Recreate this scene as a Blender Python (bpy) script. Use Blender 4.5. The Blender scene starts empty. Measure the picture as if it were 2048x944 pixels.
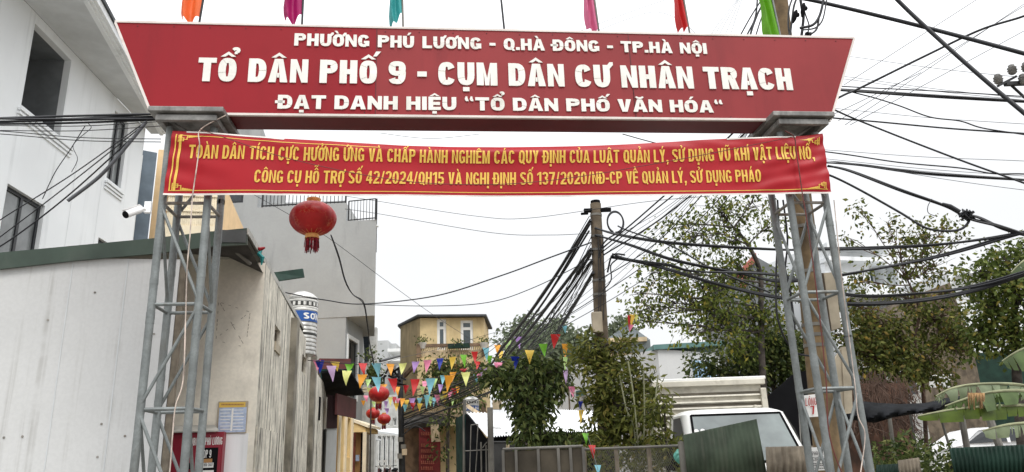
import bpy, bmesh, math, random
import numpy as np
from mathutils import Vector, Matrix
import unicodedata
random.seed(7)
RNG = random.Random(11)
sc = bpy.context.scene
COL = sc.collection
R = math.radians
# ------------------------------------------------------------------ camera
PITCH, ROLL, FPX, EYE = .2910, .0358, 1487.4, 1.6
_r0 = Vector((1, 0, 0)); _u0 = Vector((0, -math.sin(PITCH), math.cos(PITCH)))
FW = Vector((0, math.cos(PITCH), math.sin(PITCH)))
RT = math.cos(ROLL)*_r0 - math.sin(ROLL)*_u0
UP = math.sin(ROLL)*_r0 + math.cos(ROLL)*_u0
CAM = Vector((0, 0, EYE))
cd = bpy.data.cameras.new('camera'); cam = bpy.data.objects.new('camera', cd); COL.objects.link(cam)
cam.matrix_world = Matrix(((RT.x, UP.x, -FW.x, 0), (RT.y, UP.y, -FW.y, 0), (RT.z, UP.z, -FW.z, EYE), (0, 0, 0, 1)))
cd.sensor_width = 36; cd.sensor_fit = 'HORIZONTAL'; cd.lens = FPX/2048*36
cd.clip_start = .05; cd.clip_end = 3000
sc.camera = cam
# ------------------------------------------------------------------ overcast sky
SUN_EL, SUN_AZ = R(56), R(150)          # sun veiled by cloud, high behind the camera
w = bpy.data.worlds.new('World'); sc.world = w; w.use_nodes = True
nt = w.node_tree; N = nt.nodes; Lk = nt.links
bg = N['Background']
sky = N.new('ShaderNodeTexSky'); sky.sky_type = 'NISHITA'; sky.sun_disc = False
sky.sun_elevation = SUN_EL; sky.sun_rotation = SUN_AZ; sky.dust_density = 4; sky.air_density = 1.2
hs = N.new('ShaderNodeHueSaturation'); hs.inputs['Saturation'].default_value = .22
Lk.new(sky.outputs[0], hs.inputs['Color'])
tc = N.new('ShaderNodeTexCoord'); sp = N.new('ShaderNodeSeparateXYZ'); Lk.new(tc.outputs['Generated'], sp.inputs[0])
mr = N.new('ShaderNodeMapRange'); mr.interpolation_type = 'SMOOTHSTEP'; mr.inputs[1].default_value = .25; mr.inputs[2].default_value = 1
mr.inputs[3].default_value = 9.1; mr.inputs[4].default_value = 26
Lk.new(sp.outputs['Z'], mr.inputs[0])
nz = N.new('ShaderNodeTexNoise'); nz.inputs['Scale'].default_value = 1.7; nz.inputs['Detail'].default_value = 3
Lk.new(tc.outputs['Generated'], nz.inputs['Vector'])
m2 = N.new('ShaderNodeMapRange'); m2.inputs[1].default_value = .3; m2.inputs[2].default_value = .7
m2.inputs[3].default_value = .86; m2.inputs[4].default_value = 1.06
Lk.new(nz.outputs['Fac'], m2.inputs[0])
mx = N.new('ShaderNodeMath'); mx.operation = 'MULTIPLY'; Lk.new(mr.outputs[0], mx.inputs[0]); Lk.new(m2.outputs[0], mx.inputs[1])
cb = N.new('ShaderNodeCombineColor')
for i, f in enumerate((.985, 1.0, 1.02)):
    q = N.new('ShaderNodeMath'); q.operation = 'MULTIPLY'; q.inputs[1].default_value = f
    Lk.new(mx.outputs[0], q.inputs[0]); Lk.new(q.outputs[0], cb.inputs[i])
mixc = N.new('ShaderNodeMix'); mixc.data_type = 'RGBA'; mixc.inputs[0].default_value = .85
Lk.new(hs.outputs[0], mixc.inputs[6]); Lk.new(cb.outputs[0], mixc.inputs[7])
Lk.new(mixc.outputs[2], bg.inputs['Color']); bg.inputs['Strength'].default_value = .1
sd = bpy.data.lights.new('sun', 'SUN'); sd.energy = 1.3; sd.angle = R(20); sd.color = (1, .97, .92)
so = bpy.data.objects.new('sun', sd); COL.objects.link(so)
_sdir = Vector((math.sin(SUN_AZ)*math.cos(SUN_EL), math.cos(SUN_AZ)*math.cos(SUN_EL), math.sin(SUN_EL)))
so.rotation_euler = (-_sdir).to_track_quat('-Z', 'Y').to_euler(); so.location = (0, -5, 30)
sc.view_settings.view_transform = 'Standard'; sc.view_settings.look = 'None'
sc.view_settings.exposure = .32; sc.view_settings.gamma = 1; sc.view_settings.use_curve_mapping = False
sc.cycles.max_bounces = 6; sc.cycles.transparent_max_bounces = 8

# ------------------------------------------------------------------ helpers
def ray(px, py): return FW + RT*((px-1024)/FPX) - UP*((py-472)/FPX)
def at(px, py, Y):
    d = ray(px, py); return CAM + d*(Y/d.y)
def pl(px, py, p0, ang):
    d = ray(px, py); n = Vector((-math.sin(ang), math.cos(ang), 0))
    t = (Vector((p0[0], p0[1], 0))-CAM).dot(n)/d.dot(n); return CAM + d*t
def hplane(px, py, z):
    d = ray(px, py); return CAM + d*((z-EYE)/d.z)
def proj(P):
    d = Vector(P)-CAM; z = d.dot(FW); return (1024+FPX*d.dot(RT)/z, 472-FPX*d.dot(UP)/z)

class MB:
    def __init__(s): s.v = []; s.f = []; s.m = []; s.cur = 0
    def add(s, vs, fs):
        b = len(s.v); s.v += [tuple(v) for v in vs]
        for f in fs: s.f.append([b+i for i in f]); s.m.append(s.cur)
        return s
    def quad(s, a, b, c, d): return s.add([a, b, c, d], [(0, 1, 2, 3)])
    def poly(s, pts): return s.add(pts, [tuple(range(len(pts)))])
    def hexa(s, b, t):      # bottom 4 (ccw seen from above) and top 4
        return s.add(list(b)+list(t), [(3, 2, 1, 0), (4, 5, 6, 7), (0, 1, 5, 4), (1, 2, 6, 5), (2, 3, 7, 6), (3, 0, 4, 7)])
    def box(s, c, sz, rz=0, tilt=None):
        M = Matrix.Rotation(rz, 3, 'Z')
        if tilt is not None: M = M @ tilt
        p = []
        for k in (-1, 1):
            for (i, j) in ((-1, -1), (1, -1), (1, 1), (-1, 1)):
                p.append(Vector(c) + M @ Vector((i*sz[0]/2, j*sz[1]/2, k*sz[2]/2)))
        return s.hexa(p[:4], p[4:])
    def wall(s, A, B, z0, z1, th):   # box on segment A->B, seen from the right-hand side of A->B, thickness behind
        A = Vector((A[0], A[1], 0)); B = Vector((B[0], B[1], 0)); d = (B-A).normalized(); n = Vector((-d.y, d.x, 0))*th
        q = [A, B, B+n, A+n]; zz = lambda p, z: Vector((p.x, p.y, z))
        return s.hexa([zz(p, z0) for p in q], [zz(p, z1) for p in q])
    def prism(s, foot, z0, z1):
        n = len(foot)
        return s.add([(p[0], p[1], z0) for p in foot]+[(p[0], p[1], z1) for p in foot],
                     [tuple(range(n-1, -1, -1)), tuple(range(n, 2*n))]+[(i, (i+1) % n, n+(i+1) % n, n+i) for i in range(n)])
    def slab(s, pts, vec):           # planar polygon given in 3D, thickened by vec
        n = len(pts); vec = Vector(vec); pts = [Vector(p) for p in pts]
        return s.add(pts+[p+vec for p in pts], [tuple(range(n)), tuple(range(2*n-1, n-1, -1))]+[(i, n+i, n+(i+1) % n, (i+1) % n) for i in range(n)])
    def tube(s, path, r, n=8, cap=True):
        path = [Vector(p) for p in path]; k = len(path)
        rr = r if hasattr(r, '__len__') else [r]*k
        vs = []; up = None
        for i, p in enumerate(path):
            t = (path[min(i+1, k-1)]-path[max(i-1, 0)])
            if t.length < 1e-9: t = Vector((0, 0, 1))
            t.normalize()
            if up is None: up = t.orthogonal().normalized()
            up = up - t*up.dot(t)
            if up.length < 1e-6: up = t.orthogonal()
            up.normalize(); sd_ = t.cross(up)
            for j in range(n):
                a = 2*math.pi*j/n; vs.append(p+(up*math.cos(a)+sd_*math.sin(a))*rr[i])
        fs = [(i*n+j, i*n+(j+1) % n, (i+1)*n+(j+1) % n, (i+1)*n+j) for i in range(k-1) for j in range(n)]
        if cap: fs += [tuple(range(n-1, -1, -1)), tuple(range((k-1)*n, k*n))]
        return s.add(vs, fs)
    def lathe(s, prof, c=(0, 0, 0), n=24, cap=True):
        vs = []
        for (r, z) in prof:
            for j in range(n):
                a = 2*math.pi*j/n; vs.append((c[0]+r*math.cos(a), c[1]+r*math.sin(a), c[2]+z))
        k = len(prof)
        fs = [(i*n+j, i*n+(j+1) % n, (i+1)*n+(j+1) % n, (i+1)*n+j) for i in range(k-1) for j in range(n)]
        if cap: fs += [tuple(range(n-1, -1, -1)), tuple(range((k-1)*n, k*n))]
        return s.add(vs, fs)
    def merge(s, o, f=None):
        b = len(s.v); s.v += [tuple(f(Vector(v))) if f else v for v in o.v]
        s.f += [[b+i for i in q] for q in o.f]; s.m += o.m; return s

WL = {}
def wloc(o): return WL.get(o.name, Vector((0, 0, 0)))
def tag(o, label=None, cat=None, group=None, kind=None):
    if label: o['label'] = label
    if cat: o['category'] = cat
    if group: o['group'] = group
    if kind: o['kind'] = kind
    return o
def thing(name, loc, label, cat, group=None):
    o = bpy.data.objects.new(name, None); COL.objects.link(o); o.location = loc; o.empty_display_size = .1
    WL[o.name] = Vector(loc); return tag(o, label, cat, group)
def obj(name, mb, mats, parent=None, smooth=None, bevel=0, label=None, cat=None, group=None, kind=None, recalc=True):
    me = bpy.data.meshes.new(name); off = wloc(parent) if parent else Vector((0, 0, 0))
    me.from_pydata([(v[0]-off.x, v[1]-off.y, v[2]-off.z) for v in mb.v], [], mb.f)
    mats = mats if isinstance(mats, (list, tuple)) else [mats]
    for m in mats: me.materials.append(m)
    if len(mats) > 1: me.polygons.foreach_set('material_index', mb.m)
    if recalc:
        bm = bmesh.new(); bm.from_mesh(me); bmesh.ops.recalc_face_normals(bm, faces=bm.faces); bm.to_mesh(me); bm.free()
    if smooth is not None:
        me.polygons.foreach_set('use_smooth', [True]*len(me.polygons)); me.set_sharp_from_angle(angle=R(smooth))
    me.update()
    o = bpy.data.objects.new(name, me); COL.objects.link(o)
    if parent: o.parent = parent; WL[o.name] = off
    if bevel:
        b = o.modifiers.new('bevel', 'BEVEL'); b.width = bevel; b.segments = 2; b.limit_method = 'ANGLE'
    return tag(o, label, cat, group, kind)
def dup(root, loc, rotz=0, scale=1):
    r = root.copy(); COL.objects.link(r); r.location = loc; r.rotation_euler = (0, 0, rotz); r.scale = (scale,)*3
    for ch in list(root.children):
        c = ch.copy(); COL.objects.link(c); c.parent = r
        for g in list(ch.children):
            d = g.copy(); COL.objects.link(d); d.parent = c
    return r

# ------------------------------------------------------------------ materials
def mat(name, col, rough=.7, metal=0, var=.12, vscale=3, stain=None, stain_amt=0, sscale=2.0, stretch=.12, fine=.0, fscale=60, bump=0, bscale=40, spec=.4, top=None, wave=None, transl=0, shift=0, sth=(.5, .68), smin=.25):
    """weathered paint / plaster / metal: base colour, soft blotches, vertical run-off stains, fine grain"""
    m = bpy.data.materials.new(name); m.use_nodes = True; t = m.node_tree; n = t.nodes; l = t.links
    b = n['Principled BSDF']; b.inputs['Roughness'].default_value = rough; b.inputs['Metallic'].default_value = metal
    b.inputs['Specular IOR Level'].default_value = spec
    geo = n.new('ShaderNodeNewGeometry'); cur = None
    def mixnode(fac, A, B):
        x = n.new('ShaderNodeMix'); x.data_type = 'RGBA'
        if isinstance(fac, (int, float)): x.inputs[0].default_value = fac
        else: l.new(fac, x.inputs[0])
        for k, v in ((6, A), (7, B)):
            if isinstance(v, tuple): x.inputs[k].default_value = (*v[:3], 1)
            else: l.new(v, x.inputs[k])
        return x.outputs[2]
    def noise(scale, detail=4, st=None, rough_=.55):
        z = n.new('ShaderNodeTexNoise'); z.inputs['Scale'].default_value = scale; z.inputs['Detail'].default_value = detail
        z.inputs['Roughness'].default_value = rough_
        mp = n.new('ShaderNodeMapping'); l.new(geo.outputs['Position'], mp.inputs[0])
        mp.inputs['Location'].default_value = (shift, shift*.7, shift*.3)
        if st: mp.inputs['Scale'].default_value = (1, 1, st)
        l.new(mp.outputs[0], z.inputs['Vector']); return z.outputs['Fac']
    def rng(fac, a, c, x=0, y=1):
        q = n.new('ShaderNodeMapRange'); q.interpolation_type = 'SMOOTHSTEP'; l.new(fac, q.inputs[0])
        for k, v in zip((1, 2, 3, 4), (a, c, x, y)): q.inputs[k].default_value = v
        return q.outputs[0]
    cur = tuple(col)
    dk = tuple(c*(1-var*1.6) for c in col); lt = tuple(min(1, c*(1+var)) for c in col)
    cur = mixnode(rng(noise(vscale), .3, .7), dk, lt)
    if fine:
        cur = mixnode(rng(noise(fscale, 2), .35, .65, 0, fine), cur, tuple(c*.45 for c in col))
    if stain and stain_amt:
        f1 = rng(noise(sscale, 6, stretch, .62), *sth)
        f2 = rng(noise(sscale*.25, 3), .35, .62, smin, 1)
        q = n.new('ShaderNodeMath'); q.operation = 'MULTIPLY'; l.new(f1, q.inputs[0]); l.new(f2, q.inputs[1])
        q2 = n.new('ShaderNodeMath'); q2.operation = 'MULTIPLY'; l.new(q.outputs[0], q2.inputs[0]); q2.inputs[1].default_value = stain_amt
        cur = mixnode(q2.outputs[0], cur, tuple(stain))
    l.new(cur, b.inputs['Base Color'])
    if bump:
        bp = n.new('ShaderNodeBump'); bp.inputs['Strength'].default_value = bump; bp.inputs['Distance'].default_value = .12/bscale
        l.new(noise(bscale, 5), bp.inputs['Height']); l.new(bp.outputs[0], b.inputs['Normal'])
    if transl:
        o = n['Material Output']; tr = n.new('ShaderNodeBsdfTranslucent'); l.new(cur, tr.inputs[0])
        ms = n.new('ShaderNodeMixShader'); ms.inputs[0].default_value = transl
        l.new(b.outputs[0], ms.inputs[1]); l.new(tr.outputs[0], ms.inputs[2]); l.new(ms.outputs[0], o.inputs['Surface'])
    return m
def leafmat(name, stops, rough=.6, transl=.3, spec=.14):
    m = bpy.data.materials.new(name); m.use_nodes = True; t = m.node_tree; n = t.nodes; l = t.links
    b = n['Principled BSDF']; b.inputs['Roughness'].default_value = rough; b.inputs['Specular IOR Level'].default_value = spec
    g = n.new('ShaderNodeNewGeometry'); cr = n.new('ShaderNodeValToRGB'); cr.color_ramp.interpolation = 'LINEAR'
    el = cr.color_ramp.elements
    while len(el) < len(stops): el.new(.5)
    for e, (p, c) in zip(el, stops): e.position = p; e.color = (*c, 1)
    l.new(g.outputs['Random Per Island'], cr.inputs[0]); l.new(cr.outputs[0], b.inputs['Base Color'])
    tr = n.new('ShaderNodeBsdfTranslucent'); l.new(cr.outputs[0], tr.inputs[0]); ms = n.new('ShaderNodeMixShader')
    ms.inputs[0].default_value = transl; l.new(b.outputs[0], ms.inputs[1]); l.new(tr.outputs[0], ms.inputs[2])
    l.new(ms.outputs[0], n['Material Output'].inputs['Surface']); return m
def glassmat(name, col=(.02, .025, .03), rough=.08):
    return mat(name, col, rough=rough, var=.3, vscale=1.2, spec=.8)
M = {}
def mk(key, *a, **k): M[key] = mat(key, *a, **k); return M[key]
mk('house_white', (.80, .82, .83), .75, var=.03, vscale=.6, stain=(.48, .50, .50), stain_amt=.6, sscale=2.6, stretch=.05)
mk('soffit_grey', (.58, .60, .61), .8, var=.05)
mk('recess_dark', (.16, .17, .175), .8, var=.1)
mk('roof_tile', (.05, .055, .06), .7, var=.2)
mk('shed_white', (.60, .605, .60), .6, var=.03, vscale=.6, stain=(.33, .325, .305), stain_amt=.5, sscale=13, stretch=.02, fine=.08, fscale=30, sth=(.52, .74), smin=.15)
mk('plaster_beige', (.78, .735, .635), .85, var=.1, vscale=1.6, stain=(.22, .2, .16), stain_amt=.3, sscale=3, stretch=.5, fine=.12, fscale=26, bump=.1)
mk('plaster_mould', (.74, .70, .60), .9, var=.15, vscale=2, stain=(.03, .029, .024), stain_amt=.95, sscale=9, stretch=.035, fine=.45, fscale=16, bump=.3, sth=(.47, .60), smin=.22)
mk('pilaster_mould', (.22, .20, .16), .9, var=.25, vscale=3, stain=(.04, .04, .035), stain_amt=.8, sscale=4, stretch=.2, bump=.3)
mk('fascia_green', (.045, .068, .052), .5, var=.2, vscale=1.5, stain=(.12, .13, .11), stain_amt=.4, sscale=2, stretch=.4)
mk('fascia_grey', (.075, .08, .08), .5, var=.2)
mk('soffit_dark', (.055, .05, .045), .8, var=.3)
mk('roof_edge', (.42, .41, .37), .6, var=.15, stain=(.1, .1, .09), stain_amt=.5, sscale=4, stretch=1)
mk('galv', (.225, .245, .243), .5, metal=.35, var=.14, vscale=6, stain=(.12, .11, .095), stain_amt=.6, sscale=7, stretch=.25, fine=.25, fscale=50)
mk('rusty_galv', (.27, .255, .23), .6, metal=.2, var=.25, vscale=9, stain=(.11, .07, .04), stain_amt=.7, sscale=8, stretch=.6)
mk('cap_metal', (.25, .245, .235), .55, metal=.2, var=.25, vscale=5, stain=(.04, .038, .035), stain_amt=.6, sscale=5, stretch=.3, fine=.3, fscale=30)
mk('sign_red', (.285, .012, .019), .5, var=.06, vscale=.9, fine=.06, fscale=90, spec=.2, stain=(.17, .012, .016), stain_amt=.45, sscale=3, stretch=.12)
mk('sign_red_faded', (.275, .032, .035), .5, var=.08, vscale=.9, fine=.06, fscale=90, spec=.22, stain=(.18, .02, .024), stain_amt=.5, sscale=3, stretch=.12, shift=4)
mk('sign_under', (.13, .003, .008), .5, var=.08)  # darker copy of the sign red, holding the shade of the underside
mk('sign_trim', (.72, .66, .62), .5, var=.08, stain=(.4, .3, .26), stain_amt=.4, sscale=6, stretch=1)
mk('letter_white', (.80, .79, .74), .5, var=.04, vscale=6, stain=(.55, .53, .46), stain_amt=.5, sscale=7, stretch=.4)
mk('seam', (.10, .012, .014), .6)
mk('banner_red', (.40, .010, .018), .45, var=.06, vscale=2, spec=.3, transl=.15)
mk('banner_yellow', (.74, .47, .075), .5, var=.06, vscale=5)
mk('banner_hem', (.75, .70, .66), .6)
mk('cord_white', (.55, .46, .40), .7, var=.3, vscale=8)
mk('cord_red', (.12, .03, .025), .7)
mk('cable', (.012, .013, .016), .55, var=.2)
mk('cable_grey', (.10, .105, .115), .6, var=.2)
mk('pole_conc', (.125, .098, .068), .9, var=.3, vscale=4, stain=(.07, .055, .04), stain_amt=.8, sscale=5, stretch=.3, bump=.3)
mk('pole_brown', (.17, .118, .062), .9, var=.3, vscale=4, stain=(.05, .035, .02), stain_amt=.8, sscale=5, stretch=.3, bump=.3)
mk('iron_dark', (.03, .031, .033), .6, metal=.3, var=.3)
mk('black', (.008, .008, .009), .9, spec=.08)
mk('grey_wall', (.335, .345, .345), .85, var=.06, vscale=.5, stain=(.19, .195, .19), stain_amt=.6, sscale=1.6, stretch=.15, fine=.06, fscale=12)
mk('grey_wall_light', (.44, .45, .45), .85, var=.05, vscale=.7)
mk('lane_white', (.50, .50, .48), .85, var=.12, stain=(.2, .2, .18), stain_amt=.5, sscale=2, stretch=.1)
mk('blue_grey', (.13, .165, .20), .8, var=.1)
mk('peach', (.74, .53, .30), .8, var=.05)
mk('cream', (.80, .70, .52), .8, var=.06)
mk('white_frame', (.75, .76, .75), .5, var=.04)
mk('black_frame', (.02, .022, .025), .4)
mk('yellow_wall', (.60, .48, .27), .85, var=.12, vscale=1.2, stain=(.3, .2, .1), stain_amt=.5, sscale=2, stretch=.15, fine=.1, fscale=9)
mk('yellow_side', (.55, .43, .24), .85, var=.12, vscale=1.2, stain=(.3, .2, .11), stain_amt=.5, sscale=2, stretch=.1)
mk('yellow_house', (.80, .58, .27), .8, var=.06)
mk('rail_brown', (.20, .13, .08), .7, var=.3)
mk('rail_beige', (.50, .40, .27), .8, var=.2)
mk('maroon', (.075, .017, .018), .6, var=.2, vscale=3)
mk('maroon_dark', (.035, .012, .013), .7, var=.2)
mk('sign_maroon', (.15, .012, .012), .5, var=.2)
mk('sign_text_dull', (.30, .085, .05), .6)
mk('tarp_black', (.009, .010, .012), .85, spec=.12, var=.35, vscale=3, bump=.6, bscale=7)
mk('tarp_green', (.010, .036, .030), .8, spec=.15, var=.35, vscale=2.5, bump=.5, bscale=6)
mk('tin_white', (.85, .86, .87), .35, var=.03)
mk('panel_grey', (.055, .055, .055), .75, var=.3, vscale=2, stain=(.12, .11, .09), stain_amt=.4, sscale=3, stretch=.3)
mk('panel_brown', (.085, .072, .052), .85, var=.3, vscale=2.2, stain=(.05, .04, .03), stain_amt=.7, sscale=3, stretch=.3)
mk('post_grey', (.175, .167, .148), .6, var=.2, metal=.1)
mk('wood_grey', (.20, .17, .13), .85, var=.2, vscale=8, stain=(.09, .07, .05), stain_amt=.7, sscale=9, stretch=.08)
mk('tin_green', (.058, .08, .054), .6, spec=.2, var=.25, vscale=3, stain=(.09, .10, .075), stain_amt=.7, sscale=14, stretch=.06)
mk('tin_green_dark', (.012, .034, .024), .6, spec=.2, var=.25, vscale=3)
mk('truck_white', (.80, .80, .77), .3, var=.03, spec=.5)
mk('truck_groove', (.115, .10, .075), .7, var=.2)
mk('truck_slat', (.62, .59, .50), .45, var=.1, vscale=4, stain=(.25, .22, .17), stain_amt=.4, sscale=5, stretch=1)
M['glass'] = glassmat('glass'); M['glass_blue'] = glassmat('glass_blue', (.05, .075, .085))
M['windscreen'] = glassmat('windscreen', (.14, .17, .165), .06); M['glass_matte'] = mat('glass_matte', (.04, .04, .035), .45, spec=.15)  # windscreen colour lightened to stand for its pale reflection
mk('steel_tank', (.50, .49, .46), .3, metal=.8, var=.2, vscale=8)
mk('tank_white', (.75, .74, .70), .35, metal=.2)
mk('tank_dark', (.06, .06, .055), .4, metal=.4)
mk('tank_blue', (.012, .07, .27), .4)
mk('lantern_red', (.30, .010, .010), .45, var=.2, vscale=5, spec=.4, transl=.12)
mk('lantern_gold', (.62, .30, .09), .4, metal=.3)
mk('tassel', (.22, .008, .018), .8, var=.4, vscale=30)
mk('brick_brown', (.10, .05, .032), .9, var=.35, vscale=4, stain=(.025, .018, .014), stain_amt=.8, sscale=3, stretch=.6, bump=.4)
mk('bark', (.06, .05, .042), .9, var=.35, vscale=8, bump=.4)
mk('bark_red', (.09, .055, .04), .9, var=.3)
mk('stem_pale', (.26, .27, .16), .8, var=.2)
mk('ground', (.20, .18, .15), .95, var=.25, vscale=.6, fine=.3, fscale=12, bump=.3)
mk('asphalt', (.24, .235, .22), .9, var=.15, vscale=1, fine=.2, fscale=20)
mk('paper_white', (.78, .78, .76), .7, var=.05)
mk('paper_blue', (.42, .50, .66), .7, var=.12, vscale=20)
mk('paper_yellow', (.72, .48, .10), .7, var=.1)
mk('ink', (.03, .03, .035), .7)
mk('ink_red', (.45, .02, .02), .7)
mk('cabinet_red', (.25, .014, .030), .45, var=.06)
mk('plastic_white', (.80, .80, .80), .4)
mk('box_board', (.42, .365, .275), .8, var=.15, stain=(.2, .14, .08), stain_amt=.5, sscale=5, stretch=.3)
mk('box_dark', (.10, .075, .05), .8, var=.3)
mk('ceramic', (.55, .53, .50), .35)
mk('teal_plastic', (.18, .50, .42), .5, transl=.3)
mk('car_white', (.82, .83, .84), .25, spec=.5)
mk('roof_slate', (.15, .17, .175), .7, var=.12)
mk('teal_trim', (.10, .20, .19), .6, var=.1)
mk('blue_tint', (.30, .46, .62), .7, var=.1)
mk('brick_red', (.40, .13, .10), .85, var=.2)
mk('wood_brown', (.36, .19, .07), .6, var=.12)
PEN = {'y': (.84, .58, .10), 'ly': (.78, .80, .28), 'g': (.20, .52, .05), 'r': (.58, .03, .03), 'dr': (.35, .006, .012), 'lb': (.25, .58, .68),
       'o': (.83, .36, .04), 'p': (.43, .26, .58), 'k': (.82, .26, .40), 'b': (.012, .03, .33), 'lg': (.55, .78, .30), 'l': (.55, .38, .62), 't': (.05, .36, .36), 'm': (.38, .008, .12), 'fg': (.13, .38, .012), 'fo': (.85, .16, .04), 'fk': (.66, .16, .30)}
PENN = {'y': 'yellow', 'ly': 'pale yellow', 'g': 'green', 'r': 'red', 'dr': 'dark red', 'lb': 'light blue', 'o': 'orange', 'p': 'purple', 'k': 'pink', 'b': 'dark blue', 'lg': 'lime green', 'l': 'lilac'}
for k, c in PEN.items(): mk('pennant_'+k, c, .5, var=.05, vscale=9, transl=.3)
LEAF = leafmat('leaf_mid', [(0, (.022, .036, .009)), (.35, (.085, .115, .022)), (.8, (.17, .20, .042)), (.96, (.21, .20, .04)), (1, (.36, .28, .05))], transl=.42)
LEAF_OLIVE = leafmat('leaf_olive', [(0, (.026, .036, .010)), (.38, (.095, .115, .026)), (.85, (.175, .185, .05)), (.95, (.20, .15, .05)), (1, (.38, .26, .05))], transl=.4)
LEAF_DARK = leafmat('leaf_dark', [(0, (.020, .034, .010)), (.45, (.056, .080, .022)), (.85, (.12, .15, .045)), (1, (.18, .18, .06))], transl=.35)
LEAF_YEL = leafmat('leaf_bright', [(0, (.04, .062, .014)), (.5, (.10, .135, .03)), (.9, (.17, .20, .05)), (1, (.30, .25, .06))])
LEAF_HAZE = leafmat('leaf_far', [(0, (.10, .125, .08)), (.6, (.15, .18, .115)), (1, (.22, .245, .16))])  # haze of distance put into these paler leaf colours
LEAF_BUSH = leafmat('leaf_bush', [(0, (.036, .046, .011)), (.38, (.11, .128, .028)), (.85, (.19, .20, .05)), (1, (.28, .23, .06))], transl=.4)
LEAF_BANANA = leafmat('leaf_banana', [(0, (.10, .17, .05)), (1, (.17, .25, .09))], rough=.4, transl=.35)

# ------------------------------------------------------------------ block lettering built from strokes and polygons
def strokes(path, t, b, closed=False):
    """strip along a 2D path; vertical strokes t wide, horizontal ones b"""
    n = len(path); L = []; Rr = []
    for i in range(n):
        p = path[i]; q0 = path[i-1] if (i or closed) else path[0]; q1 = path[(i+1) % n] if (i < n-1 or closed) else path[-1]
        dx, dy = q1[0]-q0[0], q1[1]-q0[1]; l = math.hypot(dx, dy) or 1; nx, ny = -dy/l, dx/l
        th = (abs(nx)*t+abs(ny)*b)/ (abs(nx)+abs(ny)) if closed is None else math.hypot(nx*t, ny*b)
        L.append((p[0]+nx*th/2, p[1]+ny*th/2)); Rr.append((p[0]-nx*th/2, p[1]-ny*th/2))
    k = n if closed else n-1
    return [[L[i], L[(i+1) % n], Rr[(i+1) % n], Rr[i]] for i in range(k)]
def arc(cx, cy, rx, ry, a0, a1, n=14, e=2.5):
    o = []
    for i in range(n+1):
        a = R(a0+(a1-a0)*i/n); c, s = math.cos(a), math.sin(a)
        o.append((cx+rx*math.copysign(abs(c)**(2/e), c), cy+ry*math.copysign(abs(s)**(2/e), s)))
    return o
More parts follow.
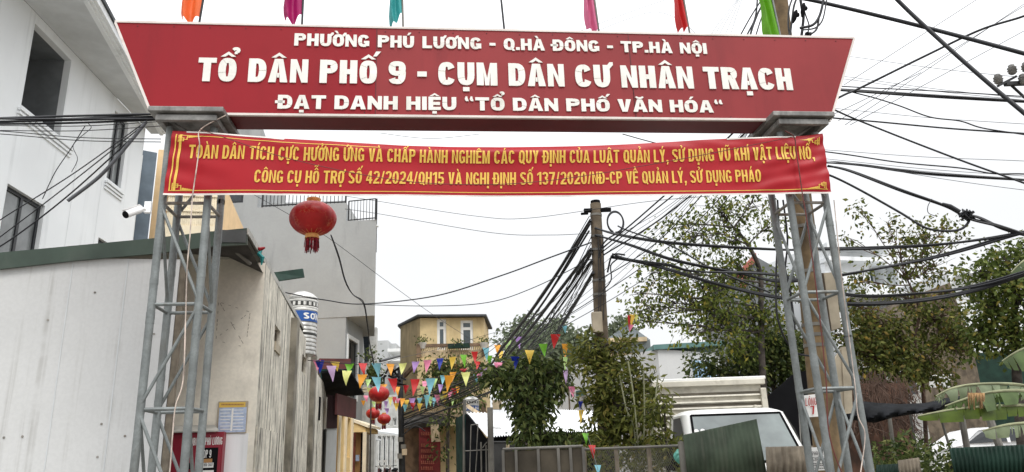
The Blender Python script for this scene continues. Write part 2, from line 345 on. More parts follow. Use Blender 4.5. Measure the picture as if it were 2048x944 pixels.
def glyph(ch, w, t, b):
    """list of quads in a cell: cap height 1, width w -> (polys, advance width)"""
    rect = lambda x0, y0, x1, y1: [(x0, y0), (x1, y0), (x1, y1), (x0, y1)]
    P = []; rx, ry = (w-t)/2, (1-b)/2; cx = w/2
    if ch in 'IÍ|': P = [rect(0, 0, t, 1)]; w = t
    elif ch == 'T': P = [rect(0, 1-b, w, 1), rect((w-t)/2, 0, (w+t)/2, 1-b)]
    elif ch == 'L': w *= .86; P = [rect(0, 0, t, 1), rect(t, 0, w, b)]
    elif ch == 'E': w *= .88; P = [rect(0, 0, t, 1)]+[rect(t, y, w*(1 if y != .5-b/2 else .94), y+b) for y in (0, .5-b/2, 1-b)]
    elif ch == 'F': w *= .88; P = [rect(0, 0, t, 1)]+[rect(t, y, w*.97, y+b) for y in (.5-b/2, 1-b)]
    elif ch == 'H': P = [rect(0, 0, t, 1), rect(w-t, 0, w, 1), rect(t, .5-b/2, w-t, .5+b/2)]
    elif ch == 'N': t *= .84; P = [rect(0, 0, t, 1), rect(w-t, 0, w, 1), [(t, 1), (t, 1-t*1.5), (w-t, 0), (w-t, t*1.5)]]
    elif ch == 'M': w *= 1.22; P = [rect(0, 0, t, 1), rect(w-t, 0, w, 1), [(t, 1), (t, .62), (w/2-t*.3, 0), (w/2, .32)], [(w-t, 1), (w/2, .32), (w/2+t*.3, 0), (w-t, .62)], [(w/2-t*.3, 0), (w/2+t*.3, 0), (w/2, .32)]]
    elif ch == 'V': w *= 1.02; P = [[(0, 1), (t*1.1, 1), (w/2, .22), (w/2-t*.55, 0)], [(w-t*1.1, 1), (w, 1), (w/2+t*.55, 0), (w/2, .22)], [(w/2-t*.55, 0), (w/2+t*.55, 0), (w/2, .22)]]
    elif ch == 'A': w *= 1.08; P = [[(0, 0), (t*1.02, 0), (w/2, .80), (w/2-t*.58, 1)], [(w-t*1.02, 0), (w, 0), (w/2+t*.58, 1), (w/2, .80)], [(w/2-t*.58, 1), (w/2, .80), (w/2+t*.58, 1)], rect(t*1.02+.0+w*.06, .2, w-t*1.02-w*.06, .2+b*.9)]
    elif ch == 'Y': P = [[(0, 1), (t*1.1, 1), (w/2, .6), (w/2-t/2, .42)], [(w-t*1.1, 1), (w, 1), (w/2+t/2, .42), (w/2, .6)], [(w/2-t/2, .42), (w/2+t/2, .42), (w/2, .6)], rect((w-t)/2, 0, (w+t)/2, .42)]
    elif ch == 'K': P = [rect(0, 0, t, 1), [(t, .38), (t, .62), (w-t*1.15, 1), (w, 1)], [(t*1.35, .55), (t*1.9, .72), (w, 0), (w-t*1.2, 0)]]
    elif ch in 'O0Q': P = strokes(arc(cx, .5, rx, ry, 0, 348, 29), t, b, True) + ([[(w*.5, .22), (w*.68, .30), (w*1.04, -.05), (w*.82, -.08)]] if ch == 'Q' else [])
    elif ch == 'C': P = strokes(arc(cx, .5, rx, ry, 28, 332, 26), t, b)
    elif ch == 'G': P = strokes(arc(cx, .5, rx, ry, 28, 300, 24), t, b)+[rect(w-t, .08, w, .5), rect(w*.52, .5-b*.9, w-t, .5)]
    elif ch == 'U': P = strokes([(t/2, 1), (t/2, .6)]+arc(cx, ry+b/2, rx, ry, 180, 360, 16)+[(w-t/2, .6), (w-t/2, 1)], t, b)
    elif ch in 'DĐ':
        P = [rect(0, 0, t, 1)]+strokes([(t, 1-b/2), (w*.45, 1-b/2)]+arc(w*.45, .5, w*.55-t/2, ry, 90, -90, 14)+[(t, b/2)], t, b)
        if ch == 'Đ': P.append(rect(-t*.55, .5-b*.42, t*1.0+w*.14, .5+b*.42))
    elif ch in 'PR':
        P = [rect(0, 0, t, 1)]+strokes([(t, 1-b/2), (w*.5, 1-b/2)]+arc(w*.5, .71, w*.5-t/2, .29-b/2, 90, -90, 12)+[(t, .42+b/2)], t, b)
        if ch == 'R': P.append([(w*.42, .44), (w*.42+t*1.05, .46), (w*1.03, 0), (w*1.03-t*1.08, 0)])
    elif ch == 'B': P = [rect(0, 0, t, 1)]+strokes([(t, 1-b/2), (w*.5, 1-b/2)]+arc(w*.5, .75, w*.46-t/2, .25-b/2, 90, -90, 10)+[(t, .5+b/2)], t, b)+strokes([(t, .53-b/2), (w*.5, .53-b/2)]+arc(w*.5, .265, w*.5-t/2, .265-b/2, 90, -90, 10)+[(t, b/2)], t, b)
    elif ch == 'S': P = strokes(arc(cx, .745, rx, .255-b/2, 15, 180, 14)+arc(cx, .745, rx, .255-b/2, 195, 262, 5)+arc(cx, .255, rx, .255-b/2, 82, 0, 6)+arc(cx, .255, rx, .255-b/2, -15, -165, 14), t, b)
    elif ch == '1': P = [rect(w*.36, 0, w*.36+t, 1), [(0, .70), (w*.36, .82), (w*.36, 1), (0, .86)]]; w = w*.36+t
    elif ch == '2': P = strokes(arc(cx, .70, rx, .30-b/2, 170, -20, 14)+[(w*.75, .48), (w*.35, .25), (t*.6, b)], t, b)+[rect(0, 0, w, b)]
    elif ch == '3': P = strokes(arc(cx, .74, rx, .26-b/2, 165, -70, 14)+[(w*.45, .52)], t, b)+strokes([(w*.45, .5)]+arc(cx, .27, rx, .27-b/2, 70, -165, 14), t, b)
    elif ch == '4': P = [rect(w*.52, 0, w*.52+t, 1), rect(0, .2, w*.52, .2+b), rect(w*.52+t, .2, w, .2+b), [(0, .2+b), (t*.75, .2+b), (w*.52, .78), (w*.52, 1)]]
    elif ch == '5': P = [rect(w*.08, 1-b, w*.94, 1), rect(w*.08, .5, w*.08+t*.8, 1-b)]+strokes([(w*.08+.02, .56)]+arc(cx, .32, rx, .32-b/2, 110, -165, 18), t, b)
    elif ch == '7': P = [rect(0, 1-b, w, 1), [(w-t*1.1, 1-b), (w, 1-b), (w*.2+t, 0), (w*.2, 0)]]
    elif ch in '96':
        a = strokes(arc(cx, .68, rx, .32-b/2, 0, 340, 20), t, b, True)+strokes(arc(cx, .5, rx, .5-b/2, 5, -100, 10)+arc(cx, .3, rx, .3-b/2, -110, -165, 6), t, b)
        P = a if ch == '9' else [[(w-x, 1-y) for x, y in q] for q in a]
    elif ch == '8': P = strokes(arc(cx, .75, rx*.92, .25-b/2, 0, 340, 18), t, b, True)+strokes(arc(cx, .265, rx, .265-b/2, 0, 340, 18), t, b, True)
    elif ch == '-': w *= .55; P = [rect(0, .34, w, .34+b*1.05)]
    elif ch == '.': P = [rect(0, 0, t, b*1.1)]; w = t
    elif ch == ',': P = [rect(0, 0, t, b*1.1), [(t*.35, 0), (t, 0), (t*.6, -.2), (t*.1, -.2)]]; w = t
    elif ch == '/': w *= .62; P = [[(0, 0), (t*.7, 0), (w, 1), (w-t*.7, 1)]]
    elif ch == '“': w = t*1.9; P = [[(0, .84), (t*.3, .70), (t*.85, .70), (t*.7, .84)], [(0, .84), (t*.7, .84), (t*.55, 1.06), (t*.2, 1.06)], [(t*1.05, .84), (t*1.35, .70), (t*1.9, .70), (t*1.75, .84)], [(t*1.05, .84), (t*1.75, .84), (t*1.6, 1.06), (t*1.25, 1.06)]]
    elif ch == '”': w = t*1.9; P = [[(0, 1.02), (t*.8, 1.02), (t*.55, .78), (t*.15, .82)], [(t*1.05, 1.02), (t*1.85, 1.02), (t*1.6, .78), (t*1.2, .82)]]
    return P, w
WORD = []      # word index of each polygon of the last text
def text_polys(s, w, t, b, gap, space):
    out = []; x = 0; WORD.clear(); wi = 0
    for c in s:
        WORD.extend([wi]*(len(out)-len(WORD)))
        if c == ' ': x += space; wi += 1; continue
        d = unicodedata.normalize('NFD', c) if c != 'Đ' else c
        P, gw = glyph(d[0], w, t, b); marks = d[1:]; cx = x+gw/2; y0 = 1.06; dy = 0
        for p in P: out.append([(x+a, bb) for a, bb in p])
        st = b*.62
        for m in marks:
            if m == '\u031b':      # horn
                X = x+gw; out.append([(X-t*.5, .93), (X-t*.1, .80), (X+t*.55, 1.0), (X+t*.55, 1.13), (X+t*.05, 1.13)])
            elif m == '\u0323': out.append([(cx-t*.46, -.27), (cx+t*.46, -.27), (cx+t*.46, -.09), (cx-t*.46, -.09)])
            elif m == '\u0302':
                q = t*1.05
                out.append([(cx-q, y0), (cx-q*.42, y0), (cx, y0+.09), (cx, y0+.22)]); out.append([(cx+q, y0), (cx, y0+.22), (cx, y0+.09), (cx+q*.42, y0)]); dy = 1
            elif m == '\u0306':
                for q in strokes(arc(cx, y0+.17, t*.75, .12, 180, 360, 8, 2), st, st): out.append(q)
                dy = 1
            elif m in '\u0300\u0301\u0309\u0303':
                X = cx+(t*1.0 if dy else 0); Y = y0+(.13 if dy else 0)
                if m == '\u0301': out.append([(X-t*.35, Y), (X+t*.12, Y), (X+t*.75, Y+.22), (X+t*.05, Y+.22)])
                elif m == '\u0300':
                    X = cx-(t*.3 if not dy else -t*.2); out.append([(X-t*.12, Y), (X+t*.35, Y), (X-t*.05, Y+.22), (X-t*.75, Y+.22)])
                elif m == '\u0309':
                    for q in strokes(arc(X, Y+.15, t*.38, .075, 170, -60, 8, 2)+[(X, Y+.05), (X, Y-.01)], st, st): out.append(q)
                else:
                    X, Y = cx, y0+(.24 if dy else .02)
                    for q in strokes([(X-t*.9, Y+.02), (X-t*.45, Y+.13), (X+t*.35, Y+.04), (X+t*.9, Y+.15)], st, st): out.append(q)
        x += gw+gap
    WORD.extend([wi]*(len(out)-len(WORD)))
    return out, x-gap
def lettering(mb, s, w, t, b, gap, space, place, width, layers=5, step=.0004):
    """place(x, y, k) -> 3D, where x runs 0..width and y is in cap heights; k lifts each piece a hair"""
    P, W = text_polys(s, w, t, b, gap, space); f = width/W
    for i, p in enumerate(P):
        mb.poly([place(x*f, y, (i % layers)*step) for x, y in p])
    return f
# ================================================================== SETTING: ground and lane
mb = MB(); n = 40
mb.quad((-600, -60, 0), (600, -60, 0), (600, 900, 0), (-600, 900, 0))
obj('ground', mb, M['ground'], kind='structure')
AL = R(100.76); AD = Vector((math.cos(AL), math.sin(AL), 0)); AN = Vector((math.sin(AL), -math.cos(AL), 0))   # along the lane, to its right
mb = MB(); a = Vector((-1.2, -12, .004))
p = [a+AN*-1.9, a+AN*1.9, a+AD*120+AN*1.7, a+AD*120+AN*-1.7]
mb.poly(p); obj('road', mb, M['asphalt'], kind='structure')

# ================================================================== GATE
GA = .1046; GD = Vector((math.cos(GA), math.sin(GA), 0)); GN = Vector((-math.sin(GA), math.cos(GA), 0)); GO = Vector((0, 6.5, 0))
def G(s, h, d=0): return GO+GD*s+GN*d+Vector((0, 0, h))
def gs(px, py, d=0):
    q = pl(px, py, GO+GN*d, GA); v = q-GO; return v.dot(GD), q.z
HT = (gs(232, 45)[1]+gs(1707, 77)[1])/2; HB = (gs(470, 228)[1]+gs(1540, 240)[1])/2
SD = .34
gate = thing('welcome_gate', G(0, 0), 'steel gateway with two lattice towers carrying a long red sign board across the lane', 'gate')
sTL, sTR = gs(232, 45)[0], gs(1707, 77)[0]
sBL = sTL+(gs(297, 213)[0]-sTL)*(HT-HB)/(HT-gs(297, 213)[1]); sBR = sTR+(gs(1665, 228)[0]-sTR)*(HT-HB)/(HT-gs(1665, 228)[1])
c1, c2 = gs(752, 150)[0], gs(1263, 150)[0]
mb = MB()
for (p, k) in (([(sTL, HT), (c1-.002, HT), (c1-.002, HB), (sBL, HB)], 0), ([(c1+.002, HT), (c2-.002, HT), (c2-.002, HB), (c1+.002, HB)], 1), ([(c2+.002, HT), (sTR, HT), (sBR, HB), (c2+.002, HB)], 1)):
    mb.cur = k; mb.slab([G(s, h, 0) for s, h in p], GN*.02)
sign = obj('sign_board', mb, [M['sign_red'], M['sign_red_faded']], gate, label='red sign board of three joined sheets, wider at the top')
mb = MB(); mb.slab([G(sTL+.01, HT-.01, .022), G(sTR-.01, HT-.01, .022), G(sBR-.01, HB+.004, .022), G(sBL+.01, HB+.004, .022)], GN*(SD-.022))
obj('sign_back', mb, M['sign_under'], gate)
mb = MB(); q = .016
def trim(a, b, wd=.022):
    a, b = Vector((*a, 0)), Vector((*b, 0)); t = (b-a).normalized(); nn = Vector((-t.y, t.x, 0))*wd/2
    mb.slab([G(v.x, v.y, -.008) for v in (a-nn, b-nn, b+nn, a+nn)], GN*.03)
trim((sTL-.01, HT+.008), (sTR+.01, HT+.008)); trim((sBL, HB), (sBR, HB)); trim((sTL-.004, HT-.004), (sBL-.004, HB+.012)); trim((sTR+.004, HT-.004), (sBR+.004, HB+.012))
obj('sign_frame', mb, M['sign_trim'], sign)
for c in (c1, c2):
    mb = MB(); mb.slab([G(c-.004, HT-.005, -.0015), G(c+.004, HT-.005, -.0015), G(c+.004+.01*(c > 0), HB+.012, -.0015), G(c-.004+.01*(c > 0), HB+.012, -.0015)], GN*.0012); obj('seam', mb, M['seam'], sign)
for i in range(22):
    s = sTL+.2+i*(sTR-sTL-.4)/21
    for zc in ((HT-.035,) if i % 3 else (HT-.035, HB+.03)):
        c = G(s*(1 if zc > 5.2 else .9), zc+RNG.uniform(-.004, .004), -.001); mb = MB(); mb.slab([c+GD*(.006*math.cos(k*math.pi/3))+Vector((0, 0, .006*math.sin(k*math.pi/3))) for k in range(6)], GN*-.003); obj('screw', mb, M['seam'], sign)
def sign_text(txt, L, Rg, capL, capR, w, t, b, gap, space):
    (s0, h0), (s1, h1) = gs(*L), gs(*Rg); k0 = gs(L[0], capL)[1]-h0; k1 = gs(Rg[0], capR)[1]-h1; W = s1-s0
    mb = MB()
    def place(x, y, k):
        f = x/W; return G(s0+x, h0+(h1-h0)*f+y*(k0+(k1-k0)*f), -.010-k)
    P, Wd = text_polys(txt, w, t, b, gap, space); f = W/Wd
    wd = list(WORD)
    for k in range(max(wd)+1):
        mb = MB()
        for i, pl_ in enumerate(P):
            if wd[i] == k: mb.slab([place(x*f, y, (i % 6)*.0005) for x, y in pl_], GN*.009)
        obj('lettering', mb, M['letter_white'], sign)
sign_text('PHƯỜNG PHÚ LƯƠNG - Q.HÀ ĐÔNG - TP.HÀ NỘI', (588.5, 92), (1414, 108.7), 67.5, 87.5, .97, .34, .22, .11, .62)
sign_text('TỔ DÂN PHỐ 9 - CỤM DÂN CƯ NHÂN TRẠCH', (394, 163), (1586, 181), 116, 138, .78, .32, .21, .105, .42)
sign_text('ĐẠT DANH HIỆU “TỔ DÂN PHỐ VĂN HÓA“', (555, 218), (1447, 226), 190.5, 202, 1.12, .38, .23, .13, .55)

def tower(lx0, lx1, levels, rad, narrow, flip):
    dz = HB-.13
    depth = abs(lx1-lx0)
    g = MB()
    P = [(lx0, .02), (lx1, .02), (lx1, .02+depth), (lx0, .02+depth)]
    for s, d in P: g.box(G(s, .006, d)+Vector((0, 0, 0)), (.14, .14, .012), GA)
    tw = obj('lattice_tower', g, M['galv'], gate)
    for s, d in P:
        m = MB(); m.tube([G(s, .01, d), G(s, 1.5, d), G(s, 3, d), G(s, dz, d)], rad, 12)
        for _ in range(3):
            hz = RNG.uniform(1.6, 4); m.tube([G(s, hz, d), G(s, hz+.05, d)], rad*1.06, 12)
        obj('leg', m, M['galv'], tw, smooth=40)
    for z in levels:
        for k in range(4):
            a, b = P[k], P[(k+1) % 4]; m = MB(); m.tube([G(a[0], z, a[1]), G(b[0], z+.004*(k % 2), b[1])], .0155, 8)
            obj('cross_bar', m, M['rusty_galv'] if z > 3.8 else M['galv'], tw, smooth=40)
    zz = sorted(levels)
    for i in range(len(zz)-1):
        for k in (0, 2, 1, 3):
            a, b = P[k], P[(k+1) % 4]
            if (i+flip+(k > 1)) % 2: a, b = b, a
            if k in (1, 3) and i % 2 == 0: continue
            m = MB(); o = -.018 if k == 0 else .018 if k == 2 else 0
            m.tube([G(a[0], zz[i]+.03, a[1]+o), G(b[0], zz[i+1]-.03, b[1]+o)], .0145, 8); obj('diagonal_brace', m, M['galv'], tw, smooth=40)
    # platform on the tower top
    c = sum(p[0] for p in P)/4
    return tw, c
lvL = [gs(279, 819)[1], gs(300, 608)[1], gs(322, 405)[1]]; st = (lvL[2]-lvL[0])/2
lvL = [lvL[0]-2*st, lvL[0]-st]+lvL+[lvL[2]+st*.72]
lvR = [gs(1640, 777)[1], gs(1640, 583)[1], gs(1600, 404)[1]]; st = (lvR[2]-lvR[0])/2
lvR = [lvR[0]-2*st, lvR[0]-st]+lvR+[lvR[2]+st*.72]
LX0, LX1 = gs(279, 819)[0], gs(377, 819)[0]; RX0, RX1 = gs(1609.5, 583)[0], gs(1684, 583)[0]
tower(LX0, LX1, lvL, .034, 0, 0); tower(RX0, RX1, lvR, .034, 0, 1)
for (pa, pb) in (((296, 212), (447, 212)), ((1546, 222), (1669, 222))):
    d0, d1 = -.17, .58; s0, s1 = gs(pa[0], pa[1], d0)[0], gs(pb[0], pb[1], d0)[0]; zt = (gs(pa[0], pa[1], d0)[1]+gs(pb[0], pb[1], d0)[1])/2
    m = MB(); m.hexa([G(s0, zt-.05, d0), G(s1, zt-.05, d0), G(s1, zt-.05, d1), G(s0, zt-.05, d1)], [G(s0, zt, d0), G(s1, zt, d0), G(s1, zt, d1), G(s0, zt, d1)])
    cap = obj('tower_cap', m, M['cap_metal'], gate, bevel=.008)
    e = .06; z0, z1 = zt-.125, zt-.068; tb = .05
    m = MB()
    for (x0, x1, y0, y1) in ((s0+e, s1-e, d0+.03, d0+.03+tb), (s0+e, s1-e, d1-.03-tb, d1-.03), (s0+e, s0+e+tb, d0+.031+tb, d1-.031-tb), (s1-e-tb, s1-e, d0+.031+tb, d1-.031-tb)):
        m.hexa([G(x0, z0, y0), G(x1, z0, y0), G(x1, z0, y1), G(x0, z0, y1)], [G(x0, z1, y0), G(x1, z1, y0), G(x1, z1, y1), G(x0, z1, y1)])
    obj('cap_ring', m, M['cap_metal'], cap, bevel=.006)
    for k in range(4): m = MB(); m.tube([G(s0+.12+(s1-s0-.24)*(k % 2), zt-.055, d0+.2+.3*(k//2)), G(s1-.12-(s1-s0-.24)*(k % 2), zt-.30, d0+.2+.3*(k//2))], .012, 6); obj('cap_strut', m, M['cap_metal'], cap)

# ---- flags on poles standing along the sign's top
def flag(px, py, lean, col, cname, shape, polemat):
    s = gs(px, py, .17)[0]; base = G(s, HT+.0, .17)
    t = thing('flag_on_pole', base, '%s cloth flag hanging from a thin pole on top of the red sign' % cname if shape else 'bare dark pole on top of the sign between the teal and pink flags', 'flag', 'flags along the top of the gate')
    top = base+GD*lean*1.05+Vector((0, 0, 1.05))
    m = MB(); m.tube([base, top], .011, 8); obj('pole', m, polemat, t, smooth=40)
    m = MB(); nu, nv = 14, 10; W = .42; vs = []
    if not shape: return
    z1 = 1.02; drop, lengths = shape
    for i in range(nu+1):
        for j in range(nv+1):
            u, v = i/nu, j/nv      # u out from the pole, v down the hoist
            L = np.interp(u, [0, .5, 1], lengths)
            P_ = base+GD*lean*(z1-v*L)+Vector((0, 0, z1-v*L))
            gath = (1-.30*v)
            P_ += -GD*(u*drop*gath*(1+.12*math.sin(v*9)))+GN*(.05*math.sin(u*11+v*3)*(u+.15))+Vector((0, 0, -.05*u*u+.02*math.sin(u*9)))
            vs.append(P_)
    m.add(vs, [(i*(nv+1)+j, (i+1)*(nv+1)+j, (i+1)*(nv+1)+j+1, i*(nv+1)+j+1) for i in range(nu) for j in range(nv)])
    obj('flag', m, M['pennant_'+col], t, smooth=80, recalc=False)
flag(397, 46, .06, 'fo', 'orange', (.26, (.84, .87, .80)), M['iron_dark'])
flag(604, 51, -.005, 'm', 'magenta', (.24, (.78, .86, .78)), M['iron_dark'])
flag(807, 55, -.03, 't', 'teal', (.17, (.74, .80, .88)), M['post_grey'])
flag(1010, 60, -.06, 't', 'none', None, M['iron_dark'])
flag(1199, 66, -.05, 'fk', 'pink', (.15, (.86, .97, .80)), M['post_grey'])
flag(1381, 69, -.055, 'r', 'red', (.14, (.84, .84, .82)), M['post_grey'])
flag(1562, 73, -.055, 'fg', 'bright green', (.20, (.92, 1.0, .96)), M['galv'])

# ---- red cloth banner tied across the towers
BD = -.075
bt = [(345, 261), (420, 265), (500, 271), (600, 278), (700, 284), (800, 289), (900, 292), (1000, 293), (1100, 292), (1200, 289.5), (1300, 285), (1400, 279.5), (1480, 276), (1530, 274), (1570, 273), (1610, 270.5), (1645, 267)]
bb = [(326, 388.5), (500, 389), (700, 390.5), (900, 392.5), (1000, 393), (1150, 392.5), (1300, 391), (1500, 388), (1663, 385.5)]
bt = [gs(x, y, BD) for x, y in bt]; bb = [gs(x, y, BD) for x, y in bb]
BS0, BS1 = bb[0][0], bb[-1][0]
def bsurf(u, y, lift=0):
    """u 0..1 along the banner; y metres above its lower hem"""
    sb = BS0+(BS1-BS0)*u; zb = float(np.interp(sb, [p[0] for p in bb], [p[1] for p in bb]))
    stp = bt[0][0]+(bt[-1][0]-bt[0][0])*u; zt = float(np.interp(stp, [p[0] for p in bt], [p[1] for p in bt]))
    H = zt-zb; v = max(0, min(1.02, y/H)); mid = math.exp(-((u-.47)/.3)**2)
    d = BD
    d += -.022*mid*math.exp(-((v-.86)/.16)**2)+.03*mid*max(0, (v-.88)/.12)**1.3          # sagging fold along the top
    d += .006*math.sin(26*u+3*v+2*math.sin(5*u))*(1-v*.4)
    e = max(0, (u-.80)/.20)
    d += e*.008*math.sin((v*8.2-(u-.8)*14)*2.1+1.5*math.sin(u*60))+e*.005*math.sin(v*31-(u-.8)*60)
    e2 = max(0, (.10-u)/.10); d += e2*.007*math.sin(v*19+u*40)
    e3 = math.exp(-((v-.9)/.12)**2); d += .004*e3*math.sin(u*75+v*20)*(1-mid*.6)
    d += .007*math.exp(-((u-.155)/.01)**2)
    return G(sb+(stp-sb)*v, zb+y, d-lift)
ban = thing('cloth_banner', G(0, 3.6, BD), 'red cloth banner with two rows of yellow lettering tied across both towers', 'banner')
mb = MB(); nu, nv = 260, 34; vs = []
def bH(u):
    sb = BS0+(BS1-BS0)*u; stp = bt[0][0]+(bt[-1][0]-bt[0][0])*u
    return float(np.interp(stp, [p[0] for p in bt], [p[1] for p in bt]))-float(np.interp(sb, [p[0] for p in bb], [p[1] for p in bb]))
for i in range(nu+1):
    for j in range(nv+1): vs.append(bsurf(i/nu, bH(i/nu)*j/nv))
mb.add(vs, [(i*(nv+1)+j, (i+1)*(nv+1)+j, (i+1)*(nv+1)+j+1, i*(nv+1)+j+1) for i in range(nu) for j in range(nv)])
obj('cloth', mb, M['banner_red'], ban, smooth=60, recalc=False)
def band(mb, u0, u1, y0, y1, lift=.003, n=160):
    for i in range(n):
        a, b = u0+(u1-u0)*i/n, u0+(u1-u0)*(i+1)/n
        f = lambda y, u: y(u) if callable(y) else y
        mb.quad(bsurf(a, f(y0, a), lift), bsurf(b, f(y0, b), lift), bsurf(b, f(y1, b), lift), bsurf(a, f(y1, a), lift))
def vband(mb, u0, u1, n=16):
    for k in range(n):
        ys = [.032+(bH(u0)-.068)*q/n for q in (k, k+1)]; mb.quad(bsurf(u0, ys[0], .005), bsurf(u1, ys[0], .005), bsurf(u1, ys[1], .005), bsurf(u0, ys[1], .005))
mb = MB()
band(mb, .006, .995, .034, .041); band(mb, .012, .30, lambda u: bH(u)-.046, lambda u: bH(u)-.039)
vband(mb, .012, .0155); vband(mb, .0062, .0080)
def key(u0, yf, sx, sy):      # fret ornament in a corner
    for (a, b, c, d) in ((0, .009, .028, .035), (0, .009, .056, .063), (.0, .0016, .0, .07), (.0075, .009, .03, .06), (.003, .0046, .012, .075), (.009, .02, .0, .006), (.012, .0135, .0, .045), (.0, .0135, .043, .049)):
        x0, x1 = u0+sx*a, u0+sx*b
        band(mb, min(x0, x1), max(x0, x1), (lambda u, c=c: yf(u)+sy*c), (lambda u, d=d: yf(u)+sy*d), .004, 2)
    for k in range(6):
        x0, x1 = u0+sx*(.014+k*.003), u0+sx*(.017+k*.003); band(mb, min(x0, x1), max(x0, x1), (lambda u, k=k: yf(u)+sy*.006), (lambda u, k=k: yf(u)+sy*(.026-.0035*k)), .004, 1)
obj('border_line', mb, M['banner_yellow'], ban, recalc=False)
for (u0, yf, sx, sy) in ((.010, lambda u: .036, 1, 1), (.010, lambda u: bH(u)-.04, 1, -1), (.993, lambda u: .036, -1, 1), (.993, lambda u: bH(u)-.04, -1, -1)):
    mb = MB(); key(u0, yf, sx, sy); obj('corner_ornament', mb, M['banner_yellow'], ban, recalc=False)
mb = MB(); band(mb, 0, 1, -.006, .010, .0025, 120); obj('hem', mb, M['banner_hem'], ban, recalc=False)
for a_, b_ in ((.02, .16), (.84, .955)): mb = MB(); band(mb, a_, b_, lambda u: bH(u)-.012, lambda u: bH(u)+.002, .0025, 30); obj('hem', mb, M['banner_hem'], ban, recalc=False)
def btext(txt, x0, x1, pts, w, t, b, gap, space, cap):
    uu = lambda px, py: (gs(px, py, BD)[0]-BS0)/(BS1-BS0)
    hem = lambda u: float(np.interp(BS0+(BS1-BS0)*u, [p[0] for p in bb], [p[1] for p in bb]))
    base = [(uu(px, py), gs(px, py, BD)[1]-hem(uu(px, py))) for px, py in pts]
    caps = [(uu(px, 320), gs(px, 320, BD)[1]-gs(px, 320+c, BD)[1]) for px, c in cap]
    u0, u1 = uu(x0, pts[0][1]), uu(x1, pts[-1][1]); mb = MB()
    P, W = text_polys(txt, w, t, b, gap, space); wd = list(WORD); mbs = [MB() for _ in range(max(wd)+1)]
    def clip(poly, y0, up):
        o = []
        for i in range(len(poly)):
            a, b = poly[i], poly[(i+1) % len(poly)]; ia, ib = (a[1]-y0)*up >= 0, (b[1]-y0)*up >= 0
            if ia: o.append(a)
            if ia != ib: f = (y0-a[1])/(b[1]-a[1]); o.append((a[0]+(b[0]-a[0])*f, y0))
        return o
    for i, p in enumerate(P):
        mb = mbs[wd[i]]
        lo_, hi_ = min(y for _, y in p), max(y for _, y in p); nb = max(1, int(math.ceil((hi_-lo_)/.16)))
        for k in range(nb):
            pc = clip(clip(p, lo_+(hi_-lo_)*k/nb, 1), lo_+(hi_-lo_)*(k+1)/nb, -1); q = []
            if len(pc) < 3: continue
            for x, y in pc:
                u = u0+(u1-u0)*x/W
                q.append(bsurf(u, float(np.interp(u, *zip(*base)))+y*float(np.interp(u, *zip(*caps))), .006+(i % 6)*.0005))
            mb.poly(q)
    for mb in mbs: obj('lettering', mb, M['banner_yellow'], ban, recalc=False)
btext('TOÀN DÂN TÍCH CỰC HƯỞNG ỨNG VÀ CHẤP HÀNH NGHIÊM CÁC QUY ĐỊNH CỦA LUẬT QUẢN LÝ, SỬ DỤNG VŨ KHÍ VẬT LIỆU NỔ,', 373, 1628, [(373, 317), (680, 323), (980, 328), (1300, 325), (1628, 318.5)], .54, .185, .145, .085, .30, [(373, 27), (700, 26), (980, 24.5), (1300, 24.5), (1628, 26)])
btext('CÔNG CỤ HỖ TRỢ SỐ 42/2024/QH15 VÀ NGHỊ ĐỊNH SỐ 137/2020/NĐ-CP VỀ QUẢN LÝ, SỬ DỤNG PHÁO', 507, 1522, [(507, 365.5), (750, 368), (980, 370), (1250, 368), (1522, 363.5)], .55, .185, .145, .085, .30, [(507, 25), (980, 24.5), (1522, 24)])
# cords
def smooth_path(pts, k=6):
    P = [Vector(p) for p in pts]; o = []
    for i in range(len(P)-1):
        p0, p1, p2, p3 = P[max(i-1, 0)], P[i], P[i+1], P[min(i+2, len(P)-1)]
        for j in range(k):
            t = j/k; o.append(.5*((2*p1)+(-p0+p2)*t+(2*p0-5*p1+4*p2-p3)*t*t+(-p0+3*p1-3*p2+p3)*t**3))
    o.append(P[-1]); return o
def cord(name, pix, d, r, m, label, cat='cord', group=None):
    mb = MB(); mb.tube(smooth_path([G(*gs(x, y, d), d) for x, y in pix]), r, 5)
    tag(obj(name, mb, m, smooth=60), label, cat, group)
cord('tie_cord', [(452, 190+40), (401, 259), (399, 290), (394, 330), (386, 385), (383, 420), (380, 470), (374, 540), (371, 640), (366, 760), (351, 812), (345, 870), (341, 925), (335, 985)], -.125, .0055, M['cord_white'], 'pale cord hanging down over the left tower and the banner near its left end', 'cord')
cord('tie_cord', [(1570, 262), (1588, 274), (1592, 300), (1598, 340), (1605, 390), (1612, 430), (1625, 520), (1640, 640), (1652, 760), (1656, 850), (1668, 905), (1690, 960)], -.125, .006, M['cord_red'], 'dark cord running down the right tower over the right end of the banner', 'cord')
cord('sagging_line', [(400, 259), (470, 282), (545, 308), (640, 332), (740, 352), (850, 366), (980, 369), (1080, 363), (1180, 350), (1290, 331), (1400, 311), (1500, 291), (1588, 273)], -.135, .0035, M['cord_red'], 'thin cable sagging diagonally across the front of the yellow lettering', 'cable')
cord('tie_cord', [(1668, 400), (1684, 560), (1709, 760), (1716, 830), (1730, 868), (1722, 940), (1712, 1000)], -.05, .005, M['cord_white'], 'pale cord tied along the outer leg of the right tower', 'cord')

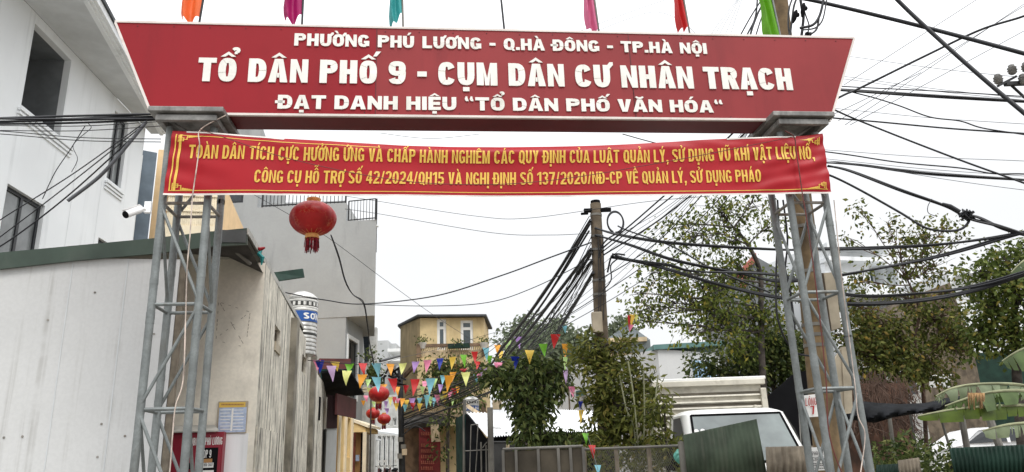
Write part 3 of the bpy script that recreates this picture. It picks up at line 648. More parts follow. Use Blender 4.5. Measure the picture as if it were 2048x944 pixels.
# ---- red lanterns
def make_lantern(label, loc, sc_=1.0):
    t = thing('red_lantern', loc, label, 'lantern', 'round red lanterns with tassels')
    Rr = .222; Hh = .165; c = (loc[0], loc[1], loc[2]-.20)
    m = MB(); nseg = 24
    for i in range(17):
        pass
    prof = []
    for i in range(15):
        a = -78+156*i/14; prof.append((Rr*math.cos(R(a)), Hh*math.sin(R(a))/math.sin(R(78))))
    vs = []; n_ = 64
    for (r_, z) in prof:
        for j in range(n_):
            a = 2*math.pi*j/n_; k = 1-.028*abs(math.cos(a*8))**8; vs.append((c[0]+r_*k*math.cos(a), c[1]+r_*k*math.sin(a), c[2]+z))
    m.add(vs, [(i*n_+j, i*n_+(j+1) % n_, (i+1)*n_+(j+1) % n_, (i+1)*n_+j) for i in range(14) for j in range(n_)])
    obj('lantern_body', m, M['lantern_print'], t, smooth=70)
    m = MB()
    for j in range(16):
        a = 2*math.pi*(j+.5)/16
        m.tube([(c[0]+(r_*.975)*math.cos(a), c[1]+(r_*.975)*math.sin(a), c[2]+z) for r_, z in prof], .0024, 4)
    obj('rib', m, M['lantern_gold'], t)
    for z0, z1 in ((Hh-.004, Hh+.034), (-Hh-.036, -Hh+.006)):
        m = MB(); m.lathe([(.066, z0), (.069, z0+.006), (.064, (z0+z1)/2), (.069, z1-.006), (.066, z1)], c, 24); obj('collar', m, M['lantern_gold'], t, smooth=50)
    m = MB(); rg = random.Random(4)
    for k in range(70):
        a = rg.uniform(0, 6.28); r_ = .064*math.sqrt(rg.uniform(.35, 1)); b = a+rg.uniform(-.12, .12); L = .125+rg.uniform(-.03, .02)
        p0 = (c[0]+r_*math.cos(a), c[1]+r_*math.sin(a), c[2]-Hh-.03); p1 = (c[0]+r_*1.12*math.cos(b), c[1]+r_*1.12*math.sin(b), c[2]-Hh-.03-L)
        m.tube([p0, ((p0[0]+p1[0])/2, (p0[1]+p1[1])/2, (p0[2]+p1[2])/2), p1], .0042, 4)
    obj('tassel', m, M['tassel'], t)
    m = MB(); m.tube([(c[0], c[1], c[2]+Hh+.03), (c[0], c[1], c[2]+Hh+.34)], .003, 5); obj('hanging_cord', m, M['black'], t)
    return t
# printed gilt characters on the lantern cloth
pm = mat('lantern_print', (.40, .010, .010), .45, var=.2, vscale=5, spec=.4, transl=.1); M['lantern_print'] = pm
_t = pm.node_tree; _n = _t.nodes; _b = _n['Principled BSDF']; _l = _t.links
_src = _b.inputs['Base Color'].links[0].from_socket
_tc = _n.new('ShaderNodeTexCoord'); _v = _n.new('ShaderNodeTexVoronoi'); _v.inputs['Scale'].default_value = 30; _v.feature = 'DISTANCE_TO_EDGE'
_l.new(_tc.outputs['Object'], _v.inputs['Vector']); _nz = _n.new('ShaderNodeTexNoise'); _nz.inputs['Scale'].default_value = 7; _l.new(_tc.outputs['Object'], _nz.inputs['Vector'])
_a = _n.new('ShaderNodeMapRange'); _a.inputs[1].default_value = .06; _a.inputs[2].default_value = .03; _l.new(_v.outputs['Distance'], _a.inputs[0])
_c = _n.new('ShaderNodeMapRange'); _c.inputs[1].default_value = .52; _c.inputs[2].default_value = .58; _l.new(_nz.outputs['Fac'], _c.inputs[0])
_q = _n.new('ShaderNodeMath'); _q.operation = 'MULTIPLY'; _l.new(_a.outputs[0], _q.inputs[0]); _l.new(_c.outputs[0], _q.inputs[1])
_q2 = _n.new('ShaderNodeMath'); _q2.operation = 'MULTIPLY'; _q2.inputs[1].default_value = .45; _l.new(_q.outputs[0], _q2.inputs[0])
_m = _n.new('ShaderNodeMix'); _m.data_type = 'RGBA'; _l.new(_q2.outputs[0], _m.inputs[0]); _l.new(_src, _m.inputs[6]); _m.inputs[7].default_value = (.55, .22, .10, 1)
_l.new(_m.outputs[2], _b.inputs['Base Color'])
lp = at(626, 437, 6.75)
LANT = make_lantern('large red lantern hanging below the banner beside the left tower', (lp.x, lp.y, lp.z+.2))
for (px, py, Y, lab) in ((758, 788, 16, 'red lantern hanging highest over the lane, nearest of the far cluster'), (746, 827, 24.5, 'red lantern hanging low over the lane, left of a second one its own size'), (768, 838, 25, 'red lantern hanging low over the lane close to the right of its twin'), (738, 856, 37, 'smallest and farthest red lantern hanging over the lane')):
    q = at(px, py, Y); d_ = dup(LANT, (q.x, q.y, q.z+.2), RNG.uniform(0, 3)); d_['label'] = lab

# ---- security camera on a white junction box by the left tower
q = at(296, 415, 6.14)
t = thing('security_camera', q, 'white bullet security camera on a small junction box fixed to the left tower', 'camera')
m = MB(); m.box(q, (.058, .035, .105), GA); jb = obj('junction_box', m, M['plastic_white'], t, bevel=.005)
e0, e1 = at(283, 418, 6.10), at(252, 429, 5.98)
m = MB(); m.tube([at(291, 417, 6.12), at(284, 417, 6.10), at(276, 423, 6.07)], .011, 8); obj('bracket_arm', m, M['plastic_white'], t, smooth=40)
ax = (e1-e0).normalized(); m = MB(); m.tube([e0-ax*.0, e0+ax*.02, e1], [.026, .032, .032], 16); obj('housing', m, M['plastic_white'], t, smooth=40)
m = MB(); m.tube([e1+ax*.001, e1+ax*.012], [.0325, .030], 16); lens = obj('lens_face', m, M['black'], t, smooth=40)
m = MB(); m.slab([e0+Vector((0, -.03, .034))+ax*.01, e1+Vector((0, -.03, .034))+ax*.03, e1+Vector((0, .03, .034))+ax*.03, e0+Vector((0, .03, .034))+ax*.01], (0, 0, .004)); obj('sun_shield', m, M['plastic_white'], t)
# ================================================================== BUILDINGS, LEFT SIDE
def facade(mb, A, B, z0, z1, ops, reveal=.12):
    """outer skin of a wall seen from the right of A->B, with rectangular openings (u0,u1,za,zb) and their reveals"""
    A = Vector((A[0], A[1], 0)); B = Vector((B[0], B[1], 0)); L = (B-A).length; d = (B-A)/L; nin = Vector((-d.y, d.x, 0))
    xs = sorted({0, L, *[o[0] for o in ops], *[o[1] for o in ops]}); zs = sorted({z0, z1, *[o[2] for o in ops], *[o[3] for o in ops]})
    xs = [x for x in xs if 0 <= x <= L]; P = lambda u, z, q=0: A+d*u+nin*q+Vector((0, 0, z))
    for i in range(len(xs)-1):
        for j in range(len(zs)-1):
            cx, cz = (xs[i]+xs[i+1])/2, (zs[j]+zs[j+1])/2
            if any(o[0] < cx < o[1] and o[2] < cz < o[3] for o in ops): continue
            mb.quad(P(xs[i], zs[j]), P(xs[i+1], zs[j]), P(xs[i+1], zs[j+1]), P(xs[i], zs[j+1]))
    for (a, b, c, e) in [o[:4] for o in ops]:
        r = reveal
        mb.quad(P(a, c), P(a, c, r), P(a, e, r), P(a, e)); mb.quad(P(b, c, r), P(b, c), P(b, e), P(b, e, r))
        mb.quad(P(a, c), P(b, c), P(b, c, r), P(a, c, r)); mb.quad(P(a, e, r), P(b, e, r), P(b, e), P(a, e))
    return P
def window(parent, A, B, o, depth, frame=.06, fm=None, gm=None, mull=1, trans=0):
    A = Vector((A[0], A[1], 0)); B = Vector((B[0], B[1], 0)); d = (B-A).normalized(); nin = Vector((-d.y, d.x, 0))
    P = lambda u, z, q=0: A+d*u+nin*q+Vector((0, 0, z)); u0, u1, z0, z1 = o[:4]; fm = fm or M['black_frame']; gm = gm or M['glass']
    m = MB()
    def bar(a, b, c, e): m.hexa([P(a, c, depth-.05), P(b, c, depth-.05), P(b, c, depth), P(a, c, depth)], [P(a, e, depth-.05), P(b, e, depth-.05), P(b, e, depth), P(a, e, depth)])
    bar(u0, u1, z0, z0+frame); bar(u0, u1, z1-frame, z1); bar(u0, u0+frame, z0+frame, z1-frame); bar(u1-frame, u1, z0+frame, z1-frame)
    for k in range(1, mull): x = u0+(u1-u0)*k/mull; bar(x-frame*.55, x+frame*.55, z0+frame, z1-frame)
    if trans: bar(u0+frame, u1-frame, trans-frame/2, trans+frame/2)
    f = obj('window', m, fm, parent)
    m = MB(); m.quad(P(u0+.01, z0+.01, depth-.02), P(u1-.01, z0+.01, depth-.02), P(u1-.01, z1-.01, depth-.02), P(u0+.01, z1-.01, depth-.02)); obj('pane', m, gm, f)
    return f
def uz(px, py, A, B):
    ang = math.atan2(B[1]-A[1], B[0]-A[0]); q = pl(px, py, A, ang); return (q.x-A[0])*math.cos(ang)+(q.y-A[1])*math.sin(ang), q.z
def opn(A, B, x0, y0, x1, y1):
    a, z1 = uz(x0, y0, A, B); b, z0 = uz(x1, y1, A, B); return (min(a, b), max(a, b), min(z0, z1), max(z0, z1))
def closed(mb, A, B, depth, z0, z1, roof=True):      # the three other walls and the roof behind a facade
    A = Vector((A[0], A[1], 0)); B = Vector((B[0], B[1], 0)); d = (B-A).normalized(); nin = Vector((-d.y, d.x, 0))*depth
    q = [A, B, B+nin, A+nin]; zz = lambda p, z: Vector((p.x, p.y, z))
    for a, b in ((1, 2), (2, 3), (3, 0)): mb.quad(zz(q[a], z0), zz(q[b], z0), zz(q[b], z1), zz(q[a], z1))
    if roof: mb.quad(*[zz(p, z1) for p in q])
    return q

# ---- tall white house
hf = at(288, 240, 17.5); HA = R(94.4); hd = Vector((math.cos(HA), math.sin(HA), 0))
A = Vector((hf.x, hf.y, 0))-hd*9; B = Vector((hf.x, hf.y, 0))+hd*.15
ht = thing('white_house', (A.x, A.y, 0), 'tall white rendered house with deep window recesses and a broad grey eave', 'house')
U = lambda u: u+9
ops = [(U(-5.06), U(-3.66), 8.22, 9.95), (U(-5.06), U(-3.80), 5.3, 6.66), (U(-1.55), U(-.80), 8.14, 9.84), (U(-1.55), U(-.80), 5.2, 6.7), (U(-8.2), U(-6.6), 5.3, 6.66)]
mb = MB(); P = facade(mb, A, B, 0, 10.16, ops[:1]+ops[1:], .14); closed(mb, A, B, 8, 0, 10.16)
wl = obj('wall', mb, M['house_white'], ht, recalc=False)
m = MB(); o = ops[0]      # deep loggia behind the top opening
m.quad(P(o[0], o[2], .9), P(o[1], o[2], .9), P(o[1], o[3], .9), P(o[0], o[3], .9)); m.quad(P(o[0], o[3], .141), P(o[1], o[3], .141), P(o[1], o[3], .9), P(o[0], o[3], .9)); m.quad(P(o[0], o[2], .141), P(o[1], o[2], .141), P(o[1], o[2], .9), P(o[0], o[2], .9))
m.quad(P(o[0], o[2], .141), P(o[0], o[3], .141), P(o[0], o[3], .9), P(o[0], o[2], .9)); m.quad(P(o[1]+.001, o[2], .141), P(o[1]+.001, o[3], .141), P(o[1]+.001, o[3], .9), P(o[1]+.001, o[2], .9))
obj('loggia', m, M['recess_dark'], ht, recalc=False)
M['glass_pale'] = glassmat('glass_pale', (.17, .18, .18), .12)  # sky reflection of these panes put into a paler base colour
for o in ops[1:]: window(ht, A, B, o, .13, .07, gm=M['glass_pale'], mull=2)
for (a, b, z) in ((U(-5.15), U(-3.2), 8.13), (U(-1.62), U(-.72), 8.05)):
    m = MB()
    for k in range(3): m.hexa([P(a, z-.05-.075*k, -.075+.022*k), P(b, z-.05-.075*k, -.075+.022*k), P(b, z-.05-.075*k, -.002), P(a, z-.05-.075*k, -.002)], [P(a, z-.075*k, -.075+.022*k), P(b, z-.075*k, -.075+.022*k), P(b, z-.075*k, -.002), P(a, z-.075*k, -.002)])
    obj('sill_moulding', m, M['house_white'], ht)
for x in (-2.9, -1.75): m = MB(); m.quad(P(U(x), 4, -.003), P(U(x)+.012, 4, -.003), P(U(x)+.012, 8, -.003), P(U(x), 8, -.003)); obj('render_joint', m, M['soffit_grey'], ht)
hn = Vector((hd.y, -hd.x, 0))
def go(u, off, z): return A+hd*u+hn*off+Vector((0, 0, z))
ZS = 10.17
e0_, e1_ = hplane(178, 0, ZS), hplane(296, 212, ZS)
ou = lambda P_: ((Vector((P_.x, P_.y, 0))-A).dot(hd), (Vector((P_.x, P_.y, 0))-A).dot(hn))
(ua_, oa_), (ub2, ob2) = ou(e0_), ou(e1_)
eo = lambda u: oa_+(ob2-oa_)*(u-ua_)/(ub2-ua_)
u0_, u1_ = .0, 9.5
m = MB(); m.quad(go(u0_, -.0, ZS), go(u1_, .0, ZS), go(u1_, eo(u1_), ZS), go(u0_, eo(u0_), ZS)); obj('soffit', m, M['soffit_grey'], ht, recalc=False)
for k, (oa, ob, za, zb) in enumerate(((-.09, .0, -.05, .06), (.001, .06, -.01, .10), (.061, .12, .03, .17))):
    m = MB(); m.hexa([go(u0_, eo(u0_)+oa, ZS+za), go(u1_, eo(u1_)+oa, ZS+za), go(u1_, eo(u1_)+ob, ZS+za), go(u0_, eo(u0_)+ob, ZS+za)][::-1], [go(u0_, eo(u0_)+oa, ZS+zb), go(u1_, eo(u1_)+oa, ZS+zb), go(u1_, eo(u1_)+ob, ZS+zb), go(u0_, eo(u0_)+ob, ZS+zb)][::-1]); obj('eave_moulding', m, M['house_white'], ht)
m = MB(); m.slab([go(u0_, eo(u0_)+.16, ZS+.175), go(u1_, eo(u1_)+.16, ZS+.175), go(u1_, -3, 12.4), go(u0_, -3, 12.8)], (0, 0, .08)); obj('roof', m, M['roof_tile'], ht)

# ---- blue grey sliver and peach house with a balcony
A = at(262, 400, 19); B = at(304, 400, 19.3)
t = thing('blue_grey_house', (A.x, A.y, 0), 'narrow blue grey house side with a thin white pipe behind the white house', 'house')
m = MB(); facade(m, A, B, 0, 10.2, []); closed(m, A, B, 5, 0, 10.2); obj('wall', m, M['blue_grey'], t, recalc=False)
q0 = at(285, 300, 18.98); m = MB(); m.tube([(q0.x, q0.y, 0), (q0.x, q0.y, 10)], .03, 8); obj('drain_pipe', m, M['white_frame'], t, smooth=40)
m = MB(); m.box(A.lerp(B, .05)+Vector((0, 0, 5-A.z))-Vector((0, .02, 0)), (.14, .06, 10)); obj('corner_strip', m, M['black_frame'], t)
A = at(306, 400, 20.2); B = at(440, 400, 20.6); zb = at(370, 468, 20).z; zr = at(370, 398, 20).z
t = thing('peach_house', (A.x, A.y, 0), 'peach coloured house with a cream balustrade balcony behind the left tower', 'house')
w0 = opn(A, B, 340, 300, 425, 468)
m = MB(); facade(m, A, B, 0, 9.9, [w0], 1.2); closed(m, A, B, 5, 0, 9.9); obj('wall', m, M['peach'], t, recalc=False)
window(t, A, B, w0, 1.19, .09, M['wood_brown'], M['glass'], mull=3)
m = MB(); d = (B-A).normalized(); nn = Vector((d.y, -d.x, 0)); a0, a1 = at(330, 440, 19.4), at(436, 440, 19.7)
zf = at(370, 450, 19.5).z; m.wall(a0, a1, zf-.9, zf, .15); bl = obj('balcony_slab', m, M['cream'], t)
m = MB(); zt_ = at(370, 392, 19.5).z; m.wall(a0, a1, zt_, zt_+.1, .12)
for k in range(26):
    c = a0.lerp(a1, (k+.5)/26); m.lathe([(.035, zf), (.055, zf+.1), (.03, zf+.4), (.05, zf+.6), (.03, zt_)], (c.x, c.y+.06, 0), 8)
m.wall(a0, a1, (zf+zt_)/2-.02, (zf+zt_)/2+.02, .03)
obj('balustrade', m, M['cream'], bl, smooth=40)
for k in (.12, .5, .88):
    pass

# ---- grey building with the cantilevered upper floors
GA0 = at(432, 500, 29.12); GB0 = at(752, 500, 28.8); GL = at(690, 700, 28.88)
t = thing('grey_building', (GL.x, GL.y, 0), 'plain grey rendered building with rooftop railings and upper floors overhanging the lane', 'building')
zu = at(720, 632, 28.8).z; ztop = at(600, 408, 28.8).z; zpar = at(720, 440, 28.8).z
A, B = GA0, GB0; o1 = opn(A, B, 444, 300, 486, 405)
ub = uz(694, 400, A, B)[0]; Lw = (Vector((B.x, B.y, 0))-Vector((A.x, A.y, 0))).length
uc = uz(512, 450, A, B)[0]; zH = at(470, 255, 29).z; Cc = A.lerp(B, uc/Lw); Cv = Vector((Cc.x, Cc.y, 0))
m = MB(); facade(m, A, Cc, zu, zH, [o1], .1); facade(m, Cc, A.lerp(B, ub/Lw), zu, ztop, [], .1); facade(m, A.lerp(B, ub/Lw), B, zu, zpar, [], .1)
dd = (B-A); dd.z = 0; dd.normalize(); nin = Vector((-dd.y, dd.x, 0)); Av, Bv = Vector((A.x, A.y, 0)), Vector((B.x, B.y, 0)); Mv = Av.lerp(Bv, ub/Lw)
zz = lambda p, z: Vector((p.x, p.y, z)); back = AD*9; alB = Bv+AD*5
m.quad(zz(Bv, zu), zz(alB, zu), zz(alB, zpar), zz(Bv, zpar)); m.quad(zz(Cv, ztop), zz(Mv, ztop), zz(Mv+back, ztop), zz(Cv+back, ztop)); m.quad(zz(Cv, ztop), zz(Cv+back, ztop), zz(Cv+back, zH), zz(Cv, zH)); m.quad(zz(Av, zH), zz(Cv, zH), zz(Cv+back, zH), zz(Av+back, zH)); m.quad(zz(Mv, zpar), zz(Bv, zpar), zz(alB, zpar), zz(Mv+AD*5, zpar))
m.quad(zz(Mv, zpar), zz(Mv+AD*5, zpar), zz(Mv+AD*5, ztop), zz(Mv, ztop)); m.quad(zz(Av, 0), zz(Av+back, 0), zz(Av+back, zH), zz(Av, zH))
m.quad(zz(alB, zu), zz(Mv+AD*5, zu), zz(Mv+AD*5, zpar), zz(alB, zpar))
GLv = Vector((GL.x, GL.y, 0)); facade(m, Av, GLv, 0, zu, [])
Lq = at(724, 700, 31.6); Lend = Vector((Lq.x, Lq.y, 0)); wo = opn(GLv, Lend, 692, 664, 716, 820)
wz0, wz1 = at(694, 662, 28.96).z, at(700, 790, 28.96).z
uL = lambda x: uz(x, 740, GLv, Lend)[0]
wo = (uL(694), uL(713), wz1, wz0-.25); wq = (uL(717), uL(722), wz1+.6, wz0-.9)
facade(m, GLv, Lend, 0, zu, [wo, wq], .12); m.quad(zz(Lend, 0), zz(Lend+back, 0), zz(Lend+back, zu), zz(Lend, zu))
gw = obj('wall', m, M['grey_wall'], t, recalc=False)
m = MB(); m.quad(zz(Av, zu-.002), zz(Bv, zu-.002), zz(alB, zu-.002), zz(Av+AD*5, zu-.002)); obj('overhang_soffit', m, M['grey_wall_light'], t, recalc=False)
window(t, A, B, o1, .08, .10); window(t, GLv, Lend, wo, .10, .07, M['black_frame'], M['glass_matte'], mull=2); window(t, GLv, Lend, wq, .10, .05, M['black_frame'], M['glass_matte'])
m = MB(); dl = (Lend-GLv).normalized(); nl = Vector((dl.y, -dl.x, 0)); Pw = lambda u, z, q: GLv+dl*u+nl*q+Vector((0, 0, z))
for (a, b, c, e) in ((wo[0]-.17, wo[0]-.01, wo[2]-.1, wo[3]+.17), (wo[1]+.01, wo[1]+.17, wo[2]-.1, wo[3]+.17), (wo[0]-.01, wo[1]+.01, wo[3]+.01, wo[3]+.17)):
    m.hexa([Pw(a, c, .05), Pw(b, c, .05), Pw(b, c, .003), Pw(a, c, .003)], [Pw(a, e, .05), Pw(b, e, .05), Pw(b, e, .003), Pw(a, e, .003)])
obj('window_surround', m, M['white_frame'], t)
def railing(a, b, z0, z1, n, mt, r=.016, closer=False):
    m = MB(); a = Vector((a.x, a.y, 0)); b = Vector((b.x, b.y, 0))
    for z in (z0+.06, z1): m.tube([zz(a, z), zz(b, z)], r*1.5, 6)
    for k in range(n+1): c = a.lerp(b, k/n); m.tube([zz(c, z0), zz(c, z1)], r*(2 if k in (0, n) else .8), 5)
    return obj('railing', m, mt, t)
railing(at(697, 436, 28.96), at(751, 436, 28.77), zpar, at(720, 399, 28.8).z, 9, M['iron_dark'])
railing(zz(Bv, 0), alB, zpar, at(720, 399, 28.8).z, 10, M['iron_dark'])
railing(at(526, 392, 29.05), at(692, 392, 28.9), ztop, ztop+.95, 22, M['iron_dark'], .02)
m = MB(); m.wall(at(524, 380, 33), at(690, 380, 33), ztop-.3, ztop+1.6, 3); obj('roof_room', m, M['grey_wall_light'], t)
m = MB(); m.wall(at(700, 380, 30), at(752, 380, 29.5), zpar-.02, zpar+.04, .3); obj('coping', m, M['white_frame'], t)

# ---- warehouse on the lane corner: white sheet front, beige gable bay, mouldy lane wall
K = at(530, 545, 9.0); Kv = Vector((K.x, K.y, 0)); FD = Vector((AN.x, AN.y, 0)); fang = math.atan2(FD.y, FD.x)
Wl = Kv-FD*7.2
wh = thing('warehouse', (Kv.x, Kv.y, 0), 'low warehouse on the lane corner, white sheet front and mould streaked side wall', 'warehouse')
def fr(px, py, off=0): q = pl(px, py, Kv-AD*off, fang); return (Vector((q.x, q.y, 0))-Kv).dot(FD), q.z
def F(u, z, off=0): return Kv+FD*u-AD*off+Vector((0, 0, z))
zE = 4.06
m = MB(); facade(m, F(-2.6, 0), F(0, 0), 0, zE, [], .1); m.poly([F(-2.6, zE), F(-.22, zE), F(-1.0, zE+.20), F(-2.6, zE+.03)]); obj('front_wall', m, M['plaster_beige'], wh, recalc=False)
OV = 1.05; uw = fr(343, 700, OV-.05)[0]; zw = fr(200, 517, OV-.05)[1]
m = MB()
m.hexa([F(-8, 0, OV-.05), F(uw, 0, OV-.05), F(uw, 0, OV-.13), F(-8, 0, OV-.13)], [F(-8, zw, OV-.05), F(uw, zw, OV-.05), F(uw, zw, OV-.13), F(-8, zw, OV-.13)]); obj('sheet_front', m, M['shed_white'], wh, label='white sheet front with faint vertical streaks')
for px_ in (118, 232):
    us = fr(px_, 720, OV-.05)[0]; m = MB(); m.hexa([F(us, 0, OV-.046), F(us+.012, 0, OV-.046), F(us+.012, 0, OV-.049), F(us, 0, OV-.049)], [F(us, zw, OV-.046), F(us+.012, zw, OV-.046), F(us+.012, zw, OV-.049), F(us, zw, OV-.049)]); obj('sheet_seam', m, M['soffit_grey'], wh)
for (px_, py_) in ((190, 585), (312, 590), (203, 848), (250, 872), (45, 873), (8, 875), (195, 914), (308, 668), (96, 640)):
    us, zs_ = fr(px_, py_, OV-.05); m = MB(); m.tube([F(us, zs_, OV-.05), F(us, zs_, OV-.044)], .012, 7); obj('fixing', m, M['rusty_galv'], wh)
m = MB(); uu0 = uw+.005; m.hexa([F(uu0, 0, OV-.06), F(uu0+.06, 0, OV-.06), F(uu0+.06, 0, OV-.14), F(uu0, 0, OV-.14)], [F(uu0, 3.75, OV-.06), F(uu0+.06, 3.75, OV-.06), F(uu0+.06, 3.75, OV-.14), F(uu0, 3.75, OV-.14)]); obj('corner_post', m, M['wood_grey'], wh)
# lane wall
def zU(z): return Vector((0, 0, z))
def lw(px, py, off=0): q = pl(px, py, Kv+FD*off, AL); return (Vector((q.x, q.y, 0))-Kv).dot(AD), q.z
def LW(u, z, off=0): return Kv+AD*u+FD*off+Vector((0, 0, z))
wa = opn(Kv, Kv+AD*10, 548, 652, 560, 696); wb = opn(Kv, Kv+AD*10, 603, 708, 612, 750)
u1 = lw(592, 640)[0]; u2 = lw(628, 760)[0]; u3 = lw(650, 800)[0]
wa = (lw(549, 670)[0], lw(560, 680)[0], lw(555, 690)[1], lw(555, 655)[1]); wb = (lw(604, 725)[0], lw(612, 735)[0], lw(608, 748)[1], lw(608, 712)[1])
m = MB(); facade(m, Kv, Kv+AD*u2, 0, zE, [wa, wb], .12); m.quad(Kv+AD*u2+zU(0), Kv+AD*u2-FD*2.2+zU(0), Kv+AD*u2-FD*2.2+zU(zE), Kv+AD*u2+zU(zE)); obj('side_wall', m, M['plaster_mould'], wh, recalc=False)
for o in (wa, wb): window(wh, Kv, Kv+AD*10, o, .10, .045, M['wood_grey'], mull=1)
m = MB(); c = LW((wa[0]+wa[1])/2, wa[2]-.06, 0); m.box(c+FD*.012, (.02, (wa[1]-wa[0])*.9, .12), AL-R(90)); obj('window_tray', m, M['box_board'], wh)
for pxl in (578, 622):
    ua = lw(pxl, 720)[0]; m = MB(); m.hexa([LW(ua, 0, .10), LW(ua+.45, 0, .10), LW(ua+.45, 0, .002), LW(ua, 0, .002)], [LW(ua, zE-.1, .10), LW(ua+.45, zE-.1, .10), LW(ua+.45, zE-.1, .002), LW(ua, zE-.1, .002)]); obj('pilaster', m, M['pilaster_mould'], wh)
# base render panel near the corner and pale block under the notice board
m = MB(); a = lw(533, 860); b = lw(575, 860); m.hexa([LW(.05, 0, .02), LW(b[0]*.62, 0, .02), LW(b[0]*.62, 0, .001), LW(.05, 0, .001)], [LW(.05, a[1], .02), LW(b[0]*.62, a[1], .02), LW(b[0]*.62, a[1], .001), LW(.05, a[1], .001)]); obj('render_panel', m, M['plaster_mould'], wh)
ua, za = fr(450, 868); ub_, _ = fr(497, 868); m = MB(); m.hexa([F(ua, 0, .015), F(ub_, 0, .015), F(ub_, 0, .001), F(ua, 0, .001)], [F(ua, za, .015), F(ub_, za, .015), F(ub_, za, .001), F(ua, za, .001)]); obj('whitewash_patch', m, M['house_white'], wh)
# roof: front fascia flashing, rising to the lane corner, with overhanging eaves
ft = [(0, 505), (150, 491), (300, 477), (420, 463), (494, 456)]; fb = [(0, 538), (150, 521), (300, 508), (420, 493), (494, 489)]
off = OV
ftw = [fr(x, y, off) for x, y in ft]; fbw = [fr(x, y, off) for x, y in fb]
ftw.insert(0, (-8, ftw[0][1]-.02)); fbw.insert(0, (-8, fbw[0][1]-.02))
m = MB()
for i in range(len(ftw)-1): m.slab([F(fbw[i][0], fbw[i][1], off), F(fbw[i+1][0], fbw[i+1][1], off), F(ftw[i+1][0], ftw[i+1][1], off), F(ftw[i][0], ftw[i][1], off)], AD*.03)
obj('fascia', m, M['fascia_green'], wh)
m = MB(); a = ftw[-1]; b = fbw[-1]; ce = fr(427, 490, off)[0]
ovh = a[0]
m.slab([F(ce, b[1]+.02, off+.006), F(ovh, b[1]+.02, off+.006), F(ovh, a[1]-.03, off+.006), F(ce, a[1]-.03, off+.006)], -AD*.004); obj('fascia_panel', m, M['fascia_grey'], wh)
# roof sheet following the lane: edge read from the photo
re = [(496, 456), (560, 575), (600, 650), (640, 735), (655, 765)]
rz = a[1]; ru = [lw(x, y, ovh) for x, y in re]
rend = u2+.3; ze0 = rz; ze1 = pl(622, 678, Kv+FD*ovh, AL).z
def LWz(u): return ze0+(ze1-ze0)*(u+off)/(rend+off)
m = MB(); m.slab([LW(-off, ze0-.075, ovh+.02), LW(rend, ze1-.075, ovh+.02), LW(rend, ze1+.0, ovh+.02), LW(-off, ze0+.0, ovh+.02)], -FD*.02); obj('verge_board', m, M['roof_edge'], wh)
m = MB(); m.slab([LW(-off+.05, ze0-.03, ovh), LW(rend, ze1-.02, ovh), LW(rend, ze1-.02, -2.3), LW(.3, ze0-.25, -2.3), LW(-off+.05, ze0-.12, -.5)], (0, 0, .02))
for i in range(len(ftw)-1): m.slab([F(ftw[i][0], ftw[i][1]-.012, off-.035), F(ftw[i+1][0], ftw[i+1][1]-.012, off-.035), F(ftw[i+1][0], ftw[i+1][1]-.02, -2.2), F(ftw[i][0], ftw[i][1]-.02, -2.2)], (0, 0, .02))
obj('roof', m, M['roof_edge'], wh)
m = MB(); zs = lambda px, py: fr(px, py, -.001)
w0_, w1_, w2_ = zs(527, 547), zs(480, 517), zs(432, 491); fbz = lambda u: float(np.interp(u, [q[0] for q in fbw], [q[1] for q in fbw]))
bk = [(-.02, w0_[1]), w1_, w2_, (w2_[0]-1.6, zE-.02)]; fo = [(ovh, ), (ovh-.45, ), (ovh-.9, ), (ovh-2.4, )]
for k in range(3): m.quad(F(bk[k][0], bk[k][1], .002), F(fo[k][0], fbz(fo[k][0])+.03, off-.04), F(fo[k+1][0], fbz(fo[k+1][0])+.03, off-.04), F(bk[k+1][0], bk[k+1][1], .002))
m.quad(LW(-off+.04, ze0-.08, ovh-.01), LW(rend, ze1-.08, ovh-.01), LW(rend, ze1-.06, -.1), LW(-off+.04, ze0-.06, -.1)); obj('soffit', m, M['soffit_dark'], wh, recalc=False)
m = MB(); m.tube([F(ce, b[1]-.0, off-.25), F(ovh-.06, b[1]+.04, off-.25)], .022, 6); m.tube([F(ovh-.2, b[1]+.03, off-.25), F(ovh-.03, b[1]-.08, off-.55)], .022, 6); obj('eave_bracket', m, M['post_grey'], wh)
# low lane wall beyond
A = LW(u2+.02, 0, .0); B = LW(u2+5.0, 0, .05)
lo = thing('yard_wall', A, 'low mould streaked yard wall continuing past the warehouse along the lane', 'wall')
zl = lw(640, 757, 0)[1]; so1 = (lw(636, 800)[0]-u2, lw(641, 800)[0]-u2, lw(638, 842)[1], lw(638, 795)[1])
m = MB(); m.wall(A, B, 0, zl, .2); lwl = obj('wall', m, M['plaster_mould'], lo)
m = MB(); m.hexa([LW(u2+1.6, so1[2], .05), LW(u2+1.9, so1[2], .05), LW(u2+1.9, so1[2], .0), LW(u2+1.6, so1[2], .0)], [LW(u2+1.6, so1[3], .05), LW(u2+1.9, so1[3], .05), LW(u2+1.9, so1[3], .0), LW(u2+1.6, so1[3], .0)]); obj('slot', m, M['black'], lo)

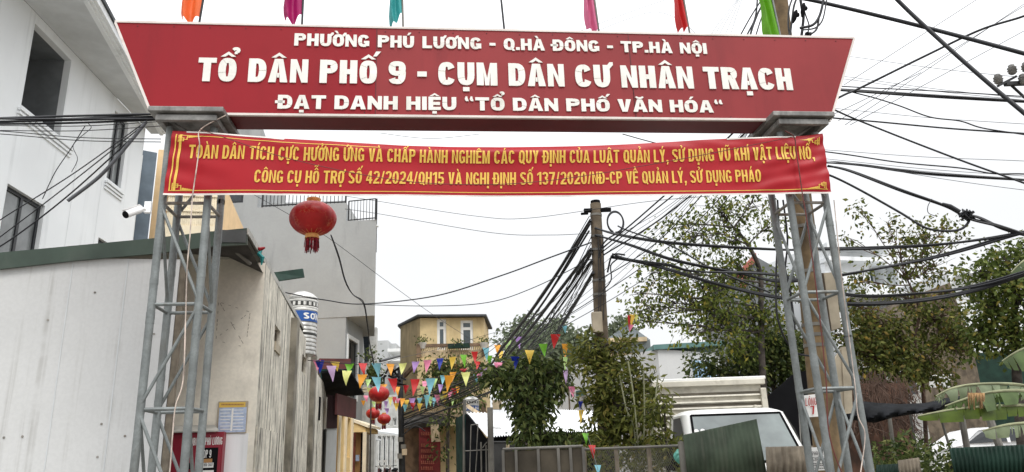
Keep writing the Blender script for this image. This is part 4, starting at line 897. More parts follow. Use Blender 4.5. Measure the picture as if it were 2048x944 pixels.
# ---- green sheet, water tank, cloth scraps, notice board, red cabinet
q = [at(545, 545, 12.5), at(605, 537, 13.2), at(608, 554, 13.2), at(553, 562, 12.5)]
m = MB(); m.slab(q, (0, .05, 0)); tag(obj('metal_sheet', m, M['tin_green_dark']), 'dark green metal sheet sticking out over the warehouse roof edge', 'metal sheet')
def tank(px, py, Y, wpx, hpx, label, word, ang):
    c = at(px, py, Y); r = wpx/2/FPX*Y*1.02; h = hpx/FPX*Y
    t = thing('water_tank', (c.x, c.y, c.z-h), label, 'water tank', 'steel roof tanks with a blue band'); base = (c.x, c.y, c.z-h)
    prof = [(r*.96, 0)]; nb = 14
    for k in range(nb): z = h*.86*k/nb; prof += [(r, z+.01), (r, z+h*.86/nb*.6), (r*.965, z+h*.86/nb*.8), (r*.965, z+h*.86/nb)]
    prof += [(r*1.0, h*.86), (r*1.01, h*.885), (r*.98, h*.90), (r*.7, h*.96), (r*.3, h), (.02, h)]
    m = MB(); m.lathe(prof, base, 40); b = obj('tank_body', m, M['steel_tank'], t, smooth=35)
    m = MB(); m.lathe([(r*1.012, h*.50), (r*1.012, h*.665)], base, 40, False); obj('label_band', m, M['tank_blue'], t, smooth=60)
    m = MB()
    for z in (.68, .72, .83): m.lathe([(r*1.013, h*z), (r*1.013, h*(z+.018))], base, 40, False)
    obj('white_band', m, M['tank_white'], t, smooth=60)
    m = MB(); m.lathe([(r*1.011, h*.745), (r*1.011, h*.815)], base, 40, False)
    m.lathe([(r*1.011, h*.30), (r*1.011, h*.33)], base, 40, False); obj('dark_band', m, M['tank_dark'], t, smooth=60)
    m = MB(); cap = h*.095; P_, W_ = text_polys(word, .95, .28, .22, .2, .4)
    for i, p_ in enumerate(P_):
        m.poly([(base[0]+r*(1.016+.0005*(i % 6))*math.sin(ang+x*cap/r), base[1]-r*(1.016+.0005*(i % 6))*math.cos(ang+x*cap/r), base[2]+h*.535+y*cap) for x, y in p_])
    obj('lettering', m, M['tank_white'], t)
    m = MB()
    for k in range(18):
        a = k*2*math.pi/18; a2 = a+.17
        m.quad(*[(base[0]+r*1.0135*math.sin(x), base[1]-r*1.0135*math.cos(x), base[2]+h*z) for x, z in ((a, .752), (a2, .752), (a2, .808), (a, .808))])
    obj('pattern_band', m, M['tank_white'], t)
    return t
tank(606, 584, 15.2, 60, 130, 'steel water tank with a blue lettered band standing above the mouldy lane wall', 'SƠN HÀ', .38)
q = at(520, 512, 8.7)
t = thing('cloth_scraps', (q.x, q.y, q.z), 'knot of red and teal cloth scraps caught on the warehouse roof edge', 'cloth')
m = MB(); a0 = at(522, 528, 8.7); m.tube([a0, at(522, 495, 8.7)], .004, 5); obj('stick', m, M['black'], t)
m = MB(); m.tube([at(513, 495, 8.7), at(520, 499, 8.68), at(530, 495, 8.7)], [.006, .028, .012], 7); obj('red_cloth', m, M['pennant_dr'], t)
m = MB(); m.tube([at(522, 500, 8.7), at(518, 508, 8.68), at(525, 515, 8.69), at(523, 530, 8.7)], [.02, .026, .028, .008], 7); obj('teal_cloth', m, M['pennant_t'], t)
# notice board
def fpanel(mb, x0, y0, x1, y1, off, th=.01):
    a = fr(x0, y0, off); b = fr(x1, y1, off); z0, z1 = min(a[1], b[1]), max(a[1], b[1])
    mb.hexa([F(a[0], z0, off), F(b[0], z0, off), F(b[0], z0, off-th), F(a[0], z0, off-th)], [F(a[0], z1, off), F(b[0], z1, off), F(b[0], z1, off-th), F(a[0], z1, off-th)])
c = F(*fr(465, 834, .02), .02)
t = thing('notice_board', c, 'notice board with a yellow heading and blue printed columns on the beige wall', 'notice board')
m = MB(); fpanel(m, 437, 803, 492, 866, .025, .02); obj('board', m, M['box_board'], t)
m = MB(); fpanel(m, 439, 805, 490.5, 814, .028, .003); obj('heading', m, M['paper_yellow'], t)
m = MB(); fpanel(m, 439, 815.5, 490.5, 864, .0285, .003); pb = obj('printed_sheet', m, M['paper_blue'], t)
m = MB()
for k in range(7):
    y = 819+k*6.5; fpanel(m, 440.5, y, 461+RNG.uniform(-2, 2), y+1.2, .030, .001); fpanel(m, 466, y+.5, 489+RNG.uniform(-3, 0), y+1.5, .030, .001)
fpanel(m, 463.5, 817, 464.3, 862, .030, .001); obj('text_lines', m, M['paper_white'], pb)
m = MB(); 
for k in range(15): x = 443+k*3; fpanel(m, x, 807.5, x+2, 810.5, .0295, .001)
obj('heading_text', m, M['wood_brown'], t)
# red cabinet with the ward name
c = F(*fr(398, 900, .2), .2)
t = thing('red_cabinet', (c.x, c.y, 0), 'dark red metal cabinet with white ward lettering standing behind the left tower', 'cabinet')
a = fr(345, 866, .20); b = fr(447, 866, .20); zt = a[1]
m = MB(); m.hexa([F(a[0], .4, .18), F(b[0], .4, .18), F(b[0], .4, .02), F(a[0], .4, .02)], [F(a[0], zt, .18), F(b[0], zt, .18), F(b[0], zt, .02), F(a[0], zt, .02)]); obj('carcass', m, M['cabinet_red'], t)
m = MB(); m.slab([F(a[0]-.03, zt+.002, .24), F(b[0]-.04, zt+.002, .24), F(b[0]-.14, zt+.075, .02), F(a[0]-.02, zt+.075, .02)], (0, 0, .012)); obj('canopy', m, M['roof_edge'], t)
sp_ = fr(377, 900, .2)[0]
for (x0, x1) in ((a[0]+.01, sp_-.006), (sp_+.006, b[0]-.012)):
    m = MB(); m.hexa([F(x0, .42, .2), F(x1, .42, .2), F(x1, .42, .182), F(x0, .42, .182)], [F(x0, zt-.025, .2), F(x1, zt-.025, .2), F(x1, zt-.025, .182), F(x0, zt-.025, .182)]); dr = obj('door', m, M['cabinet_red'], t)
def ftext(txt, x0, y0, x1, cap, off, mt, par, w=.5, t_=.17, b_=.13):
    p0 = fr(x0, y0, off); p1 = fr(x1, y0, off); k = cap; mb = MB()
    lettering(mb, txt, w, t_, b_, .12, .35, lambda x, y, kk: F(p0[0]+x, p0[1]+y*k, off+kk), p1[0]-p0[0]); obj('lettering', mb, mt, par)
cp = fr(440, 875, .2)[1]-fr(440, 890, .2)[1]
ftext('UBND P. PHÚ LƯƠNG', 382, 891, 444, cp, .203, M['paper_white'], dr)
m = MB(); fpanel(m, 399, 896, 432, 960, .203, .002); wn = obj('viewing_window', m, M['black'], dr)
ftext('TDP 9', 402, 916, 422, cp*1.05, .206, M['paper_white'], dr)
m = MB(); fpanel(m, 404, 918, 424, 925, .205, .001); obj('brown_notice', m, M['wood_brown'], dr)
m = MB(); fpanel(m, 404, 926, 426.5, 935, .205, .001); fpanel(m, 404, 941, 426, 960, .205, .001); obj('white_notice', m, M['paper_white'], dr)
ftext('CHỮA CHÁY', 405, 933, 425, cp*.4, .2065, M['ink'], dr)
m = MB(); q = F(*fr(380, 932, .2), .2); m.box(q-AD*.01, (.02, .03, .07), fang); obj('latch', m, M['black'], t)
# tagged rectangle scratched on the beige wall: faint pencil square
m = MB()
for (x0, y0, x1, y1) in ((435, 603, 500, 624), (437, 605, 432, 680), (432, 681, 490, 694), (500, 626, 492, 690), (440, 606, 488, 690), (492, 630, 438, 672)):
    for k in range(9):
        if RNG.random() < .35: continue
        u0, z0 = fr(x0+(x1-x0)*k/9, y0+(y1-y0)*k/9, .004); u1_, z1_ = fr(x0+(x1-x0)*(k+.7)/9, y0+(y1-y0)*(k+.7)/9, .004)
        m = MB(); m.tube([F(u0, z0, .002), F(u1_, z1_, .002)], .003, 4); obj('pencil_mark', m, M['wood_grey'], wh)

# ================================================================== FAR LANE
# maroon sheet hut and grey block wall
def lane_box(name, px0, px1, Y0, Y1, off, z0, z1, depth, mt, parent, ops=()):
    pass
def lanepl(px, py, off): q = pl(px, py, Kv+FD*off, AL); return (Vector((q.x, q.y, 0))-Kv).dot(AD), q.z
A = at(652, 900, 20.5); B = at(673, 900, 20.6)
t = thing('tin_hut', (A.x, A.y, 0), 'dark maroon corrugated tin hut on a grey block wall beside the lane', 'hut')
z1 = at(680, 790, 20.5).z; zm = at(680, 856, 20.5).z; zq = at(660, 715, 20.5).z
m = MB(); m.wall(A, B, 0, zm, 1.2); obj('block_wall', m, M['grey_wall'], t)
m = MB()
for k in range(14):
    a_, b_ = A.lerp(B, k/14), A.lerp(B, (k+.6)/14); m.wall(a_-Vector((0, .04, 0)), b_-Vector((0, .04, 0)), zm, z1, .03)
m.wall(A, B, zm, z1, .05); obj('tin_cladding', m, M['maroon_dark'], t)
C_ = at(712, 840, 22.5); zc = at(700, 793, 21.5).z; zd = at(705, 835, 22).z
m = MB(); m.wall(at(674, 800, 20.4), C_, zd, zc, .05); obj('gate_panel', m, M['maroon'], t)
A = at(645, 740, 20); B = at(722, 770, 22)
t = thing('dark_awning', (A.x, A.y, A.z), 'black tarpaulin awning with a green front edge sloping out over the lane', 'awning')
m = MB(); m.slab([at(642, 746, 19.4), at(700, 741, 20), at(728, 790, 22.5), at(650, 795, 21.5)], (0, 0, .05)); obj('tarpaulin', m, M['tarp_black'], t)
m = MB(); m.slab([at(640, 738, 19.9), at(706, 738, 20.9), at(706, 752, 20.9), at(642, 758, 19.9)], (0, .05, 0)); obj('edge_board', m, M['tarp_green'], t)
A = at(640, 690, 27.2); B = at(762, 700, 27.6)
t = thing('maroon_roofed_house', (A.x, A.y, 0), 'low house with a maroon tiled parapet behind the first row of pennants', 'house')
m = MB(); z1 = at(700, 716, 27.4).z; z2 = at(700, 744, 27.4).z; m.wall(A, at(702, 700, 27.6), z2, z1, .4); obj('parapet', m, M['maroon'], t)
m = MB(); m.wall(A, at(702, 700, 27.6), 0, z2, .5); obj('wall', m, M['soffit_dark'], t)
# yellow house front with tall slots
q0 = at(676, 930, 22.6); q1 = at(705, 930, 27.5)
A = Vector((q0.x, q0.y, 0)); B = Vector((q1.x, q1.y, 0))
t = thing('yellow_house', A, 'bright yellow house front with tall narrow slots and pilasters on the lane', 'house')
ztp = at(680, 808, 22.8).z; L = (B-A).length
uy = lambda x: uz(x, 880, A, B)[0]
sl_ = [(uy(681), uy(687), .3, ztp-.25), (uy(694.5), uy(700), at(697, 915, 26).z, ztp-.25)]
m = MB(); facade(m, A, B, 0, ztp+.35, sl_, .25); closed(m, A, B, 4, 0, ztp+.35); obj('wall', m, M['yellow_house'], t, recalc=False)
for o in sl_: window(t, A, B, o, .24, .06, M['rail_brown'], M['glass'], mull=1)
dA = (B-A).normalized(); nA = Vector((dA.y, -dA.x, 0))
for u, v in ((.02, uy(676)), (uy(688), uy(690)), (uy(701), uy(703))): m = MB(); m.hexa([A+dA*u+nA*.06, A+dA*v+nA*.06, A+dA*v+nA*.002, A+dA*u+nA*.002], [p_+Vector((0, 0, ztp)) for p_ in (A+dA*u+nA*.06, A+dA*v+nA*.06, A+dA*v+nA*.002, A+dA*u+nA*.002)]); obj('pilaster', m, M['cream'], t)
# porch with brown door
A = at(703, 870, 28); B = at(731, 870, 28.2)
t = thing('yellow_porch', (A.x, A.y, 0), 'small yellow gabled porch with a brown wooden door on the lane', 'porch')
ze = at(716, 864, 28).z; za_ = at(706, 842, 28).z; zb_ = at(731, 855, 28).z
m = MB(); m.slab([zz(A, ze), zz(B, ze), zz(B, zb_), zz(A, za_)], (0, 2.5, 0)); obj('gable', m, M['yellow_house'], t)
m = MB(); m.slab([zz(A, za_)-Vector((.05, .05, 0)), zz(B, zb_)-Vector((-.1, .05, 0)), zz(B, zb_)+Vector((.1, -.05, .1)), zz(A, za_)+Vector((-.05, -.05, .1))], (0, 2.6, 0)); obj('roof', m, M['cream'], t)
m = MB(); m.wall(at(711, 900, 28.6), at(720, 900, 28.6), 0, ze, .1); dr = obj('door', m, M['wood_brown'], t)
m = MB(); c = at(715, 916, 28.5); m.box((c.x, c.y, c.z), (.13, .02, .22)); obj('plaque', m, M['paper_blue'], t)
m = MB(); m.wall(at(704.5, 900, 28.7), at(710.5, 900, 28.7), 0, ze, .1); obj('door_jamb', m, M['brick_red'], t)
m = MB(); m.wall(at(721, 900, 28.9), at(728, 900, 28.9), 0, ze, .1); obj('side_panel', m, M['glass'], t)
m = MB(); c = at(729, 900, 28.2); m.box((c.x, c.y, ze/2), (.12, .12, ze)); obj('post', m, M['cream'], t)
# stone building behind porch
A = at(706, 800, 36); B = at(732, 800, 36.5)
t = thing('stone_house', (A.x, A.y, 0), 'grey stone house front with a small shrub growing on it, above the yellow porch', 'house')
m = MB(); m.wall(A, B, 0, at(715, 745, 36).z, 4); obj('wall', m, M['lane_white'], t)
m = MB(); m.wall(at(712, 745, 35.5), at(738, 745, 36), at(725, 779, 36).z, at(725, 775, 36).z, .8); m.wall(at(712, 745, 35.5), at(738, 745, 36), at(725, 785, 36).z, at(725, 781, 36).z, .8); obj('ledge', m, M['cream'], t)
A = at(731, 900, 40); B = at(753, 900, 45)
t = thing('white_house', (A.x, A.y, 0), 'small white rendered house with a dark narrow slot at the far end of the lane', 'house')
z1 = at(745, 835, 37).z; q = at(738, 870, 36).z
m = MB(); facade(m, A, B, 0, z1, [(2.2, 2.75, at(748, 910, 38).z, at(748, 875, 38).z)], .2); closed(m, A, B, 4, 0, z1); obj('wall', m, M['lane_white'], t, recalc=False)
m = MB(); m.wall(A+Vector((-.1, -.3, 0)), B+Vector((.25, -.1, 0)), at(745, 872, 37).z, at(745, 868, 37).z, .5); obj('ledge', m, M['soffit_grey'], t)
m = MB(); m.wall(at(729, 900, 35.5), at(738, 900, 35.8), 0, at(733, 868, 35.5).z, .2); obj('side_wall', m, M['wood_grey'], t)
A = at(748, 900, 52); B = at(800, 900, 52)
t = thing('shuttered_house', (A.x, A.y, 0), 'pale shuttered house front closing the far end of the lane', 'house')
z1 = at(775, 790, 52).z; ops = [opn(A, B, 756+k*9, 872, 762+k*9, 938) for k in range(4)]+[opn(A, B, 774, 838, 780, 852), opn(A, B, 786, 836, 793, 852)]
m = MB(); facade(m, A, B, 0, z1, ops, .2); closed(m, A, B, 5, 0, z1); obj('wall', m, M['lane_white'], t, recalc=False)
for o in ops: window(t, A, B, o, .18, .08, M['white_frame'], M['glass'])
m = MB(); m.slab([at(752, 862, 50), at(800, 860, 50), at(800, 872, 49), at(756, 866, 49)], (0, 0, .12)); obj('porch_roof', m, M['soffit_grey'], t)
# far grey blocks on the skyline
A = at(752, 700, 60); B = at(776, 700, 60)
t = thing('apartment_block', (A.x, A.y, 0), 'distant grey apartment block with white balcony slabs left of the yellow house', 'building')
m = MB(); m.wall(A, B, 0, at(765, 681, 60).z, 8); obj('wall', m, M['grey_wall_light'], t)
m = MB(); m.wall(at(776, 700, 61), at(792, 700, 61), 0, at(785, 687, 61).z, 8); obj('side_wing', m, M['grey_wall_light'], t)
for y in (697, 716): m = MB(); m.wall(at(775, 700, 58), at(800, 700, 58), at(785, y+6, 58).z, at(785, y, 58).z, 3); obj('balcony_slab', m, M['white_frame'], t)
A = at(722, 700, 40); B = at(752, 700, 40)
t = thing('narrow_house', (A.x, A.y, 0), 'narrow white house side just past the grey building with a creeper below', 'house')
m = MB(); m.wall(A, B, 0, at(740, 655, 40).z, .4); obj('wall', m, M['lane_white'], t)
m = MB(); c = at(730, 690, 39.9); m.box((c.x, c.y, c.z), (.45, .04, 1.8)); obj('window', m, M['glass'], t)

# ---- yellow balcony house
C0 = at(840, 640, 32); L0 = at(801, 650, 35.5); R0_ = at(968, 640, 32.4)
Av, Bv_, Lv = Vector((C0.x, C0.y, 0)), Vector((R0_.x, R0_.y, 0)), Vector((L0.x, L0.y, 0))
t = thing('yellow_balcony_house', Av, 'weathered yellow three storey house with two tall windows over a balcony', 'house')
ztp = at(900, 634, 32).z; zl_ = at(801, 652, 35.5).z
oa, ob = opn(Av, Bv_, 874, 638, 893, 700), opn(Av, Bv_, 921, 640, 947, 700)
zb = at(900, 716, 31.6).z
m = MB(); facade(m, Av, Bv_, 0, ztp, [oa, ob], .15); obj('front_wall', m, M['yellow_wall'], t, recalc=False)
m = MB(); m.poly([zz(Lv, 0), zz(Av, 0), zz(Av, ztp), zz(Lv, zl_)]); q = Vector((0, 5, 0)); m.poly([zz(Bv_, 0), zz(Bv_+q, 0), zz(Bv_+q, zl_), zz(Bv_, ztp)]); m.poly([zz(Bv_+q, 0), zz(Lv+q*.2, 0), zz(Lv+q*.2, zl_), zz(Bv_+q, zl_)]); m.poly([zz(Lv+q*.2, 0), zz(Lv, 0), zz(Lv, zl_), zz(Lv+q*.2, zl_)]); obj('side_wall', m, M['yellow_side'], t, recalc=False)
for o in (oa, ob): window(t, Av, Bv_, o, .12, .12, M['white_frame'], M['glass_blue'], mull=1, trans=o[2]+(o[3]-o[2])*.72)
m = MB(); m.slab([zz(Lv, zl_)+Vector((-.15, .1, 0)), zz(Av, ztp)+Vector((-.06, -.3, .02)), zz(Bv_, ztp)+Vector((.12, -.3, .0)), zz(Bv_, zl_)+Vector((.2, 5, 0)), zz(Lv, zl_)+Vector((-.15, 1.2, 0))], (0, 0, .09)); obj('roof', m, M['roof_tile'], t)
for (yt, yb, nm) in ((690, 716, 0), (806, 838, 1)):
    z0, z1 = at(900, yb, 31.4).z, at(900, yt, 31.4).z; fl = [at(838, yb, 30.9), at(968, yb, 31.2)]
    fa, fb_ = Vector((fl[0].x, fl[0].y, 0)), Vector((fl[1].x, fl[1].y, 0))
    m = MB(); m.hexa([zz(fa, z0-.28), zz(fb_, z0-.28), zz(Bv_, z0-.28), zz(Av, z0-.28)], [zz(fa, z0), zz(fb_, z0), zz(Bv_, z0), zz(Av, z0)]); bs = obj('balcony_slab', m, M['yellow_wall'], t)
    m = MB(); m.hexa([zz(fa, z1-.12)-Vector((0, .06, 0)), zz(fb_, z1-.12)-Vector((0, .06, 0)), zz(fb_, z1-.12)+Vector((0, .1, 0)), zz(fa, z1-.12)+Vector((0, .1, 0))], [zz(fa, z1)-Vector((0, .06, 0)), zz(fb_, z1)-Vector((0, .06, 0)), zz(fb_, z1)+Vector((0, .1, 0)), zz(fa, z1)+Vector((0, .1, 0))])
    obj('handrail', m, M['rail_brown'], bs)
    m = MB(); nb = 30
    for k in range(nb): c = fa.lerp(fb_, (k+.5)/nb); m.tube([zz(c, z0), zz(c, z0+.25)+Vector((.04, 0, 0)), zz(c, (z0+z1)/2)-Vector((.04, 0, 0)), zz(c, z1-.1)], [.03, .055, .03, .035], 6)
    obj('baluster', m, M['rail_beige'], bs, smooth=50)
    m = MB()
    for k in (0, 1): c = fa.lerp(fb_, k); m.box((c.x, c.y, (z0+z1)/2), (.18, .18, z1-z0)); m.tube([zz(c, z0+.3), zz(Av if k == 0 else Bv_, z0+.3)], .04, 5); m.tube([zz(c, z1-.05), zz(Av if k == 0 else Bv_, z1-.05)], .05, 5)
    obj('corner_post', m, M['rail_brown'], bs)
m = MB()
for px in (842, 857, 897, 940): c = at(px, 780, 30.95); m.box((c.x, c.y, c.z/2+1.6), (.28, .28, at(px, 722, 31).z-1.6-c.z/2+c.z/2-1.6+.0)) if False else m.box((c.x, c.y, at(px, 760, 31).z), (.28, .28, at(px, 722, 31).z-at(px, 806, 31).z))
obj('pillar', m, M['yellow_wall'], t)
m = MB(); m.slab([at(790, 765, 34), at(838, 716, 30.7), at(838, 722, 30.7), at(790, 775, 34)], (0, .4, 0)); obj('side_eave', m, M['rail_brown'], t)
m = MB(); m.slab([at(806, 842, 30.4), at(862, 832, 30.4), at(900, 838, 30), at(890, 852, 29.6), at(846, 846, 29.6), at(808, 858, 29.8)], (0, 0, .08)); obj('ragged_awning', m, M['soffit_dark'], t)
m = MB(); m.wall(at(800, 900, 30.6), at(840, 900, 30.4), 0, at(820, 850, 30.5).z, .1); obj('ground_floor_wall', m, M['rail_brown'], t)
c = at(860, 900, 29.7)
t = thing('maroon_sign', (c.x, c.y, 0), 'tall maroon sign with dull rows of lettering at the foot of the yellow balcony house', 'sign')
m = MB(); m.wall(at(838, 900, 29.7), at(881, 900, 29.9), .2, at(860, 849, 29.8).z, .08); sb = obj('panel', m, M['sign_maroon'], t)
rg = random.Random(3)
for r_ in range(7):
    m = MB()
    y = 864+r_*11.5; x = 842
    while x < 866 and r_ != 1:
        w_ = rg.uniform(1.6, 3.2); a_ = at(x, y, 29.68); b_ = at(x+w_, y+6.5, 29.7)
        m.hexa([(a_.x, a_.y-.01, b_.z), (b_.x, a_.y-.01, b_.z), (b_.x, a_.y+.02, b_.z), (a_.x, a_.y+.02, b_.z)], [(a_.x, a_.y-.01, b_.z+.04), (b_.x, a_.y-.01, b_.z+.04), (b_.x, a_.y+.02, b_.z+.04), (a_.x, a_.y+.02, b_.z+.04)])
        m.hexa([(a_.x, a_.y-.01, b_.z+.05), (a_.x+.03, a_.y-.01, b_.z+.05), (a_.x+.03, a_.y+.02, b_.z+.05), (a_.x, a_.y+.02, b_.z+.05)], [(a_.x, a_.y-.01, a_.z), (a_.x+.03, a_.y-.01, a_.z), (a_.x+.03, a_.y+.02, a_.z), (a_.x, a_.y+.02, a_.z)]); x += w_+1.2
    if m.v: obj('worn_lettering', m, M['sign_text_dull'], sb)
c = at(871, 866, 29.3); m = MB(); m.slab([at(861, 848, 29.3), at(877, 847, 29.3), at(881, 883, 29.3), at(863, 884, 29.3)], (0, .05, 0)); tag(obj('hanging_board', m, M['rail_beige']), 'tan board hanging over the corner of the maroon sign', 'board')
# plant pots along the balcony handrail
for (px, py, k) in ((845, 688, 0), (918, 692, 1), (968, 688, 0)):
    c = at(px, py, 30.9); t = thing('balcony_planter', (c.x, c.y, c.z-.2), ('round white plant pot on the left end of the yellow balcony', 'long green planter on the yellow balcony rail between its windows', 'round pale plant pot on the right end of the yellow balcony')[(0 if px < 900 else 2) if k == 0 else 1], 'planter')
    m = MB(); (m.lathe([(.10, -.2), (.17, 0), (.18, .05), (.15, .05)], c, 12) if k == 0 else m.box(c, (.9, .25, .18))); obj('pot', m, M['ceramic'] if k == 0 else M['tin_green_dark'], t)
    m = MB(); rg = random.Random(px)
    for _ in range(60):
        p0 = c+Vector((rg.gauss(0, .14), rg.gauss(0, .12), .05+abs(rg.gauss(.08, .1)))); v = Vector((rg.gauss(0, 1), rg.gauss(0, 1), rg.gauss(0, 1))).normalized()*.07; w_ = v.orthogonal().normalized()*.03; m.add([p0, p0+v+w_, p0+2*v, p0+v-w_], [(0, 1, 2, 3)])
    obj('leaves', m, LEAF_DARK, t, recalc=False)
# ================================================================== RIGHT SIDE
# ---- shack with white corrugated roof
c = at(960, 900, 17)
t = thing('tarpaulin_shack', (c.x, c.y, 0), 'ramshackle shack with a bright corrugated tin roof and dark green and black tarpaulin walls', 'shack')
m = MB(); m.wall(at(912, 900, 18.6), at(931, 900, 17.2), 0, at(925, 830, 17.4).z, .05); obj('side_tarpaulin', m, M['tarp_green'], t)
m = MB(); m.slab([at(931, 960, 17.2), at(990, 960, 16.8), at(990, 868, 16.8), at(973, 876, 16.8), at(938, 830, 17.2), at(931, 826, 17.2)], (0, .05, 0)); obj('front_tarpaulin', m, M['tarp_black'], t)
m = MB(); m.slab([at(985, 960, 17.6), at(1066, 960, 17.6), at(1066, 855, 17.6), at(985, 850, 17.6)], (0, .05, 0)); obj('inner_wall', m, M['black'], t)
def corrugated(mb, a, b, c, d, n, amp, th=.012):
    """sheet a-b (low edge) to d-c (high edge) with ribs running low to high"""
    k = n*4; nrm = ((b-a).cross(d-a)).normalized(); vs = []
    for i in range(k+1):
        f = i/k; o = nrm*amp*math.sin(2*math.pi*n*f)
        vs += [a.lerp(b, f)+o, d.lerp(c, f)+o]
    mb.add(vs, [(2*i, 2*i+2, 2*i+3, 2*i+1) for i in range(k)])
m = MB(); corrugated(m, at(974, 874, 16.4), at(1090, 866, 16.4), at(1075, 826, 19.5), at(933, 825, 17.6), 22, .02); corrugated(m, at(974, 874, 16.4), at(974.5, 874, 16.4), at(934, 825, 17.6), at(933, 825, 17.6), 1, .01); r1 = obj('tin_roof', m, M['tin_white'], t, smooth=60, recalc=False)
m = MB(); m.slab([at(984, 854, 16.45), at(1002, 855, 16.45), at(1002, 858, 16.45), at(984, 857, 16.45)], (0, .04, 0)); obj('white_batten', m, M['tin_white'], t)
for px, y0, x1 in ((980, 795, 984), ):
    m = MB(); a = at(px, 815, 15.6); b = at(982, 940, 15.6); m.tube([(b.x, b.y, 0), a], .06, 10); obj('post', m, M['post_grey'], t, smooth=40)
m = MB(); z_ = at(1000, 884, 16.6).z; m.tube([at(984, 884, 15.7), at(1030, 884, 16)], .018, 6); m.slab([at(984, 960, 16.1), at(1032, 960, 16.1), at(1032, 886, 16.1), at(984, 887, 16.1)], (0, .03, 0)); obj('grey_panel', m, M['panel_grey'], t)
m = MB(); c = at(1015, 893, 16); m.slab([at(1012, 889, 16.05), at(1019, 889, 16.05), at(1018, 899, 16.05), at(1012, 898, 16.05)], (0, .02, 0)); obj('paper_tag', m, M['rail_beige'], t)
m = MB()
for pts in (((942, 850), (939, 960)), ((956, 848), (953, 902)), ((942, 850), (956, 848)), ((930, 902), (982, 899)), ((954, 902), (950, 960)), ((962, 884), (963, 960)), ((972, 890), (973, 960)), ((965, 896), (974, 884))):
    m.tube([at(*pts[0], 16.7), at(*pts[1], 16.7)], .018 if pts[0][0] in (962, 972) else .012, 5)
obj('pole_frame', m, M['post_grey'], t)
m = MB(); m.tube([at(929, 960, 17.3), at(929, 800, 17.3)], .04, 8); obj('white_pipe', m, M['post_grey'], t)
c = at(1140, 870, 19); t = thing('tin_roofed_shed', (c.x, c.y, 0), 'low shed whose white tin roof shows behind the broad dark tree', 'shed')
m = MB(); corrugated(m, at(1085, 862, 17), at(1195, 864, 17), at(1195, 822, 21), at(1085, 818, 21), 26, .02); obj('tin_roof', m, M['tin_white'], t, smooth=60, recalc=False)
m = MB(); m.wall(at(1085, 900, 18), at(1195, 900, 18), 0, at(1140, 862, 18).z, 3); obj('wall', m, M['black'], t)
tank(942, 793, 21, 30, 55, 'steel water tank showing its blue lettered band behind the tarpaulin shack', 'SƠN HÀ', -.75)
c = at(995, 808, 21); m = MB(); m.slab([at(985, 800, 21), at(1003, 800, 21), at(1003, 818, 21), at(985, 818, 21)], (0, .3, 0)); tag(obj('board', m, M['rail_beige']), 'small tan board behind the shack roof beside the far water tank', 'board')
m = MB(); m.slab([at(928, 803, 20), at(972, 832, 18.5), at(965, 838, 18.5), at(924, 808, 20)], (0, .06, 0)); tag(obj('leaning_plank', m, M['rail_beige']), 'pale plank leaning behind the shack beside the water tank', 'plank')
# white house strip and green awning behind the trees
c = at(1165, 770, 26); t = thing('white_shop_house', (c.x, c.y, 0), 'white house with grey pillar and green awning between the dark tree and the climber', 'house')
m = MB(); m.wall(at(1140, 800, 26), at(1300, 800, 26), 0, at(1200, 750, 26).z, 5); obj('wall', m, M['yellow_side'], t)
m = MB(); m.wall(at(1143, 800, 25.7), at(1176, 800, 25.7), at(1150, 754, 25.7).z, at(1150, 750, 25.7).z, .3); obj('ledge', m, M['house_white'], t)
m = MB(); m.wall(at(1137, 800, 25.5), at(1152, 800, 25.5), 0, at(1145, 762, 25.5).z, .3); obj('pillar', m, M['pole_conc'], t)
m = MB(); m.slab([at(1152, 782, 25), at(1172, 778, 25), at(1172, 790, 24), at(1152, 793, 24)], (0, .05, 0)); obj('awning', m, M['tarp_green'], t)
# gabled house and white block with teal trim
A = at(1219, 700, 30); B = at(1292, 700, 30); ax_ = at(1257, 648, 31)
t = thing('grey_gable_house', (A.x, A.y, 0), 'cream house with a grey ribbed gable roof behind the climber covered pole', 'house')
ze = at(1255, 681, 30).z; m = MB(); m.wall(A, B, 0, ze, 6); obj('wall', m, M['cream'], t)
m = MB(); e0, e1 = at(1212, 679, 29.4), at(1300, 679, 29.4); corrugated(m, e0, e1, at(1258, 649, 32), at(1256, 649, 32), 20, .02); m.slab([e0, e1, e1-Vector((0, 0, .5)), e0-Vector((0, 0, .5))], (0, .3, 0)); obj('roof', m, M['roof_slate'], t, recalc=False)
m = MB(); m.wall(at(1214, 700, 29.3), at(1296, 700, 29.3), ze-.15, ze+.02, .1); obj('gutter', m, M['rail_beige'], t)
A = at(1319, 740, 22); B = at(1440, 740, 23.5)
t = thing('white_block_house', (A.x, A.y, 0), 'plain off-white house with a teal roof edge and a pale blue patch behind the lorry', 'house')
zr_ = at(1320, 698, 22).z; m = MB(); m.wall(A, B, 0, zr_, 5); obj('wall', m, M['shed_white'], t)
m = MB(); ra, rb = at(1308, 699, 21.8), at(1450, 690, 23.4); m.slab([ra, rb, rb+Vector((0, 5, .1)), ra+Vector((0, 5, .1))], (0, 0, .14)); obj('roof', m, M['teal_trim'], t)
m = MB(); m.wall(at(1392, 740, 22.7), at(1432, 740, 23.2), at(1400, 760, 22.9).z, at(1410, 722, 22.9).z, .1); obj('blue_panel', m, M['blue_tint'], t)
m = MB(); m.slab([at(1296, 738, 24), at(1320, 752, 24), at(1320, 760, 24), at(1285, 760, 24)], (0, 3, 0)); tag(obj('shed_roof', m, M['roof_slate']), 'small dark grey sloping roof between the gable house and the lorry box', 'roof')

